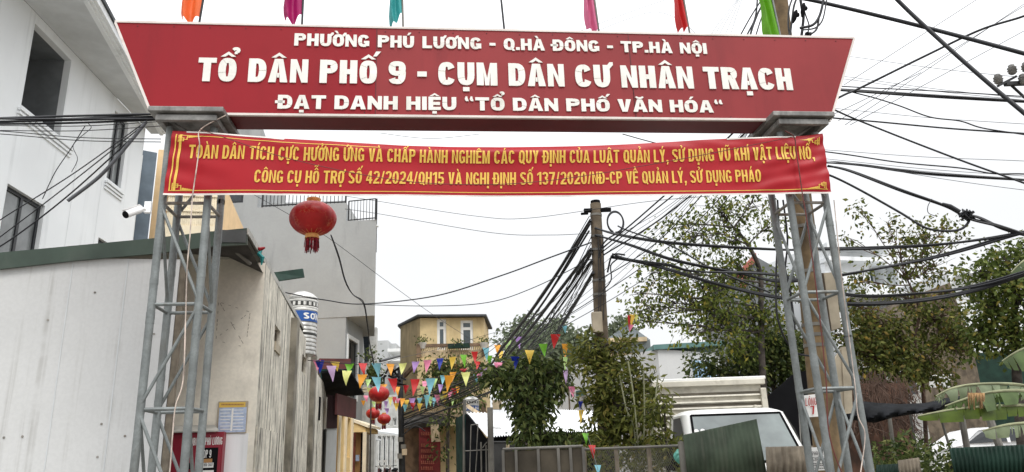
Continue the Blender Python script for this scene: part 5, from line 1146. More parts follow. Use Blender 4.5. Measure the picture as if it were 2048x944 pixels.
# ---- lorry
def TW(x, y, z): return Vector((tx0+x, ty0+y, z))
tx0 = (at(1388, 870, 9.9).x+at(1605, 893, 9.9).x)/2; ty0 = 9.9
t = thing('small_lorry', (tx0, ty0, 0), 'small white lorry with a ribbed pale cargo box behind the sheet fence', 'lorry')
def section(w0, prof):   # loft cab from lower to roof rings: (z, half width, yfront, yback)
    m = MB(); rings = []
    for (z, hw, yf, yb, r) in prof:
        pts = []
        for (sx, sy, cy) in ((-1, -1, yf), (1, -1, yf), (1, 1, yb), (-1, 1, yb)):
            for k in range(4):
                a = {(-1, -1): 180, (1, -1): 270, (1, 1): 0, (-1, 1): 90}[(sx, sy)]+30*k
                pts.append(TW(sx*(hw-r)+r*math.cos(R(a)), cy-sy*0+(r if sy < 0 else -r)+r*math.sin(R(a)), z))
        rings.append(pts)
    n = len(rings[0]); vs = [p for r_ in rings for p in r_]
    m.add(vs, [(i*n+j, i*n+(j+1) % n, (i+1)*n+(j+1) % n, (i+1)*n+j) for i in range(len(rings)-1) for j in range(n)]+[tuple(range(n-1, -1, -1)), tuple(range((len(rings)-1)*n, len(rings)*n))]); return m
HWc = .80
zroof = at(1470, 816, 10.6).z
cabm = section(0, [(.45, HWc, -.12, 1.45, .10), (.9, HWc+.01, -.14, 1.45, .12), (1.36, HWc+.01, -.10, 1.45, .14), (1.42, HWc, -.06, 1.45, .14), (2.09, HWc-.10, .46, 1.42, .16), (zroof-.045, HWc-.14, .54, 1.38, .18), (zroof-.012, HWc-.22, .64, 1.28, .18), (zroof, HWc-.36, .80, 1.1, .14)])
cab = obj('cab', cabm, M['truck_white'], t, smooth=35)
def sl(z): return -.06+(z-1.42)/(2.09-1.42)*.52      # slope of the windscreen
m = MB(); za, zb = 1.46, 2.075
m.slab([TW(-HWc+.12, sl(za)-.012, za), TW(HWc-.12, sl(za)-.012, za), TW(HWc-.20, sl(zb)-.012, zb), TW(-HWc+.20, sl(zb)-.012, zb)], (0, .006, 0)); ws = obj('windscreen', m, M['windscreen'], t)
m = MB(); e = .03
fr4 = [(-HWc+.12, za), (HWc-.12, za), (HWc-.20, zb), (-HWc+.20, zb)]
for i in range(4):
    a, b = fr4[i], fr4[(i+1) % 4]; m.tube([TW(a[0], sl(a[1])-.013, a[1]), TW(b[0], sl(b[1])-.013, b[1])], .016, 6)
obj('rubber_seal', m, M['black'], ws)
for k in (0, 1):
    cx, cz = -HWc+.215+k*.085, 1.86; m = MB(); m.slab([TW(cx+.033*math.cos(a*.45), sl(cz)-.016+.033*math.sin(a*.45)*.8, cz+.033*math.sin(a*.45)) for a in range(14)], (0, -.002, .002)); obj('inspection_sticker', m, M['paper_white'], ws)
m = MB(); m.tube([TW(.25, sl(1.5)-.03, 1.5), TW(.62, sl(1.62)-.03, 1.62)], .008, 5); obj('wiper', m, M['black'], ws)
for sx in (-1, 1):
    xw = lambda z: sx*(HWc+.004-(z-1.42)/.67*.095)
    m = MB(); m.slab([TW(xw(1.46), .16, 1.46), TW(xw(1.46), 1.0, 1.46), TW(xw(2.06), 1.05, 2.06), TW(xw(2.06), .60, 2.06), TW(xw(1.85), .36, 1.85)], (sx*.004, 0, 0)); obj('door_window', m, M['glass_matte'], t)
    m = MB(); m.tube([TW(sx*.80, .12, 1.36), TW(sx*1.0, -.02, 1.5), TW(sx*1.0, -.02, 1.72)], .012, 6); mr_ = obj('mirror', m, M['black'], t); m = MB(); m.box(TW(sx*1.0, -.03, 1.52), (.16, .06, .26)); obj('mirror_housing', m, M['black'], mr_, bevel=.02)
    m = MB(); m.lathe([(.0, -.1), (.33, -.1), (.36, -.05), (.36, .05), (.33, .1), (0, .1)], (0, 0, 0), 20, False); w_ = MB(); w_.merge(m, lambda v: TW(sx*.68+v.z, .75+v.x, .36+v.y)); obj('wheel', w_, M['black'], t, smooth=40)
    w_ = MB(); w_.merge(m, lambda v: TW(sx*.68+v.z, 3.6+v.x, .36+v.y)); obj('wheel', w_, M['black'], t, smooth=40)
    m = MB(); m.box(TW(sx*.58, -.135, .85), (.26, .04, .16)); obj('headlight', m, M['ceramic'], t, bevel=.01)
m = MB(); m.tube([TW(.72, .2, 1.42), TW(.90, .55, 2.05)], .008, 5); obj('aerial', m, M['post_grey'], t)
m = MB(); m.box(TW(0, -.15, .5), (1.6, .10, .2)); obj('bumper', m, M['black'], t, bevel=.02)
# cargo box
p0, p1 = at(1303, 760, 11.9), at(1529, 757, 11.9); bx0, bx1 = p0.x, p1.x; bz1 = (p0.z+p1.z)/2; by = 11.9
m = MB()
for i in range(17):
    z = 1.0+(bz1-.18-1.0)*i/17; zz_ = (bz1-.18-1.0)/17
    m.hexa([(bx0+.08, by+.02, z), (bx1-.08, by+.02, z), (bx1-.08, by+.10, z), (bx0+.08, by+.10, z)], [(bx0+.08, by+.03, z+zz_*.28), (bx1-.08, by+.03, z+zz_*.28), (bx1-.08, by+.10, z+zz_*.28), (bx0+.08, by+.10, z+zz_*.28)])
obj('ribbed_front', m, M['truck_slat'], t)
m = MB()
for i in range(9):
    z = 1.0+(bz1-.22-1.0)*i/8.4; m.box(((bx0+bx1)/2, by+.06, z+zz_*.64), (bx1-bx0-.17, .03, zz_*.70))
obj('groove', m, M['truck_groove'], t)
m = MB(); m.box(((bx0+bx1)/2, by+.05, bz1-.06), (bx1-bx0, .12, .09)); 
for x in (bx0+.04, bx1-.04): m.box((x, by+.05, (bz1-.16+.7)/2), (.09, .12, bz1-.16-.7))
m.box((bx1-.2, by-.005, 1.9), (.05, .05, .75)); obj('box_frame', m, M['truck_slat'], t, bevel=.012)
m = MB(); L_ = 3.2
for i in range(17):
    z = 1.0+(bz1-.18-1.0)*i/17; zz_ = (bz1-.18-1.0)/17; m.hexa([(bx0+.02, by+.11, z), (bx0+.06, by+.11, z), (bx0+.06, by+L_, z), (bx0+.02, by+L_, z)], [(bx0, by+.11, z+zz_*.55), (bx0+.06, by+.11, z+zz_*.55), (bx0+.06, by+L_, z+zz_*.55), (bx0, by+L_, z+zz_*.55)])
m.box(((bx0+bx1)/2, by+L_/2+.06, (1+bz1)/2), (bx1-bx0-.12, L_, bz1-1.0)); obj('box_body', m, M['truck_slat'], t)
m = MB(); m.box(((bx0+bx1)/2, by+L_/2+.06, bz1+.0), (bx1-bx0+.04, L_+.12, .05)); obj('box_roof', m, M['truck_white'], t, bevel=.01)
m = MB(); m.box(((bx0+bx1)/2, by+.8, .75), (bx1-bx0-.3, 4.0, .3)); obj('chassis', m, M['black'], t)

# ---- fences along the yard
def fence_h(px, py, Y): return at(px, py, Y)
A = at(1006, 900, 9.9); B = at(1166, 898, 9.6)
t = thing('panel_fence', (A.x, A.y, 0), 'fence of weathered brown sheet panels on grey posts below the broad tree', 'fence')
zt = at(1090, 897, 9.75).z; Av, Bv_ = Vector((A.x, A.y, 0)), Vector((B.x, B.y, 0))
for (f0, f1) in ((.0, .16), (.17, .44), (.45, .69), (.70, .84), (.85, 1)):
    m = MB(); m.wall(Av.lerp(Bv_, f0), Av.lerp(Bv_, f1), .05, zt-.01-RNG.uniform(0, .015), .015); obj('panel', m, M['panel_brown'], t)
for f in (0, .165, .445, .695, .845, 1): m = MB(); c = Av.lerp(Bv_, f); m.box((c.x, c.y-.01, zt/2), (.035, .035, zt), 0); obj('post', m, M['post_grey'], t)
m = MB(); m.tube([zz(Av, zt+.01), zz(Bv_, zt+.01)], .018, 8); obj('top_rail', m, M['post_grey'], t)
A = at(1168, 898, 9.6); B = at(1365, 893, 9.4)
t = thing('chain_link_fence', (A.x, A.y, 0), 'chain link fence with shrubs pushing through it, left of the tilted green sheet', 'fence')
zt = at(1265, 895, 9.5).z; Av, Bv_ = Vector((A.x, A.y, 0)), Vector((B.x, B.y, 0)); L = (Bv_-Av).length
m = MB(); k = 44; hgt = zt-.1; cell = L/k
for i in range(-int(hgt/cell/1)-1, k+1):
    for s_ in (1, -1):
        # diagonal wires clipped to the panel
        x0, x1 = (i*cell, i*cell+hgt*.62) if s_ == 1 else (i*cell+hgt*.62, i*cell)
        pts = []
        for q in range(9):
            f = q/8; x = x0+(x1-x0)*f
            if -1e-6 <= x <= L: pts.append(zz(Av.lerp(Bv_, x/L), .1+hgt*f))
        if len(pts) > 1: m.tube([pts[0], pts[-1]], .0022, 4, False)
obj('wire_mesh', m, M['post_grey'], t)
m = MB(); m.tube([zz(Av, zt), zz(Bv_, zt)], .016, 8); obj('top_rail', m, M['post_grey'], t)
for f in (0, .33, .66, 1): m = MB(); c = Av.lerp(Bv_, f); m.box((c.x, c.y+.02, zt/2+.01), (.05, .05, zt+.04)); obj('post', m, M['wood_grey'], t)
c = at(1357, 912, 9.3); t = thing('teal_plastic_bag', (c.x, c.y, c.z-.1), 'crumpled pale teal plastic bag caught on the chain link fence', 'plastic bag')
m = MB(); rg = random.Random(5); n_ = 14; vs = []
for i in range(8):
    for j in range(n_): a = 2*math.pi*j/n_; r_ = .055*math.sin(math.pi*(i+.3)/7.6)*(1+rg.uniform(-.3, .3)); vs.append((c.x+r_*math.cos(a), c.y+r_*.6*math.sin(a), c.z-.09+.17*i/7))
m.add(vs, [(i*n_+j, i*n_+(j+1) % n_, (i+1)*n_+(j+1) % n_, (i+1)*n_+j) for i in range(7) for j in range(n_)]); obj('crumpled_film', m, M['teal_plastic'], t)
def sheet(name, pts, Y, n, mt, label, cat, amp=.012, Y2=None):
    q = [at(x, y, Y if i in (0, 3) else (Y2 or Y)) for i, (x, y) in enumerate(pts)]     # bl, br, tr, tl
    m = MB(); corrugated(m, q[0], q[1], q[2], q[3], n, amp); o = obj(name, m, mt, smooth=60, recalc=False)
    s = o.modifiers.new('thick', 'SOLIDIFY'); s.thickness = .004; return tag(o, label, cat)
sheet('green_sheet', [(1376, 968), (1537, 964), (1513, 838), (1366, 870)], 8.9, 16, M['tin_green'], 'tilted dark green ribbed metal sheet standing in front of the lorry', 'metal sheet', .006)
sheet('grey_sheet', [(1534, 965), (1650, 962), (1640, 891), (1531, 894)], 8.8, 9, M['wood_grey'], 'weathered brown grey ribbed sheet fencing right of the tilted green sheet', 'metal sheet', .014)
sheet('grey_sheet', [(1800, 965), (1845, 965), (1838, 915), (1795, 921)], 9.4, 6, M['wood_grey'], 'small weathered grey ribbed sheet leaning low beside the right tower foot', 'metal sheet', .012)
sheet('green_sheet', [(1752, 965), (1800, 965), (1798, 927), (1752, 930)], 9.5, 5, M['tin_green_dark'], 'small dark green sheet low down just right of the right tower', 'metal sheet')
sheet('green_fence', [(1912, 968), (2140, 955), (2140, 885), (1898, 896)], 9.6, 26, M['tin_green_dark'], 'long dark green ribbed fence at the lower right below the white car', 'fence', .014, 9.2)
m = MB(); c = at(1372, 940, 8.95); m.box((c.x-.03, c.y, .85), (.06, .05, 1.75)); tag(obj('fence_post', m, M['post_grey'], bevel=.005), 'thin pale post at the left edge of the tilted green sheet', 'post')
# ---- black sheet added for the dark shade behind the lorry
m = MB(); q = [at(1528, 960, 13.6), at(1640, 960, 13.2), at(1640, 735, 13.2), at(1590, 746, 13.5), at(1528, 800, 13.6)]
m.slab(q, (0, .06, 0)); tag(obj('shade_backdrop', m, M['black']), 'black sheet standing in for the dark shade right of the lorry box', 'backdrop sheet')
# brick shed, black tarpaulin and posts right of the gate
A = at(1698, 900, 13); B = at(1834, 900, 13.4)
t = thing('brick_shed', (A.x, A.y, 0), 'old brown brick shed covered in dead creeper right of the gate', 'shed')
m = MB(); m.wall(A, B, 0, at(1760, 764, 13).z, 3); obj('wall', m, M['brick_brown'], t)
m = MB(); rg = random.Random(8)
for _ in range(420):
    x = rg.uniform(1694, 1830); y = rg.uniform(758, 850)-18*math.sin((x-1694)/40); p = at(x, y, 12.9-rg.uniform(0, .35)); L_ = rg.uniform(.1, .5)
    m.tube([p, p+Vector((rg.gauss(0, .06), 0, -L_*.5)), p+Vector((rg.gauss(0, .12), rg.uniform(-.1, .05), -L_))], .006, 3, False)
obj('dead_creeper', m, M['bark_red'], t)
m = MB(); vs = []; nu, nv = 40, 8
top = [(1684, 806), (1720, 802), (1760, 806), (1800, 808), (1850, 806), (1890, 796), (1920, 792)]; bot = [(1684, 838), (1720, 842), (1750, 846), (1790, 834), (1830, 828), (1880, 822), (1920, 800)]
for i in range(nu+1):
    x = 1684+(1920-1684)*i/nu
    for j in range(nv+1):
        yt = np.interp(x, [p[0] for p in top], [p[1] for p in top]); yb = np.interp(x, [p[0] for p in bot], [p[1] for p in bot])
        vs.append(at(x, yt+(yb-yt)*j/nv, 11.3-.5*math.sin(j/nv*2.2)+.05*math.sin(i*1.1+j)))
m.add(vs, [(i*(nv+1)+j, (i+1)*(nv+1)+j, (i+1)*(nv+1)+j+1, i*(nv+1)+j+1) for i in range(nu) for j in range(nv)])
o = obj('black_tarpaulin', m, M['tarp_black'], smooth=60); s = o.modifiers.new('thick', 'SOLIDIFY'); s.thickness = .02
tag(o, 'rumpled black tarpaulin slung in front of the brick shed towards the banana leaves', 'tarpaulin')
for i, (pts, r_, lab) in enumerate((([(1779, 836), (1792, 935)], .03, 'pale thick prop standing under the black tarpaulin against the brick shed'), ([(1820, 828), (1834, 905)], .018, 'thin grey stake under the right end of the black tarpaulin'), ([(1879, 826), (1902, 905)], .018, 'thin grey stake left of the white car'), ([(1965, 797), (2000, 896)], .05, 'thick pale slanting prop beside the torn banana leaf'), ([(1922, 826), (1928, 862)], .06, 'short white prop behind the banana leaf above the white car'))):
    Y = (11.6, 11.4, 11.2, 10.4, 15)[i]; a, b = at(*pts[0], Y), at(*pts[1], Y); b2 = b+(b-a)*((b.z)/max(.2, a.z-b.z)); m = MB(); m.tube([(b2.x, b2.y, 0), b, a], r_, 8); tag(obj('prop_pole', m, M['post_grey'], smooth=40), lab, 'pole')
# pale board and posters behind the right tower
m = MB(); m.slab([at(1690, 828, 9.0), at(1706, 826, 9.0), at(1700, 692, 9.0), at(1683, 694, 9.0)], (0, .06, 0)); m.slab([at(1676, 830, 9.02), at(1691, 829, 9.02), at(1684, 694, 9.02), at(1668, 722, 9.02)], (0, .05, 0)); tag(obj('pale_board', m, M['box_board']), 'tall pale board standing between the rear legs of the right tower', 'board')

# ---- utility poles
def round_pole(name, base_px, Y, top_px, r0, r1, label, mt=None):
    a, b = at(*base_px, Y), at(*top_px, Y); ax = (b-a); p0 = a-ax*((a.z)/ax.z)
    t = thing(name, (p0.x, p0.y, 0), label, 'utility pole'); m = MB(); n_ = 9
    m.tube([p0.lerp(b, i/n_) for i in range(n_+1)], [r0+(r1-r0)*i/n_ for i in range(n_+1)], 18); obj('shaft', m, mt or M['pole_conc'], t, smooth=40)
    return t, p0, b
def bands(t, p0, b, r0, r1, fs, mt):
    for f in fs:
        c = p0.lerp(b, f); d = (b-p0).normalized(); r = r0+(r1-r0)*f+.006; m = MB(); m.tube([c-d*.018, c+d*.018], r, 18); obj('steel_band', m, mt, t, smooth=40)
PB, pb0, pb1 = round_pole('concrete_pole', (1212, 880), 11, (1191, 408), .135, .085, 'round concrete utility pole with a looped cable at its top behind the climber')
bands(PB, pb0, pb1, .135, .085, (.965, .90, .86, .77, .73, .60, .50), M['post_grey'])
c = pb1; m = MB(); m.tube([c, c+Vector((0, 0, .05))], .075, 14); m.box((c.x+.02, c.y-.02, c.z-.11), (.42, .07, .05)); m.tube([c-Vector((.13, .03, .16)), c-Vector((.24, .05, .17))], .02, 6); obj('cap_bracket', m, M['black'], PB)
bx = at(1194, 645, 10.82); m = MB(); m.box((bx.x, bx.y, bx.z), (.15, .12, .30)); obj('meter_box', m, M['box_board'], PB, bevel=.01)
m = MB(); lc = at(1231, 445, 10.9)
for k in range(2):
    pts = []
    for i in range(26):
        a = R(250-345*i/25); pts.append(lc+Vector((.125*math.cos(a)*(1-.02*k), .02*k, .17*math.sin(a)+.02*k)))
    m.tube(pts, .013, 5)
m.tube(smooth_path([lc+Vector((.07, 0, -.15)), at(1218, 476, 10.9), at(1204, 492, 10.88), at(1198, 515, 10.87)]), .013, 5)
tag(obj('cable_loop', m, M['cable'], smooth=60), 'coiled loop of black cable beside the top of the concrete pole', 'cable coil')
PC, pc0, pc1 = round_pole('concrete_pole', (1660, 944), 8.0, (1554, 0-60), .155, .085, 'thick brown concrete utility pole rising behind the right tower and the sign', M['pole_brown'])
bands(PC, pc0, pc1, .155, .085, (.36, .375, .39, .47, .54, .62), M['post_grey'])
m = MB(); bx = at(1658, 602, 7.7); ax = (pc1-pc0).normalized(); 
q = [at(1648, 546, 7.75), at(1670, 544, 7.7), at(1682, 655, 7.7), at(1664, 660, 7.75)]
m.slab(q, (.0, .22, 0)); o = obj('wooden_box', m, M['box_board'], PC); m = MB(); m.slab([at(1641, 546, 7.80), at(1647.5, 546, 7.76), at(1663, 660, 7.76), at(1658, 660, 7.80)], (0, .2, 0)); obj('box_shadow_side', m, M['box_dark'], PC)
def tiltpanel(mb, pts, Y, th=.006): mb.slab([at(x, y, Y) for x, y in pts], (0, th, 0))
t = thing('hand_lettered_sign', at(1618, 812, 7.6), 'white sign with hand painted red and black lettering hung on the thick pole', 'sign')
m = MB(); tiltpanel(m, [(1600, 836), (1637, 833), (1633, 788), (1596, 792)], 7.6); pn = obj('panel', m, M['paper_white'], t)
def ptext(txt, x0, y0, x1, y1, cap, Y, mt, par, w=.55, tt=.16, b=.12, slant=0):
    a, c2_ = at(x0, y0, Y), at(x1, y1, Y); k = cap/FPX*Y*1.05; mb = MB(); P_, W_ = text_polys(txt, w, tt, b, .16, .35)
    for i, p in enumerate(P_): mb.poly([a+(c2_-a)*(x/W_)+Vector((slant*y*k, -.001*(i % 5), y*k)) for x, y in p])
    obj('lettering', mb, mt, par)
ptext('LÔNG', 1611, 812, 1633, 810, 14, 7.59, M['ink_red'], pn, slant=.15); ptext('ĐO', 1599, 830, 1612, 828, 13, 7.59, M['ink'], pn); ptext('7', 1623, 829, 1631, 828, 15, 7.59, M['ink_red'], pn, tt=.2)
t = thing('paper_notice', at(1640, 918, 7.55), 'white printed room to let notice pasted on the thick pole', 'notice')
m = MB(); tiltpanel(m, [(1626, 942), (1658, 940), (1655, 893), (1623, 895)], 7.55); pn = obj('sheet', m, M['paper_white'], t)
ptext('PHÒNG TRỌ', 1625, 911, 1655, 909.5, 7, 7.54, M['ink'], pn); ptext('CHO THUÊ', 1626, 922, 1656, 920.5, 7, 7.54, M['ink'], pn)
m = MB()
for y in (927, 930.5, 936.5): 
    for k in range(8): a = at(1628+k*3.4, y, 7.54); m.box((a.x, a.y, a.z), (.012, .002, .008))
obj('fine_print', m, M['ink'], pn)
m = MB(); m.slab([at(1622, 845, 7.5), at(1640, 842, 7.5), at(1644, 866, 7.5), at(1625, 870, 7.5)], (0, .04, 0)); 
# far right pole crossarm with insulators
q = at(2040, 175, 12.5)
t = thing('insulator_crossarm', (q.x+.6, q.y, 0), 'steel crossarm with ceramic insulators on a pole at the right edge', 'utility pole')
m = MB(); m.tube([(q.x+.75, q.y, 0), (q.x+.75, q.y, q.z+1.2)], .13, 14); obj('shaft', m, M['pole_conc'], t, smooth=40)
m = MB(); m.tube([at(1996, 172, 12.3), at(2032, 153, 12.5)], .03, 4); m.tube([at(2010, 168, 12.4), at(2090, 165, 12.6)], .05, 4); m.tube([at(2022, 170, 12.45), at(2060, 205, 12.7)], .025, 4); ca = obj('arm', m, M['iron_dark'], t)
for (x, y) in ((1996, 158), (2024, 139), (2052, 134), (2046, 158)):
    c = at(x, y, 12.4); m = MB(); m.lathe([(.03, -.10), (.05, -.09), (.075, -.06), (.05, -.05), (.085, -.02), (.055, -.01), (.08, .03), (.05, .045), (.055, .08), (.03, .10)], c, 14); obj('insulator', m, M['cap_metal'], ca, smooth=40)

# ---- buildings behind the right hand trees
A = at(1676, 700, 27); B = at(1800, 700, 28)
t = thing('white_modern_house', (A.x, A.y, 0), 'white flat roofed modern house with grey windows behind the right hand trees', 'house')
op_ = [opn(A, B, 1736, 528, 1800, 570), opn(A, B, 1696, 578, 1716, 640)]
m = MB(); facade(m, A, B, 0, at(1740, 490, 27.5).z, op_, .6); closed(m, A, B, 6, 0, at(1740, 490, 27.5).z); obj('wall', m, M['house_white'], t, recalc=False)
for o in op_: window(t, A, B, o, .55, .08, M['soffit_grey'], M['glass_blue'], mull=2)
for y0, y1, x0, x1 in ((487, 497, 1672, 1812), (514, 522, 1672, 1790), (550, 568, 1672, 1748), (583, 592, 1720, 1820)): m = MB(); m.wall(at(x0, 600, 26.6), at(x1, 600, 27.2), at(1740, y1, 27).z, at(1740, y0, 27).z, 1.0); obj('balcony_band', m, M['house_white'], t)
A = at(1800, 700, 24); B = at(1945, 700, 25)
t = thing('grey_gabled_house', (A.x, A.y, 0), 'grey brown rendered gable end behind the bare brown branches on the right', 'house')
m = MB(); m.slab([zz(A, 0), zz(B, 0), at(1945, 690, 25), at(1900, 565, 24.6), at(1830, 590, 24.2), at(1800, 640, 24)], (0, 5, 0)); obj('wall', m, M['pole_conc'], t)
A = at(1925, 700, 26); B = at(2070, 700, 26.6)
t = thing('dark_glazed_house', (A.x, A.y, 0), 'white framed house with dark green glazing behind the bright tree at far right', 'house')
og = [opn(A, B, 1935, 580, 1978, 610), opn(A, B, 1950, 660, 2010, 690), opn(A, B, 1990, 560, 2030, 620)]
m = MB(); facade(m, A, B, 0, at(1990, 545, 26.3).z, og, .2); closed(m, A, B, 5, 0, at(1990, 545, 26.3).z); obj('wall', m, M['house_white'], t, recalc=False)
for o in og: window(t, A, B, o, .18, .1, M['white_frame'], M['tin_green_dark'], mull=2)
m = MB(); m.slab([at(1922, 548, 25.5), at(2060, 540, 26), at(2060, 530, 26), at(1922, 538, 25.5)], (0, 2, 0)); obj('roof_edge', m, M['house_white'], t)
m = MB(); m.wall(at(1905, 800, 25), at(2090, 800, 25), .0, at(1950, 706, 25).z, .4); tag(obj('green_hoarding', m, M['tin_green_dark']), 'dark green hoarding behind the banana leaves at far right', 'hoarding')
A = at(1695, 780, 19); t = thing('low_white_house', (A.x, A.y, 0), 'low white house with a railing glimpsed above the brick shed', 'house')
m = MB(); m.wall(A, at(1842, 780, 19.4), 0, at(1780, 705, 19).z, .5); obj('wall', m, M['lane_white'], t)
for (x0, y0, x1, y1) in ((1700, 742, 1745, 762), (1790, 752, 1830, 790), (1760, 700, 1788, 735)): m = MB(); m.wall(at(x0, y0, 18.9), at(x1, y0, 18.9), at(x0, y1, 18.9).z, at(x0, y0, 18.9).z, .05); obj('opening', m, M['glass'], t)
m = MB()
for k in range(16): x = 1860+k*2.6; m.tube([at(x, 752, 18.8), at(x, 775, 18.8)], .012, 4)
m.tube([at(1858, 752, 18.8), at(1902, 750, 18.8)], .02, 5); obj('railing', m, M['white_frame'], t)
A = at(1478, 545, 26); t = thing('red_gable_house', (A.x, A.y, 0), 'dark house with a pinkish red gable edge behind the left hand tree', 'house')
m = MB(); m.slab([at(1478, 800, 26), at(1560, 800, 26), at(1560, 540, 26), at(1510, 512, 26), at(1478, 545, 26)], (0, 5, 0)); obj('wall', m, M['recess_dark'], t)
m = MB(); m.slab([at(1474, 548, 25.9), at(1480, 556, 25.9), at(1514, 520, 25.9), at(1512, 505, 25.9)], (0, .4, 0)); m.slab([at(1482, 556, 25.9), at(1482, 575, 25.9), at(1494, 572, 25.9), at(1494, 545, 25.9)], (0, .3, 0)); obj('red_edge', m, M['brick_red'], t)

# ---- white car beyond the green fence
c0, c1_ = at(1838, 890, 22), at(1996, 880, 22); W_ = c1_.x-c0.x
t = thing('white_car', ((c0.x+c1_.x)/2, 22, 0), 'white saloon car parked behind the green fence under the banana leaves', 'car'); cx, fl_ = (c0.x+c1_.x)/2+.75, .55
def CW(x, y, z): return Vector((cx+x, 22+y, z+fl_))
prof = [(-2.2, .3), (-2.25, .6), (-2.1, .82), (-1.15, .98), (-.55, 1.36), (.1, 1.45), (.9, 1.40), (1.6, 1.08), (2.15, 1.0), (2.25, .7), (2.2, .3)]
m = MB(); vs = []
for y, k in ((-.80, .97), (-.86, 1), (.86, 1), (.80, .97)):
    for x, z in prof: vs.append(CW(x*k, y*(1 if z < 1.05 else .84), z))
n_ = len(prof); m.add(vs, [(i*n_+j, i*n_+(j+1) % n_, (i+1)*n_+(j+1) % n_, (i+1)*n_+j) for i in range(3) for j in range(n_)]+[tuple(range(n_)), tuple(range(4*n_-1, 3*n_-1, -1))]); obj('body', m, M['car_white'], t, smooth=40)
m = MB(); m.slab([CW(-1.0, -.80, 1.02), CW(1.4, -.80, 1.08), CW(.85, -.745, 1.34), CW(.1, -.745, 1.39), CW(-.5, -.745, 1.31)], (0, -.02, 0)); gl = obj('side_window', m, M['glass'], t)
m = MB(); m.slab([CW(.12, -.82, 1.02), CW(.2, -.82, 1.02), CW(.2, -.77, 1.39), CW(.12, -.77, 1.39)], (0, -.015, 0)); obj('door_pillar', m, M['car_white'], gl)
for x in (-1.4, 1.4):
    w_ = MB(); q_ = MB(); q_.lathe([(0, -.1), (.3, -.1), (.33, -.05), (.33, .05), (.3, .1), (0, .1)], (0, 0, 0), 18, False); w_.merge(q_, lambda v: CW(x+v.x, -.8+v.z, .3+v.y)); obj('wheel', w_, M['black'], t, smooth=40)
mb = MB(); q = at(1960, 900, 25); mb.box((q.x, 24, .26), (16, 10, .5)); obj('raised_yard', mb, M['ground'], kind='structure')
# ================================================================== VEGETATION
def leaf(mb, p, d, size, rg, wid=.5, fold=.25):
    """one folded leaf blade: four corners, two faces"""
    d = d.normalized(); s_ = d.cross(Vector((rg.gauss(0, 1), rg.gauss(0, 1), rg.gauss(0, 1))))
    if s_.length < 1e-4: s_ = d.orthogonal()
    s_.normalize(); n_ = d.cross(s_); a = p+d*size*.45
    b = len(mb.v); mb.v += [tuple(p), tuple(a+s_*size*wid*.5+n_*size*fold*.3), tuple(p+d*size), tuple(a-s_*size*wid*.5+n_*size*fold*.3)]
    mb.f += [[b, b+1, b+2], [b, b+2, b+3]]; mb.m += [0, 0]
DENS = {21: 1.2, 33: 1.1, 44: 1.0, 66: .75, 55: .85, 22: 1.2}
def make_tree(name, label, cat, base, trunk_pts, blobs, leafm, lsize, nclus, nleaf, seed, barkm, group=None, trunk_r=.12, crad=.26, droop=.4, wid=.55, twigs=True, bare=0.0, squash=1.0):
    """trunk_pts: world points; blobs: (centre, radius) volumes that the crown fills with leafy twig ends"""
    rg = random.Random(seed); t = thing(name, base, label, cat, group)
    tr = MB(); tp = smooth_path(trunk_pts, 4); k = len(tp); tr.tube(tp, [trunk_r*(1-.62*i/(k-1)) for i in range(k)], 9)
    lb = MB(); lv = MB()
    tops = [p for p in tp[int(k*.35):]]
    for bl_ in blobs:
        c, r = bl_[:2]; dn = bl_[2] if len(bl_) > 2 else 1; br = bl_[3] if len(bl_) > 3 else bare
        best = min(tops, key=lambda p: (p-c).length+max(0, p.z-c.z)*1.5)
        mid = best.lerp(c, .55)+Vector((rg.gauss(0, .1), rg.gauss(0, .1), rg.gauss(.06, .1)))*r*1.5
        lp_ = smooth_path([best, mid, c], 4); L = len(lp_); lb.tube(lp_, [trunk_r*.22*(1-.75*i/(L-1))+.003 for i in range(L)], 6, False)
        n = max(3, int(nclus*r*r*dn*DENS.get(seed, 1)))
        for _ in range(n):
            v = Vector((rg.gauss(0, 1), rg.gauss(0, 1), rg.gauss(0, 1)*squash)).normalized()*r*rg.uniform(.15, 1)**.5
            q = c+v; st = lp_[rg.randrange(L//2, L)]
            if twigs: lb.tube([st, st.lerp(q, .5)+Vector((rg.gauss(0, .08), rg.gauss(0, .08), rg.gauss(.05, .08)))*r, q], [.010, .007, .003], 4, False)
            if rg.random() < br: continue
            cr = crad*rg.uniform(.55, 1.25); m_ = int(nleaf*rg.uniform(.5, 1.4))
            for _l in range(m_):
                cl = lambda a: max(-1.5, min(1.5, a)); o = Vector((cl(rg.gauss(0, 1)), cl(rg.gauss(0, 1)), cl(rg.gauss(0, .8))))*cr*.55; p = q+o
                d = o.normalized()*.6+Vector((rg.gauss(0, .6), rg.gauss(0, .6), rg.gauss(-droop, .5)))
                leaf(lv, p, d, lsize*rg.uniform(.6, 1.3), rg, wid)
    trk = obj('trunk', tr, barkm, t, smooth=60); obj('limbs', lb, barkm, trk, recalc=False); obj('crown', lv, leafm, t, recalc=False)
    return t
def blob(px, py, rpx, Y, *k): return (at(px, py, Y), rpx/FPX*Y, *k)
def tb(*pp): return [at(x, y, Y) for x, y, Y in pp]
def drop(p): return (p.x, p.y, 0)
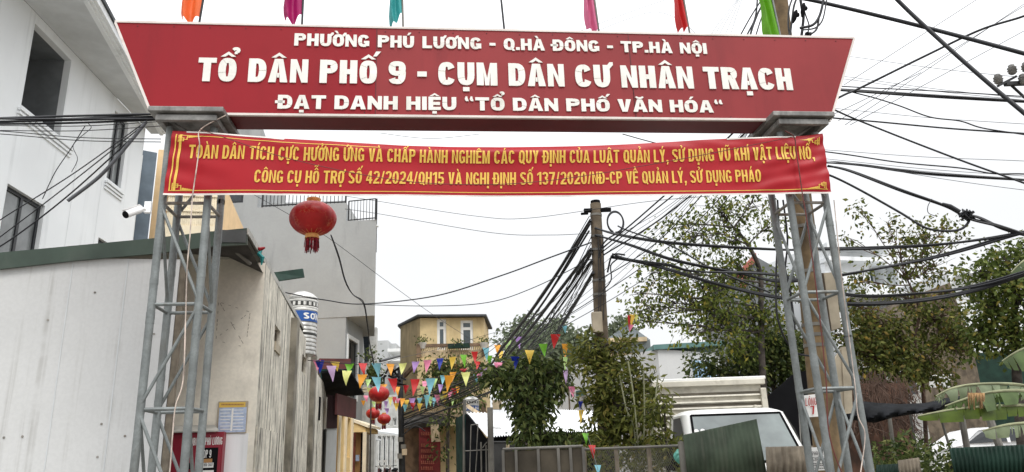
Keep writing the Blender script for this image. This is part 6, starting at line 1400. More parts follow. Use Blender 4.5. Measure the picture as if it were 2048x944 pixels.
# left hand tree behind the lorry
bl = [blob(*b) for b in ((1440, 425, 58, 14.2, .5), (1505, 405, 42, 14, .45), (1385, 475, 58, 13.6, .5), (1322, 548, 52, 13.4, .6), (1288, 612, 36, 13.2, .7), (1340, 605, 48, 13.5, .6), (1405, 575, 62, 14, .8), (1470, 555, 56, 14.6, .9), (1430, 640, 56, 13.8, 1.15), (1515, 630, 52, 14.4, 1.1), (1375, 660, 34, 13.4, .5), (1550, 450, 40, 14.6, .5), (1565, 570, 40, 14.8, .8), (1340, 450, 28, 13.8, .5), (1268, 585, 20, 13, .6), (1470, 485, 42, 14.2, .6), (1262, 640, 16, 13, .6), (1480, 690, 36, 14, .9))]
b0 = at(1530, 940, 14.3)
make_tree('broadleaf_tree', 'leafy tree with small hanging leaves against the sky, left of the right tower', 'tree', drop(b0), [Vector(drop(b0))]+tb((1526, 760, 14.3), (1522, 640, 14.3), (1520, 545, 14.2), (1496, 490, 14.1), (1468, 455, 14)), bl, LEAF, .088, 165, 19, 21, M['bark'], 'trees in the yard', .075, .24, .75)
bl = [blob(*b) for b in ((1480, 735, 55, 15), (1550, 720, 60, 15.3), (1600, 690, 40, 15.5), (1420, 745, 40, 14.8), (1530, 690, 50, 15.2), (1590, 745, 40, 15.2))]
b0 = at(1560, 940, 15.4)
make_tree('dense_tree', 'dense dark green tree standing low behind the lorry box', 'tree', drop(b0), [Vector(drop(b0))]+tb((1555, 820, 15.3), (1540, 740, 15.2)), bl, LEAF_DARK, .10, 190, 22, 22, M['bark'], 'trees in the yard', .1, .26, .6)
# right hand tree with brown twigs
bl = [blob(*b) for b in ((1722, 415, 28, 14.5, .35), (1775, 450, 36, 14.8, .35), (1850, 470, 42, 15, .5), (1900, 450, 24, 15, .45), (1800, 505, 44, 15, .5), (1868, 530, 48, 15.2, .5, .3), (1925, 475, 18, 15, .5), (1725, 560, 36, 14.6, .5), (1815, 600, 56, 15, .6, .35), (1745, 655, 54, 14.8, 1.3), (1868, 640, 62, 15.2, 1.2, .5), (1735, 715, 46, 14.6, 1.5), (1905, 590, 38, 15.3, .8, .4), (1800, 705, 56, 14.8, 1.5), (1700, 480, 26, 14.6, .4), (1915, 690, 46, 15, 1.2, .3), (1860, 725, 46, 14.7, 1.2, .25), (1745, 752, 30, 14.4, 1.2), (1800, 748, 34, 14.4, 1.2), (1690, 600, 30, 14.6, .9), (1700, 680, 34, 14.6, 1.1))]
b0 = at(1838, 940, 15)
make_tree('broadleaf_tree', 'olive tree with bare brown twigs, right of the right tower', 'tree', drop(b0), [Vector(drop(b0))]+tb((1846, 780, 15), (1830, 690, 15), (1838, 620, 15), (1815, 560, 15)), bl, LEAF_OLIVE, .105, 165, 20, 33, M['bark_red'], 'trees in the yard', .045, .25, .6, bare=.12)
bl = [blob(*b) for b in ((1960, 545, 38, 13), (2010, 520, 42, 13), (2048, 505, 40, 13), (1985, 610, 50, 13.2), (2040, 595, 50, 13), (1955, 660, 36, 13.4), (2020, 675, 46, 13.2), (2085, 560, 50, 13), (2060, 680, 40, 13))]
b0 = at(2030, 940, 13.4)
make_tree('broadleaf_tree', 'bright yellow green tree at the right edge behind the banana leaves', 'tree', drop(b0), [Vector(drop(b0))]+tb((2034, 760, 13.3), (2030, 640, 13.2), (2024, 560, 13.1)), bl, LEAF_YEL, .11, 170, 22, 44, M['bark'], 'trees in the yard', .1, .25, .5)
# broad dark tree behind the panel fence
bl = [blob(*b) for b in ((1000, 762, 28, 13.8), (1045, 735, 32, 14), (1090, 738, 32, 13.9), (1062, 775, 46, 13.7), (1110, 772, 28, 13.8), (1030, 790, 24, 13.5), (1052, 828, 28, 13.5), (1084, 815, 24, 13.5), (1058, 862, 24, 13.2), (1098, 866, 24, 13.2), (1140, 880, 18, 13.2), (1172, 884, 16, 13.1), (985, 750, 18, 13.6), (1125, 745, 14, 13.8), (1052, 890, 14, 12.9))]
b0 = at(1054, 944, 13.4)
make_tree('dense_tree', 'dense dark tree with drooping leaves growing over the panel fence', 'tree', drop(b0), [Vector(drop(b0))]+tb((1054, 900, 13.4), (1052, 830, 13.5), (1050, 770, 13.7), (1056, 735, 13.8)), bl, LEAF_DARK, .135, 300, 24, 55, M['bark'], 'trees in the yard', .11, .22, .9, wid=.42)
# climber swallowing the concrete pole
bl = [blob(*b) for b in ((1190, 705, 30, 10.8, .8), (1230, 725, 32, 10.9, .8), (1270, 738, 26, 10.8, .7), (1172, 728, 26, 10.7, .7), (1215, 760, 46, 10.6), (1280, 775, 34, 10.7, .8), (1196, 800, 32, 10.6, .9), (1240, 815, 44, 10.5), (1300, 825, 30, 10.5, .7), (1210, 855, 36, 10.5), (1262, 868, 42, 10.4, .9), (1320, 880, 28, 10.3, .7), (1176, 668, 12, 10.8, .7), (1168, 690, 16, 10.7, .6), (1262, 690, 14, 10.8, .5), (1300, 760, 16, 10.6, .6), (1245, 690, 12, 10.8, .5), (1330, 895, 16, 10.2, .8))]
b0 = at(1215, 944, 10.7)
make_tree('climbing_shrub', 'tall olive green climber shrub covering the lower part of the concrete pole', 'shrub', drop(b0), [Vector(drop(b0))]+tb((1222, 880, 10.7), (1216, 780, 10.7), (1208, 690, 10.8)), bl, LEAF_BUSH, .12, 400, 20, 66, M['bark'], None, .05, .16, .35, wid=.34)
for i, pp in enumerate((((1256, 722), (1268, 800), (1282, 960)), ((1287, 742), (1289, 830), (1287, 960)), ((1316, 750), (1306, 850), (1299, 960)), ((1238, 745), (1252, 815), (1268, 860), (1275, 960)), ((1345, 790), (1340, 860), (1338, 960)))):
    m = MB(); P_ = [at(x, y, 10.15+.04*i) for x, y in pp]; P_.append(Vector((P_[-1].x, P_[-1].y, 0))); m.tube(smooth_path(P_), .011, 5)
    tag(obj('bamboo_cane', m, M['stem_pale'], smooth=60), 'thin pale cane standing in front of the climber shrub', 'cane', 'pale canes before the climber')
# hedge behind chain link
rg = random.Random(90); hm = MB()
for _ in range(2600):
    x = rg.uniform(1150, 1375); y = rg.uniform(885, 1010)+8*math.sin(x/13); p = at(x, y, 10.0+rg.uniform(-.35, .6))
    if p.z < .1: continue
    leaf(hm, p, Vector((rg.gauss(0, 1), rg.gauss(-.6, 1), rg.gauss(.2, .8))), rg.uniform(.05, .11), rg, .4)
tag(obj('hedge', hm, LEAF_BUSH, recalc=False), 'overgrown green hedge pushing against the chain link fence', 'hedge', kind='stuff')
hm = MB()
for _ in range(1500):
    x = rg.uniform(1745, 1905); y = 870+rg.random()**.6*90+10*math.sin(x/21); p = at(x, y, 10.3+rg.uniform(-.4, .8))
    if p.z < .1: continue
    leaf(hm, p, Vector((rg.gauss(0, 1), rg.gauss(-.6, 1), rg.gauss(.2, .8))), rg.uniform(.05, .12), rg, .4)
tag(obj('undergrowth', hm, LEAF_DARK, recalc=False), 'dark undergrowth low down below the brick shed and tarpaulin', 'undergrowth', kind='stuff')
# poinsettia like reddish shrub beside the lorry
bl = [blob(*b) for b in ((1318, 850, 22, 9.9), (1328, 820, 14, 9.9), (1305, 815, 16, 10), (1332, 888, 20, 9.8), (1320, 800, 12, 9.9))]
b0 = at(1332, 944, 9.9)
make_tree('yard_shrub', 'shrub with long yellowish leaves beside the lorry door', 'shrub', drop(b0), [Vector(drop(b0))]+tb((1332, 880, 9.9), (1330, 810, 9.9)), bl, LEAF_BUSH, .13, 260, 12, 67, M['bark'], None, .02, .16, .7, wid=.3)
# far trees
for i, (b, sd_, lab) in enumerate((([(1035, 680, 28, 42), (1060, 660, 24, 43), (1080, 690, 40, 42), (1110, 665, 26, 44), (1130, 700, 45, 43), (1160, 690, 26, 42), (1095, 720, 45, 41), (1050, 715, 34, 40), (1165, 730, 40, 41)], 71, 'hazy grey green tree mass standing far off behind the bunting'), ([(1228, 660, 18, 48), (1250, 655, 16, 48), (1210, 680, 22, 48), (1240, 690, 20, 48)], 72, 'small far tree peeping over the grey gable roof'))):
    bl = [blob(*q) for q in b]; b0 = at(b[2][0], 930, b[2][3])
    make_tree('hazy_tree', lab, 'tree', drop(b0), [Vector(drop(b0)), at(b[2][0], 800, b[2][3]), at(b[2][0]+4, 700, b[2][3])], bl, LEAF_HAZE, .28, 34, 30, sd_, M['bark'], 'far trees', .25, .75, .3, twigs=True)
# creeper over the yellow house
bl = [blob(*b) for b in ((870, 735, 26, 29.6), (900, 740, 30, 29.6), (930, 770, 36, 29), (950, 740, 26, 29), (900, 790, 26, 29.2), (945, 800, 26, 28), (885, 765, 20, 29.4), (880, 850, 10, 28.5), (886, 900, 12, 28.5), (905, 840, 14, 28.5), (858, 800, 12, 29))]
b0 = at(895, 944, 29)
make_tree('creeper', 'dark green creeper and tree growing up in front of the yellow house balconies', 'creeper', drop(b0), [Vector(drop(b0))]+tb((896, 850, 29), (905, 780, 29), (905, 745, 29.3)), bl, LEAF_DARK, .17, 60, 24, 73, M['bark'], None, .08, .45, .7, wid=.45)
bl = [blob(*b) for b in ((735, 712, 12, 22.6), (745, 705, 9, 22.6), (752, 718, 8, 22.6))]
b0 = at(740, 944, 22.8)
make_tree('creeper', 'small thin creeper at the foot of the grey overhang beside the lane', 'creeper', drop(b0), [Vector(drop(b0))]+tb((742, 800, 22.7), (741, 720, 22.6)), bl, LEAF_DARK, .10, 60, 12, 74, M['bark'], None, .03, .25, .4)
m = MB(); rg = random.Random(15)
for _ in range(500):
    p = at(rg.gauss(748, 8), rg.uniform(725, 765), 21.5+rg.uniform(-.3, .3)); leaf(m, p, Vector((rg.gauss(0, 1), rg.gauss(0, 1), -1)), rg.uniform(.08, .16), rg, .4)
t = thing('hanging_creeper', at(748, 745, 21.5), 'dark hanging creeper behind the pennants beside the lane cable rack', 'creeper'); obj('leaves', m, LEAF_DARK, t, recalc=False)

# ---- banana plants
def banana(name, label, base, leaves):
    t = thing(name, base, label, 'banana plant', 'banana plants at the right edge'); bz = Vector(base)
    m = MB(); m.tube([bz, bz+Vector((.02, 0, .7)), bz+Vector((-.03, 0, 1.5))], [.13, .10, .07], 12); obj('stem', m, M['stem_pale'], t, smooth=60)
    for mid, W, torn, tilt, mt in leaves:
        P_ = smooth_path(mid, 10); L = len(P_); rg = random.Random(len(mid)*7+int(mid[0].x*100)); m = MB(); rib = MB(); hs = -1 if P_[-1].x < P_[0].x else 1
        rib.tube(P_, [.018*(1-.8*i/(L-1))+.003 for i in range(L)], 6)
        for sgn in (1, -1):
            i = 0
            while i < L-1:
                n_ = rg.choice((1, 2, 2, 3, 4, 6)) if torn else 6
                j = min(L-1, i+n_); gap = rg.random() < torn*.7; vs = []; dr = rg.uniform(0, torn*.9)
                hang = (-1.25 if sgn*hs > 0 else tilt)+rg.uniform(-.30, .30)*torn; wv = rg.uniform(.80, 1.12) if torn else 1
                for k in range(i, j+1):
                    f = k/(L-1); wd = W*wv*math.sin(math.pi*min(1, (f+.06)/1.08))**.45
                    tg = (P_[min(k+1, L-1)]-P_[max(k-1, 0)]).normalized(); sd_ = tg.cross(Vector((0, 0, 1))).normalized(); upv = sd_.cross(tg)
                    ins = .012*torn*(1 if k == j else -1 if k == i else 0)
                    for v in range(4):
                        x = v/3; ang = hang-x*(.12+dr*.35)
                        vs.append(P_[k]+(sd_*sgn*math.cos(ang)+upv*math.sin(ang))*wd*x+tg*(x*wd*.30-ins*x*3))
                n2 = j-i+1; m.add(vs, [(a*4+b, (a+1)*4+b, (a+1)*4+b+1, a*4+b+1) for a in range(n2-1) for b in range(3)]); i = j
        lf = obj('leaf', m, mt, t, smooth=60, recalc=False); obj('midrib', rib, M['stem_pale'], lf, smooth=60)
mk('banana_green', (.10, .15, .05), .45, var=.2, vscale=6, transl=.3); mk('banana_pale', (.22, .265, .155), .5, var=.2, vscale=5, transl=.3); mk('banana_dark', (.085, .13, .012), .45, var=.2, vscale=6, transl=.35); mk('banana_dry', (.36, .22, .10), .8, var=.3, vscale=9, transl=.2)
banana('banana_plant', 'banana plant whose long torn leaves reach in over the white car', drop(at(2130, 940, 8.0)), [
    (tb((2110, 790, 8.0), (2040, 770, 7.9), (1960, 768, 7.8), (1905, 776, 7.7), (1872, 792, 7.7)), .17, .9, -.35, M['banana_pale']),
    (tb((2115, 800, 7.9), (2050, 782, 7.6), (1985, 784, 7.5), (1935, 796, 7.4), (1890, 812, 7.4)), .17, 1.0, -.5, M['banana_green']),
    (tb((2120, 830, 7.8), (2060, 812, 7.6), (1990, 812, 7.5), (1910, 818, 7.4), (1836, 832, 7.4)), .13, .2, -.6, M['banana_dark']),
    (tb((2110, 850, 7.6), (2060, 846, 7.5), (2010, 850, 7.4), (1965, 862, 7.4)), .12, .4, -.1, M['banana_pale'])])
banana('banana_plant', 'banana plant with one broad hanging leaf tip high at the right edge', drop(at(2150, 940, 8.6)), [
    (tb((2130, 700, 8.6), (2080, 690, 8.5), (2040, 700, 8.4), (2004, 722, 8.4)), .24, .3, -.2, M['banana_green']),
    (tb((2120, 560, 8.6), (2080, 515, 8.5), (2050, 520, 8.4), (2022, 545, 8.4)), .22, .1, -.3, M['banana_green'])])
m = MB(); rg = random.Random(2)
for k in range(16): x = 1936+k*2.1; y2 = 806+rg.uniform(-10, 14); m.slab([at(x, 786, 7.35), at(x+1.9, 785.5, 7.35), at(x+1.6+rg.uniform(-2, 2), y2, 7.33-rg.uniform(0, .06)), at(x+.7, y2-3, 7.33)], (0, .004, 0))
tag(obj('dry_leaf', m, M['banana_dry']), 'brown dried strip of banana leaf hanging from the torn leaf', 'leaf')

# ================================================================== BUNTING
def bunting(label, string, pens, r=.006):
    """string: [(px,py,Y)]; pens: (px, py_top, colour, width px, height px)"""
    S = [at(*p) for p in string]; SP = smooth_path(S, 8); t = thing('bunting_string', S[0], label, 'bunting', 'pennant strings across the lane')
    m = MB(); m.tube(SP, r*.55, 4); obj('string', m, M['cable_grey'], t)
    xs = [p[0] for p in string]; rg = random.Random(int(xs[0])+len(pens))
    inc = xs[-1] > xs[0]
    for (px, py, col, wp, hp) in pens:
        wp *= 1.12; hp *= 1.1
        Y = float(np.interp(px, xs, [p[2] for p in string])) if inc else string[0][2]
        if isinstance(col, tuple): col, Y = col
        tl, tr_, bt_ = at(px-wp/2, py, Y), at(px+wp/2, py+rg.uniform(-.8, .8), Y+rg.uniform(-.08, .08)), at(px+rg.uniform(-.22, .22)*wp, py+hp, Y+rg.uniform(-.06, .06))
        m = MB(); N_ = 5; vs = []; idx = {}
        bow = rg.uniform(-.05, .05)*(wp/FPX*Y)/.25
        for i in range(N_+1):
            for j in range(N_+1-i):
                a, b = i/N_, j/N_; q = bt_*a+tr_*b+tl*(1-a-b); q = q+Vector((0, bow*4*b*(1-b)+.04*math.sin(a*4+px), 0)); idx[(i, j)] = len(vs); vs.append(q)
        fs = []
        for i in range(N_):
            for j in range(N_-i):
                fs.append((idx[(i, j)], idx[(i, j+1)], idx[(i+1, j)]))
                if j < N_-i-1: fs.append((idx[(i, j+1)], idx[(i+1, j+1)], idx[(i+1, j)]))
        m.add(vs, fs); o = obj('pennant', m, M['pennant_'+col], t, smooth=60, recalc=False, label=PENN[col]+' pennant')
A_ = [(625, 721, 15.6), (690, 724, 16), (755, 726, 16.4), (800, 727, 16.6), (850, 722, 17), (900, 715, 17.4), (950, 701, 17.8), (1000, 688, 18), (1040, 671, 18.2)]
bunting('long string of large pennants, highest across the lane, starting from the mouldy wall', A_, [(634, 720, 'k', 15, 20), (640, 721, 'b', 17, 24), (671, 724, 'y', 17, 17), (698, 727, 'g', 17, 17), (725, 726, 'r', 16, 23), (753, 727, 'lb', 17, 26), (780, 727, 'o', 15, 23), (805, 726, 'ly', 15, 22), (831, 723, 'p', 14, 22), (855, 720, 'k', 15, 24), (880, 717, 'b', 13, 22), (905, 714, 'y', 13, 24), (927, 709, 'g', 12, 24), (949, 703, 'r', 12, 23), (972, 696, 'lb', 12, 24), (995, 689, 'o', 12, 18), (1016, 682, 'lg', 12, 26), (1036, 674, 'p', 14, 22)])
B_ = [(640, 727, 13.2), (664, 732, 13.4), (700, 744, 13.8), (745, 753, 14), (800, 758, 14.2), (850, 757, 14.4), (900, 750, 14.4), (950, 740, 14.2), (1000, 725, 14), (1050, 702, 13.6), (1090, 685, 13.2), (1113, 668, 12.8), (1135, 652, 12.4)]
bunting('nearest string of large pennants sagging across the lane up to the power cables', B_, [(664, 732, 'l', 18, 29), (694, 741, 'ly', 18, 28), (724, 748, 'o', 18, 27), (753, 754, 'lb', 17, 28), (785, 757, 'r', 17, 27), (830, 758, 'r', 17, 32), (861, 757, 'lb', 18, 32), (898, 751, 'o', 17, 31), (931, 744, 'ly', 17, 27), (967, 735, 'l', 16, 24), (996, 725, 'k', 16, 26), (1030, 713, 'b', 16, 25), (1059, 700, 'y', 17, 26), (1086, 688, 'g', 16, 24), (1111, 669, 'r', 18, 26), (1129, 653, 'lb', 9, 12)])
C_ = [(722, 762, 20), (760, 768, 20.4), (800, 772, 20.8), (850, 767, 21), (886, 753, 21), (930, 742, 20.6), (960, 735, 20.4), (985, 712, 20), (1003, 703, 19.8)]
bunting('third string of smaller pennants crossing behind the nearest one', C_, [(736, 759, 'lg', 11, 15), (740, 776, 'ly', 11, 15), (768, 768, 'o', 12, 13), (794, 773, 'o', 11, 18), (812, 770, 'dr', 11, 18), (846, 773, 'lg', 10, 15), (850, 762, 'k', 11, 19), (870, 757, 'lg', 10, 18), (886, 751, 'lb', 11, 17), (906, 744, 'o', 12, 20), (881, 768, 'p', 10, 17), (927, 738, 'dr', 14, 8), (953, 749, 'lb', 11, 17), (958, 744, 'k', 12, 15), (956, 722, 'r', 10, 17), (979, 712, 'g', 11, 20), (1001, 702, 'y', 11, 22)])
D_ = [(725, 788, 23.6), (760, 793, 24), (800, 797, 24.4), (840, 795, 24.6), (870, 791, 24.6), (900, 783, 24.4), (925, 772, 24.2)]
bunting('farthest and lowest string of small crowded pennants over the lane', D_, [(732, 791, 'k', 9, 13), (727, 801, 'o', 8, 10), (747, 803, 'lg', 8, 11), (772, 802, 'p', 8, 14), (773, 816, 'p', 9, 12), (780, 794, 'ly', 9, 18), (788, 793, 'dr', 9, 14), (796, 797, 'k', 9, 13), (805, 796, 'o', 10, 17), (813, 800, 'y', 10, 14), (792, 806, 'y', 10, 15), (810, 809, 'lb', 10, 14), (824, 796, 'p', 12, 20), (826, 806, 'dr', 10, 15), (840, 796, 'lb', 10, 13), (840, 807, 'y', 10, 15), (854, 790, 'lb', 11, 26), (860, 793, 'lg', 10, 18), (869, 795, 'lb', 9, 18), (874, 789, 'k', 11, 21), (885, 791, 'ly', 12, 14), (891, 783, 'y', 11, 22), (900, 783, 'k', 9, 16), (905, 796, 'lg', 8, 14), (908, 777, 'dr', 10, 15), (916, 774, 'o', 8, 13)])
E_ = [(1112, 669, 12.6), (1128, 690, 12), (1131, 730, 11.4), (1138, 770, 10.9), (1158, 808, 10.4), (1168, 850, 10.0), (1182, 892, 9.6), (1196, 940, 9.2)]
t_ = [(1130, 688, ('o', 11.9), 12, 28), (1131, 714, ('lg', 11.5), 9, 26), (1132, 741, ('l', 11.2), 10, 26), (1144, 773, ('k', 10.8), 13, 22), (1161, 803, ('b', 10.4), 9, 16), (1163, 820, ('y', 10.2), 10, 26), (1171, 866, ('g', 9.9), 12, 22), (1184, 890, ('r', 9.6), 13, 26), (1196, 930, ('lb', 9.3), 12, 20)]
bunting('string of single pennants dropping steeply past the climber to the fence', E_, t_)
q = at(1263, 632, 10.7); t = thing('pennant_tangle', q, 'tangle of faded pennants caught in the tree above the climber', 'bunting')
for (pts, col) in (([(1255, 630), (1262, 632), (1258, 660)], 'r'), ([(1259, 628), (1272, 630), (1262, 652)], 'y'), ([(1258, 648), (1268, 650), (1259, 664)], 'k'), ([(1268, 626), (1277, 632), (1272, 645)], 'ly')):
    m = MB(); m.slab([at(x, y, 10.7) for x, y in pts], (0, .012, 0)); obj('pennant', m, M['pennant_'+col], t, label=PENN[col]+' pennant')
m = MB(); m.tube([at(1270, 628, 10.75), at(1310, 560, 11)], .004, 4); obj('string', m, M['cord_white'], t)

# ================================================================== CABLES
def cable(pts, r, label, group='cables strung over the lane', mt='cable', cat='cable', name='power_cable', n=1, spread=.03, k=8):
    P_ = smooth_path([at(*p) for p in pts], k); m = MB()
    if n == 1: m.tube(P_, r, 6)
    else:
        for q in range(n):
            ph = 6.28*q/n; m.tube([p+Vector((0, math.cos(ph+i*.11)*spread*.6, math.sin(ph+i*.13)*spread*.7)) for i, p in enumerate(P_)], r, 5)
    return tag(obj(name, m, M[mt], smooth=70), label, cat, group)
LB = 'bundled black cables running left from the gate past the white house'
cable([(-120, 240, 6.9), (0, 239, 7), (150, 236, 7.1), (302, 230, 7.2), (420, 226, 7.4), (900, 225, 8), (1560, 190, 8)], .013, 'thick black cable bundle crossing the white house at sign cap height', n=3, spread=.035)
cable([(-120, 247, 6.9), (0, 246, 7), (150, 243, 7.1), (300, 239, 7.2), (480, 236, 7.6), (900, 240, 8), (1560, 205, 8)], .012, 'second thick black cable bundle just under the first across the white house', n=2, spread=.025)
for (y0, y1) in ((251, 243), (261, 252), (262, 278), (268, 284)):
    cable([(-100, y0, 6.9), (0, y0, 7), (160, (y0+y1)/2+5, 7), (322, y1, 7)], .0045, 'thin black wire sagging across the white house below the thick bundles', 'thin wires left of the left tower')
for (a, b, c2_, r_) in (((0, 440), (150, 345), (296, 240), .006), ((0, 474), (130, 375), (292, 246), .006), ((20, 480), (140, 388), (270, 270), .008)):
    cable([(-60, a[1]+45, 7), (*a, 7), (*b, 7.05), (*c2_, 7.15)], r_, 'black wire slanting down left from the left sign cap across the white house', 'slanting wires left of the left tower')
cable([(135, 402, 7), (200, 352, 7.05), (250, 296, 7.1), (292, 244, 7.15)], .018, 'thick grey conduit slanting down from the left sign cap', mt='cable_grey')
cable([(175, 246, 7.0), (182, 256, 7), (160, 275, 7), (146, 293, 7.0), (155, 318, 7), (143, 344, 7)], .0035, 'loose curling wire end hanging below the thick bundles on the left', mt='cable')
cable([(170, 252, 7.02), (140, 300, 7.02), (110, 345, 7.02), (85, 398, 7.02)], .0045, 'loose dangling wire in front of the lower white house window')
# fan from concrete pole to the lane pole
PT = (1183, 440)
fan = [((1181, 440), (1085, 590), (1005, 695), (950, 752), (805, 812), .020), ((1180, 447), (1090, 600), (1022, 688), (958, 756), (806, 822), .016), ((1178, 462), (1110, 570), (1035, 672), (962, 752), (806, 800), .013), ((1182, 498), (1112, 590), (1030, 694), (950, 772), (806, 830), .020), ((1183, 505), (1120, 600), (1048, 690), (965, 770), (808, 836), .018), ((1184, 520), (1130, 600), (1062, 690), (985, 765), (808, 840), .016), ((1186, 545), (1142, 620), (1088, 700), (1010, 770), (808, 850), .022)]
for i, f in enumerate(fan):
    pts = [(*f[0], 10.9), (*f[1], 13), (*f[2], 16.5), (*f[3], 21), (*f[4], 29)]; cable(pts, f[5]*1.2, 'thick black cable in the fan sweeping down left from the concrete pole', 'thick fan of cables from the concrete pole', n=2 if i in (0, 3, 6) else 1, spread=.02)
for i in range(11):
    a = (1180+RNG.uniform(-3, 6), RNG.uniform(430, 560)); e = (805+RNG.uniform(-8, 8), RNG.uniform(785, 860)); x2, y2 = 1000+RNG.uniform(-20, 60), RNG.uniform(690, 740)
    cable([(*a, 10.9), ((a[0]+x2)/2+8, (a[1]+y2)/2+12, 13.5), (x2, y2, 17), (*e, 29)], .0065, 'thin wire in the fan running down left from the concrete pole', 'thin fan wires from the concrete pole', k=6)
# pole to pole, behind the gate
for i, (a, b, c2_, r_) in enumerate((((1205, 496), (1290, 425), (1470, 262), .012), ((1203, 505), (1295, 432), (1490, 266), .010), ((1207, 510), (1340, 424), (1500, 275), .012), ((1198, 560), (1330, 470), (1520, 240), .008), ((1040, 690), (1330, 500), (1510, 300), .006), ((1060, 690), (1340, 520), (1530, 280), .005))):
    cable([(*a, 10.9), (*b, 9.8), (*c2_, 8.2), (1560, 150-i*12, 8.0)], r_, 'black cable rising from the concrete pole to the thick pole behind the sign', 'cables between the two concrete poles')
for i in range(7):
    a = (1000+i*22, 700-i*8); cable([(*a, 17), (1190, 600-i*14, 11.3), (1360-i*4, 430-i*3, 9.6), (1480, 270+i*4, 8.5), (1550, 190-i*18, 8)], .0035, 'thin wire passing the concrete pole up towards the thick pole', 'thin wires towards the thick pole')
# pole to the right, through the leaves
for i, (pp, r_, n_) in enumerate(((((1190, 456, 10.9), (1240, 470, 10.6), (1345, 486, 10), (1550, 499, 8.9), (1640, 498, 8.5), (1750, 496, 8.3), (1900, 487, 8), (2048, 465, 7.6), (2150, 440, 7.4)), .014, 2), (((1190, 470, 10.9), (1260, 490, 10.5), (1347, 520, 10), (1475, 546, 9.3), (1553, 562, 8.9), (1640, 556, 8.5), (1720, 544, 8.3), (1880, 512, 8), (2010, 475, 7.7), (2060, 462, 7.6)), .014, 2), (((1225, 508, 10.8), (1262, 520, 10.5), (1340, 531, 10), (1391, 543, 9.7), (1553, 550, 8.9), (1700, 590, 8.4), (1850, 586, 8.1), (1950, 572, 7.9), (2048, 545, 7.6), (2120, 520, 7.5)), .013, 2), (((1222, 514, 10.8), (1270, 522, 10.5), (1340, 540, 10), (1432, 567, 9.5), (1550, 594, 8.9), (1700, 608, 8.4), (1830, 602, 8.1), (1950, 580, 7.9), (2060, 545, 7.6), (2120, 525, 7.5)), .016, 3))):
    cable(pp, r_, 'black cable bundle crossing the tree leaves from the concrete pole to the right edge', 'bundles through the right hand trees', n=n_, spread=.016)
cable([(1236, 452, 10.9), (1258, 462, 10.7), (1345, 493, 10.2), (1420, 535, 9.8), (1540, 585, 9)], .012, 'black cable from the coiled loop down through the leafy tree')
cable([(1215, 545, 10.8), (1222, 515, 10.75), (1232, 508, 10.75), (1250, 510, 10.7)], .014, 'short black jumper cable curled at the right of the concrete pole'); cable([(1205, 582, 10.82), (1222, 560, 10.78), (1222, 530, 10.78), (1240, 515, 10.7)], .010, 'second short jumper cable hanging lower on the concrete pole')
for x0 in (1196, 1200, 1206): cable([(x0, 470, 10.86), (x0+2, 560, 10.85), (x0+1, 640, 10.82)], .007, 'wire stapled down the front of the concrete pole', 'wires down the concrete pole')
# right hand side sky cables
RC = [([(1560, -10, 8), (1640, 4, 7.9), (1840, 52, 7.5), (2048, 107, 7), (2200, 150, 6.8)], .024, 'very thick black cable running right from the thick pole top', 1), ([(1740, -60, 7.5), (1795, 0, 7.5), (1860, 62, 7.4), (1950, 143, 7.2), (2048, 226, 7), (2140, 300, 6.8)], .024, 'very thick black cable slanting steeply down to the right edge', 1), ([(1560, 260, 8.2), (1678, 195, 8), (1720, 176, 8), (1850, 112, 7.8), (1960, 60, 7.5), (2048, 32, 7.3), (2120, 0, 7.2)], .013, 'thick wavy black cable rising right from behind the sign end', 1), ([(1600, 176, 8.4), (1684, 180, 8.3), (1860, 192, 8), (2048, 203, 7.6), (2150, 208, 7.5)], .015, 'straight double black cable leaving the sign end level to the right', 2), ([(1600, 165, 8.4), (1690, 173, 8.3), (1870, 182, 8), (2048, 193, 7.6), (2150, 200, 7.5)], .007, 'thin straight cable just above the level double cable', 1), ([(1600, 150, 8.4), (1690, 180, 8.3), (1750, 196, 8.2), (1800, 212, 8.1), (1860, 234, 8), (1920, 242, 7.9), (1965, 256, 7.8), (2048, 269, 7.6), (2120, 280, 7.5)], .008, 'wavy thin cable drooping right below the level double cable', 1), ([(1600, 228, 8.4), (1668, 236, 8.3), (1760, 244, 8.2), (1900, 257, 8), (2048, 267, 7.6), (2150, 275, 7.5)], .010, 'black cable leaving the right sign cap slightly downhill', 1), ([(1600, 180, 8.2), (1672, 221, 8), (1770, 262, 7.9), (1920, 320, 7.6), (2048, 366, 7.3), (2140, 400, 7.2)], .012, 'black cable slanting down right from the right sign cap', 1),
      ([(1640, 302, 8.3), (1700, 310, 8.2), (1800, 325, 8), (1920, 336, 7.8), (1985, 347, 7.6), (2048, 348, 7.5), (2150, 355, 7.3)], .008, 'wire leaving the banner end, uppermost of the lower group', 1), ([(1640, 325, 8.3), (1720, 330, 8.2), (1850, 347, 8), (2048, 360, 7.6), (2150, 366, 7.5)], .010, 'double black wire leaving the banner end level to the right', 2), ([(1655, 332, 8.3), (1700, 342, 8.2), (1800, 380, 8), (1890, 412, 7.9), (1935, 436, 7.8), (1990, 450, 7.7), (2048, 468, 7.6), (2120, 490, 7.5)], .013, 'cable that meets the knotted joint above the right hand trees', 2), ([(1640, 345, 8.2), (1668, 354, 8.1), (1720, 380, 8), (1800, 425, 7.9), (1850, 455, 7.8), (1890, 462, 7.8), (1922, 458, 7.8), (1938, 442, 7.8), (1935, 428, 7.8)], .014, 'thick cable curving down from the banner end and looping up to the knotted joint', 1), ([(1930, 428, 7.8), (1960, 436, 7.75), (2000, 455, 7.7), (2048, 470, 7.6), (2100, 480, 7.5)], .012, 'doubled cable running from the knotted joint to the right edge', 2)]
for pts, r_, lab, n_ in RC: cable(pts, r_, lab, 'cables in the sky right of the gate', n=n_, spread=.014)
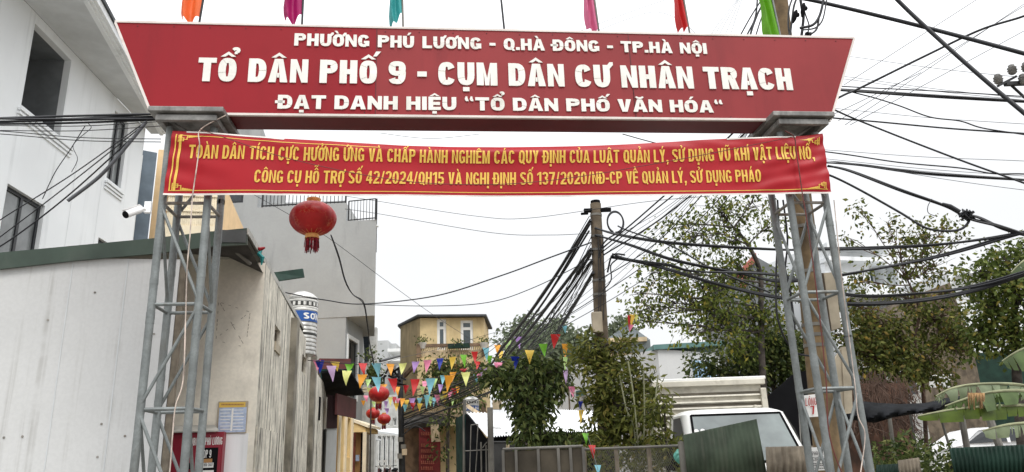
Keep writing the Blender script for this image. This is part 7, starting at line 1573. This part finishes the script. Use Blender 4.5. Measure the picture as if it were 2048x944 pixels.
for (a, b) in (((1688, 170), (1952, 0)), ((1676, 242), (2048, 12)), ((1690, 250), (2048, 8)), ((1700, 250), (2048, 62)), ((1660, 232), (1800, 165))):
    cable([(2*a[0]-b[0]*.0-a[0], a[1]+2, 8.6), (*a, 8.6), (*b, 8.3), (b[0]+(b[0]-a[0])*.3, b[1]+(b[1]-a[1])*.3, 8.2)][1:], .0038, 'thin wire slanting up to the right edge from behind the sign end', 'thin slanting wires right of the gate')
for (y0, y1, x0) in ((113, 155, 1700), (153, 196, 1690), (158, 200, 1688), (217, 248, 1672), (300, 322, 1655), (318, 352, 1655), (322, 358, 1655), (326, 380, 1700)):
    cable([(x0-60, y0-4, 9), (x0, y0, 9), ((x0+2048)/2, (y0+y1)/2+3, 8.6), (2048, y1, 8.2), (2150, y1+8, 8.1)], .0032, 'thin wire running right across the pale sky from the gate', 'thin level wires right of the gate')
# joint knot
q = at(1934, 432, 7.8); m = MB(); rg = random.Random(6)
for _ in range(12):
    pts = [q+Vector((rg.gauss(0, .035), rg.gauss(0, .03), rg.gauss(0, .035))) for _k in range(5)]; m.tube(smooth_path(pts, 4), .010, 5)
m.tube([at(1884, 408, 7.85), at(1900, 413, 7.83), at(1920, 424, 7.8)], [.02, .028, .024], 8)
tag(obj('cable_joint', m, M['cable'], smooth=70), 'knotted taped cable joint hanging above the right hand trees', 'cable joint')
cable([(1864, 398, 7.85), (1856, 412, 7.85), (1857, 426, 7.85), (1874, 433, 7.85)], .004, 'short loose wire end curling beside the knotted joint')
# sagging lines left of centre
cable([(480, 470+95, 13), (585, 588, 13.6), (650, 600, 14), (727, 608, 14.6), (870, 592, 13.6), (1000, 552, 12.4), (1100, 515, 11.5), (1182, 485, 11)], .011, 'sagging black cable from the water tank roof to the concrete pole', mt='cable')
cable([(727, 609, 14.6), (860, 612, 13.8), (975, 605, 12.8), (1070, 574, 11.8), (1182, 518, 11)], .007, 'thinner black cable sagging just below toward the concrete pole')
cable([(500, 385, 12), (580, 430, 12.4), (660, 478, 13), (770, 560, 14), (870, 632, 16), (960, 690, 19)], .0045, 'thin wire slanting down right across the grey building front')
cable([(662, 470, 12.5), (678, 515, 13), (690, 560, 13.6), (705, 588, 14), (727, 606, 14.6), (735, 650, 15), (740, 690, 15.6), (748, 728, 16)], .010, 'twisted drooping cable hanging down across the grey building corner', n=2, spread=.03)
cable([(690, 392, 12), (760, 403, 11.8), (950, 432, 11.4), (1060, 436, 11), (1280, 405, 10), (1420, 392, 9)], .004, 'thin wire crossing the sky just under the banner', 'thin wires under the banner')
cable([(690, 418, 13), (760, 428, 12.8), (980, 465, 12), (1100, 470, 11.5), (1185, 466, 11)], .0045, 'thin wire sagging across the sky to the concrete pole', 'thin wires under the banner')
cable([(560, 715, 15.4), (700, 728, 16), (760, 727, 19), (800, 716, 24), (870, 700, 28), (965, 672, 29), (1060, 640, 24), (1185, 505, 11.2)], .008, 'cable passing in front of the yellow house balcony')
cable([(760, 722, 16), (785, 716, 20), (800, 712, 26)], .03, 'short thick black cable bundle over the lane beside the pennants')
cable([(860, 800, 22), (900, 815, 20), (940, 806, 18), (985, 782, 15), (1040, 740, 14)], .011, 'drooping cable over the tarpaulin shack roof')
# thin lines above the sign, between sign and banner
for pts in ([(1190, 64, 9), (1250, 40, 9), (1310, 24, 9), (1360, 40, 9), (1390, 66, 9)], [(1150, 66, 9), (1260, 24, 9), (1330, 0, 9)]): cable(pts, .0032, 'thin loose wire looping above the sign between pink and red flags', 'loose wires above the sign')
for x in (1424, 1432, 1440, 1452, 1462): cable([(x-20, 120, 8.6), (x, 66, 8.6), (x+(1490-x)*.75, 0, 8.5), (x+(1500-x)*1.1, -50, 8.4)], .0032, 'thin wire rising steeply above the sign left of the thick pole', 'steep wires beside the thick pole top')
cable([(1245, 268, 9), (1330, 290, 9.2), (1420, 300, 9.4)], .007, 'short black wire showing in the gap between sign and banner'); cable([(760, 266, 10), (860, 277, 10), (960, 268, 10)], .0035, 'thin drooping wire glimpsed in the gap between sign and banner')
# mess of jumpers around the thick pole top
tang = [[(1515, -10), (1513, 20), (1508, 42), (1498, 62), (1494, 70)], [(1530, -10), (1525, 8), (1516, 26), (1506, 52), (1500, 72)], [(1526, 0), (1527, 22), (1520, 44), (1512, 70)], [(1600, 56), (1625, 50), (1638, 34), (1645, 10), (1648, -8)], [(1604, 60), (1630, 56), (1645, 40), (1652, 8), (1655, -8)], [(1588, -10), (1580, 10), (1577, 30), (1577, 55), (1580, 72)], [(1596, -10), (1588, 12), (1584, 40), (1580, 72)], [(1608, 20), (1612, 32), (1618, 52), (1614, 72)], [(1601, 0), (1604, 18), (1607, 34), (1603, 72)], [(1480, 72), (1500, 36), (1520, 4), (1528, -10)], [(1534, -5), (1532, 30), (1528, 72)], [(1638, 34), (1632, 60), (1610, 72), (1580, 74)]]
for i, p in enumerate(tang): cable([(x, y, 7.75-.02*(i % 4)) for x, y in p], (.010, .012, .008, .016, .009)[i % 5], 'black jumper cable tangled around the top of the thick pole', 'jumper cables at the thick pole top')
for (a, b, lab) in (((1608, 6), (1604, 34), 'black cable clamp hanging right of the thick pole top, larger one'), ((1593, 20), (1586, 46), 'slimmer black cable clamp hanging close against the thick pole top'), ((1616, 64), (1612, 76), 'small black clamp just above the sign edge right of the thick pole')):
    A_, B__ = at(*a, 7.7), at(*b, 7.7); m = MB(); m.tube([A_, A_.lerp(B__, .25), A_.lerp(B__, .7), B__], [.010, .030, .026, .010], 8); m.box(A_.lerp(B__, .4)+Vector((.02, 0, 0)), (.05, .04, .035)); tag(obj('cable_clamp', m, M['black'], smooth=40), lab, 'clamp', 'clamps at the thick pole top')
for i, pts in enumerate(([(1555, 400, 7.8), (1562, 500, 7.8), (1580, 580, 7.85), (1590, 660, 7.85)], [(1566, 400, 7.82), (1575, 480, 7.82), (1570, 560, 7.85), (1590, 640, 7.85)], [(1556, 470, 7.8), (1552, 560, 7.75), (1556, 640, 7.7), (1585, 700, 7.75), (1620, 712, 7.78)])): cable(pts, .010, 'loose cable running down the left side of the thick pole', 'loose cables down the thick pole')
# lane pole with its cable rack
PD, pd0, pd1 = round_pole('service_pole', (804, 930), 29, (800, 735), .13, .10, 'dark service pole in the lane beside the yellow house, hung with meter boxes', M['iron_dark'])
m = MB(); rg = random.Random(12)
for _ in range(16):
    x, y = rg.uniform(765, 812), rg.uniform(735, 772); m.tube([at(x, y, 27.5), at(x+rg.uniform(-26, 26), y+rg.uniform(-16, 16), 28.5)], .04, 4)
obj('cable_rack', m, M['black'], PD)
for (x, y, k) in ((801, 879, .16), (809, 904, .22), (800, 912, .18), (807, 893, .15)): c = at(x, y, 28.7); m = MB(); m.box((c.x, c.y, c.z), (.17, .15, k)); obj('meter_box', m, M['rail_beige'] if y == 904 else M['post_grey'], PD)
for i, pts in enumerate(([(806, 850, 28.5), (840, 830, 29), (880, 842, 29)], [(806, 856, 28.5), (836, 844, 29), (860, 848, 29), (890, 846, 29)], [(808, 848, 28.6), (850, 826, 29), (930, 838, 28)], [(806, 870, 28.6), (830, 852, 29), (850, 862, 29)])): cable(pts, .02, 'service cable looping from the lane pole to the yellow house', 'service cables at the lane pole')
# parked motorbikes at the end of the lane
def motorbike(p, rz, label):
    t = thing('motorbike', p, label, 'motorbike', 'motorbikes at the end of the lane'); p = Vector(p)
    def L(x, y, z): c_, s_ = math.cos(rz), math.sin(rz); return p+Vector((x*c_-y*s_, x*s_+y*c_, z))
    for y in (-.62, .62):
        w_ = MB(); q_ = MB(); q_.lathe([(.2, -.04), (.28, -.05), (.30, 0), (.28, .05), (.2, .04)], (0, 0, 0), 18, False); w_.merge(q_, lambda v: L(v.z, y+v.x, .3+v.y)); obj('wheel', w_, M['black'], t, smooth=50)
    m = MB(); m.tube([L(0, .62, .3), L(0, .45, .75), L(0, .38, 1.0)], .05, 8); m.tube([L(0, .42, .6), L(0, .15, .42), L(0, -.2, .45), L(0, -.6, .65)], [.12, .13, .15, .09], 8); obj('frame', m, M['maroon'], t, smooth=50)
    m = MB(); m.tube([L(0, .1, .74), L(0, -.25, .78), L(0, -.65, .80)], [.07, .12, .07], 8); obj('seat', m, M['black'], t, smooth=50)
    m = MB(); m.tube([L(-.33, .28, 1.03), L(-.1, .4, 1.0), L(.1, .4, 1.0), L(.33, .28, 1.03)], .018, 6); hb_ = obj('handlebar', m, M['black'], t)
    for s_ in (-1, 1): m = MB(); m.tube([L(s_*.2, .36, 1.02), L(s_*.3, .36, 1.22)], .008, 5); m.tube([L(s_*.3, .36, 1.27), L(s_*.3, .38, 1.27)], .06, 12); obj('mirror', m, M['ceramic'], hb_)
    m = MB(); m.tube([L(0, .46, .98), L(0, .5, .98)], .08, 12); obj('headlight', m, M['ceramic'], t)
for (x, lab) in ((759, 'motorbike parked at the left side of the lane end'), (772, 'motorbike parked in the middle of the lane end'), (786, 'motorbike parked at the right side of the lane end')):
    q = at(x, 930, 44); motorbike((q.x, q.y, .45), R(180)+RNG.uniform(-.4, .4), lab)
mb = MB(); q = at(773, 930, 46); mb.box((q.x, 46.5, .22), (5.5, 8, .44)); obj('pavement', mb, M['asphalt'], kind='structure')
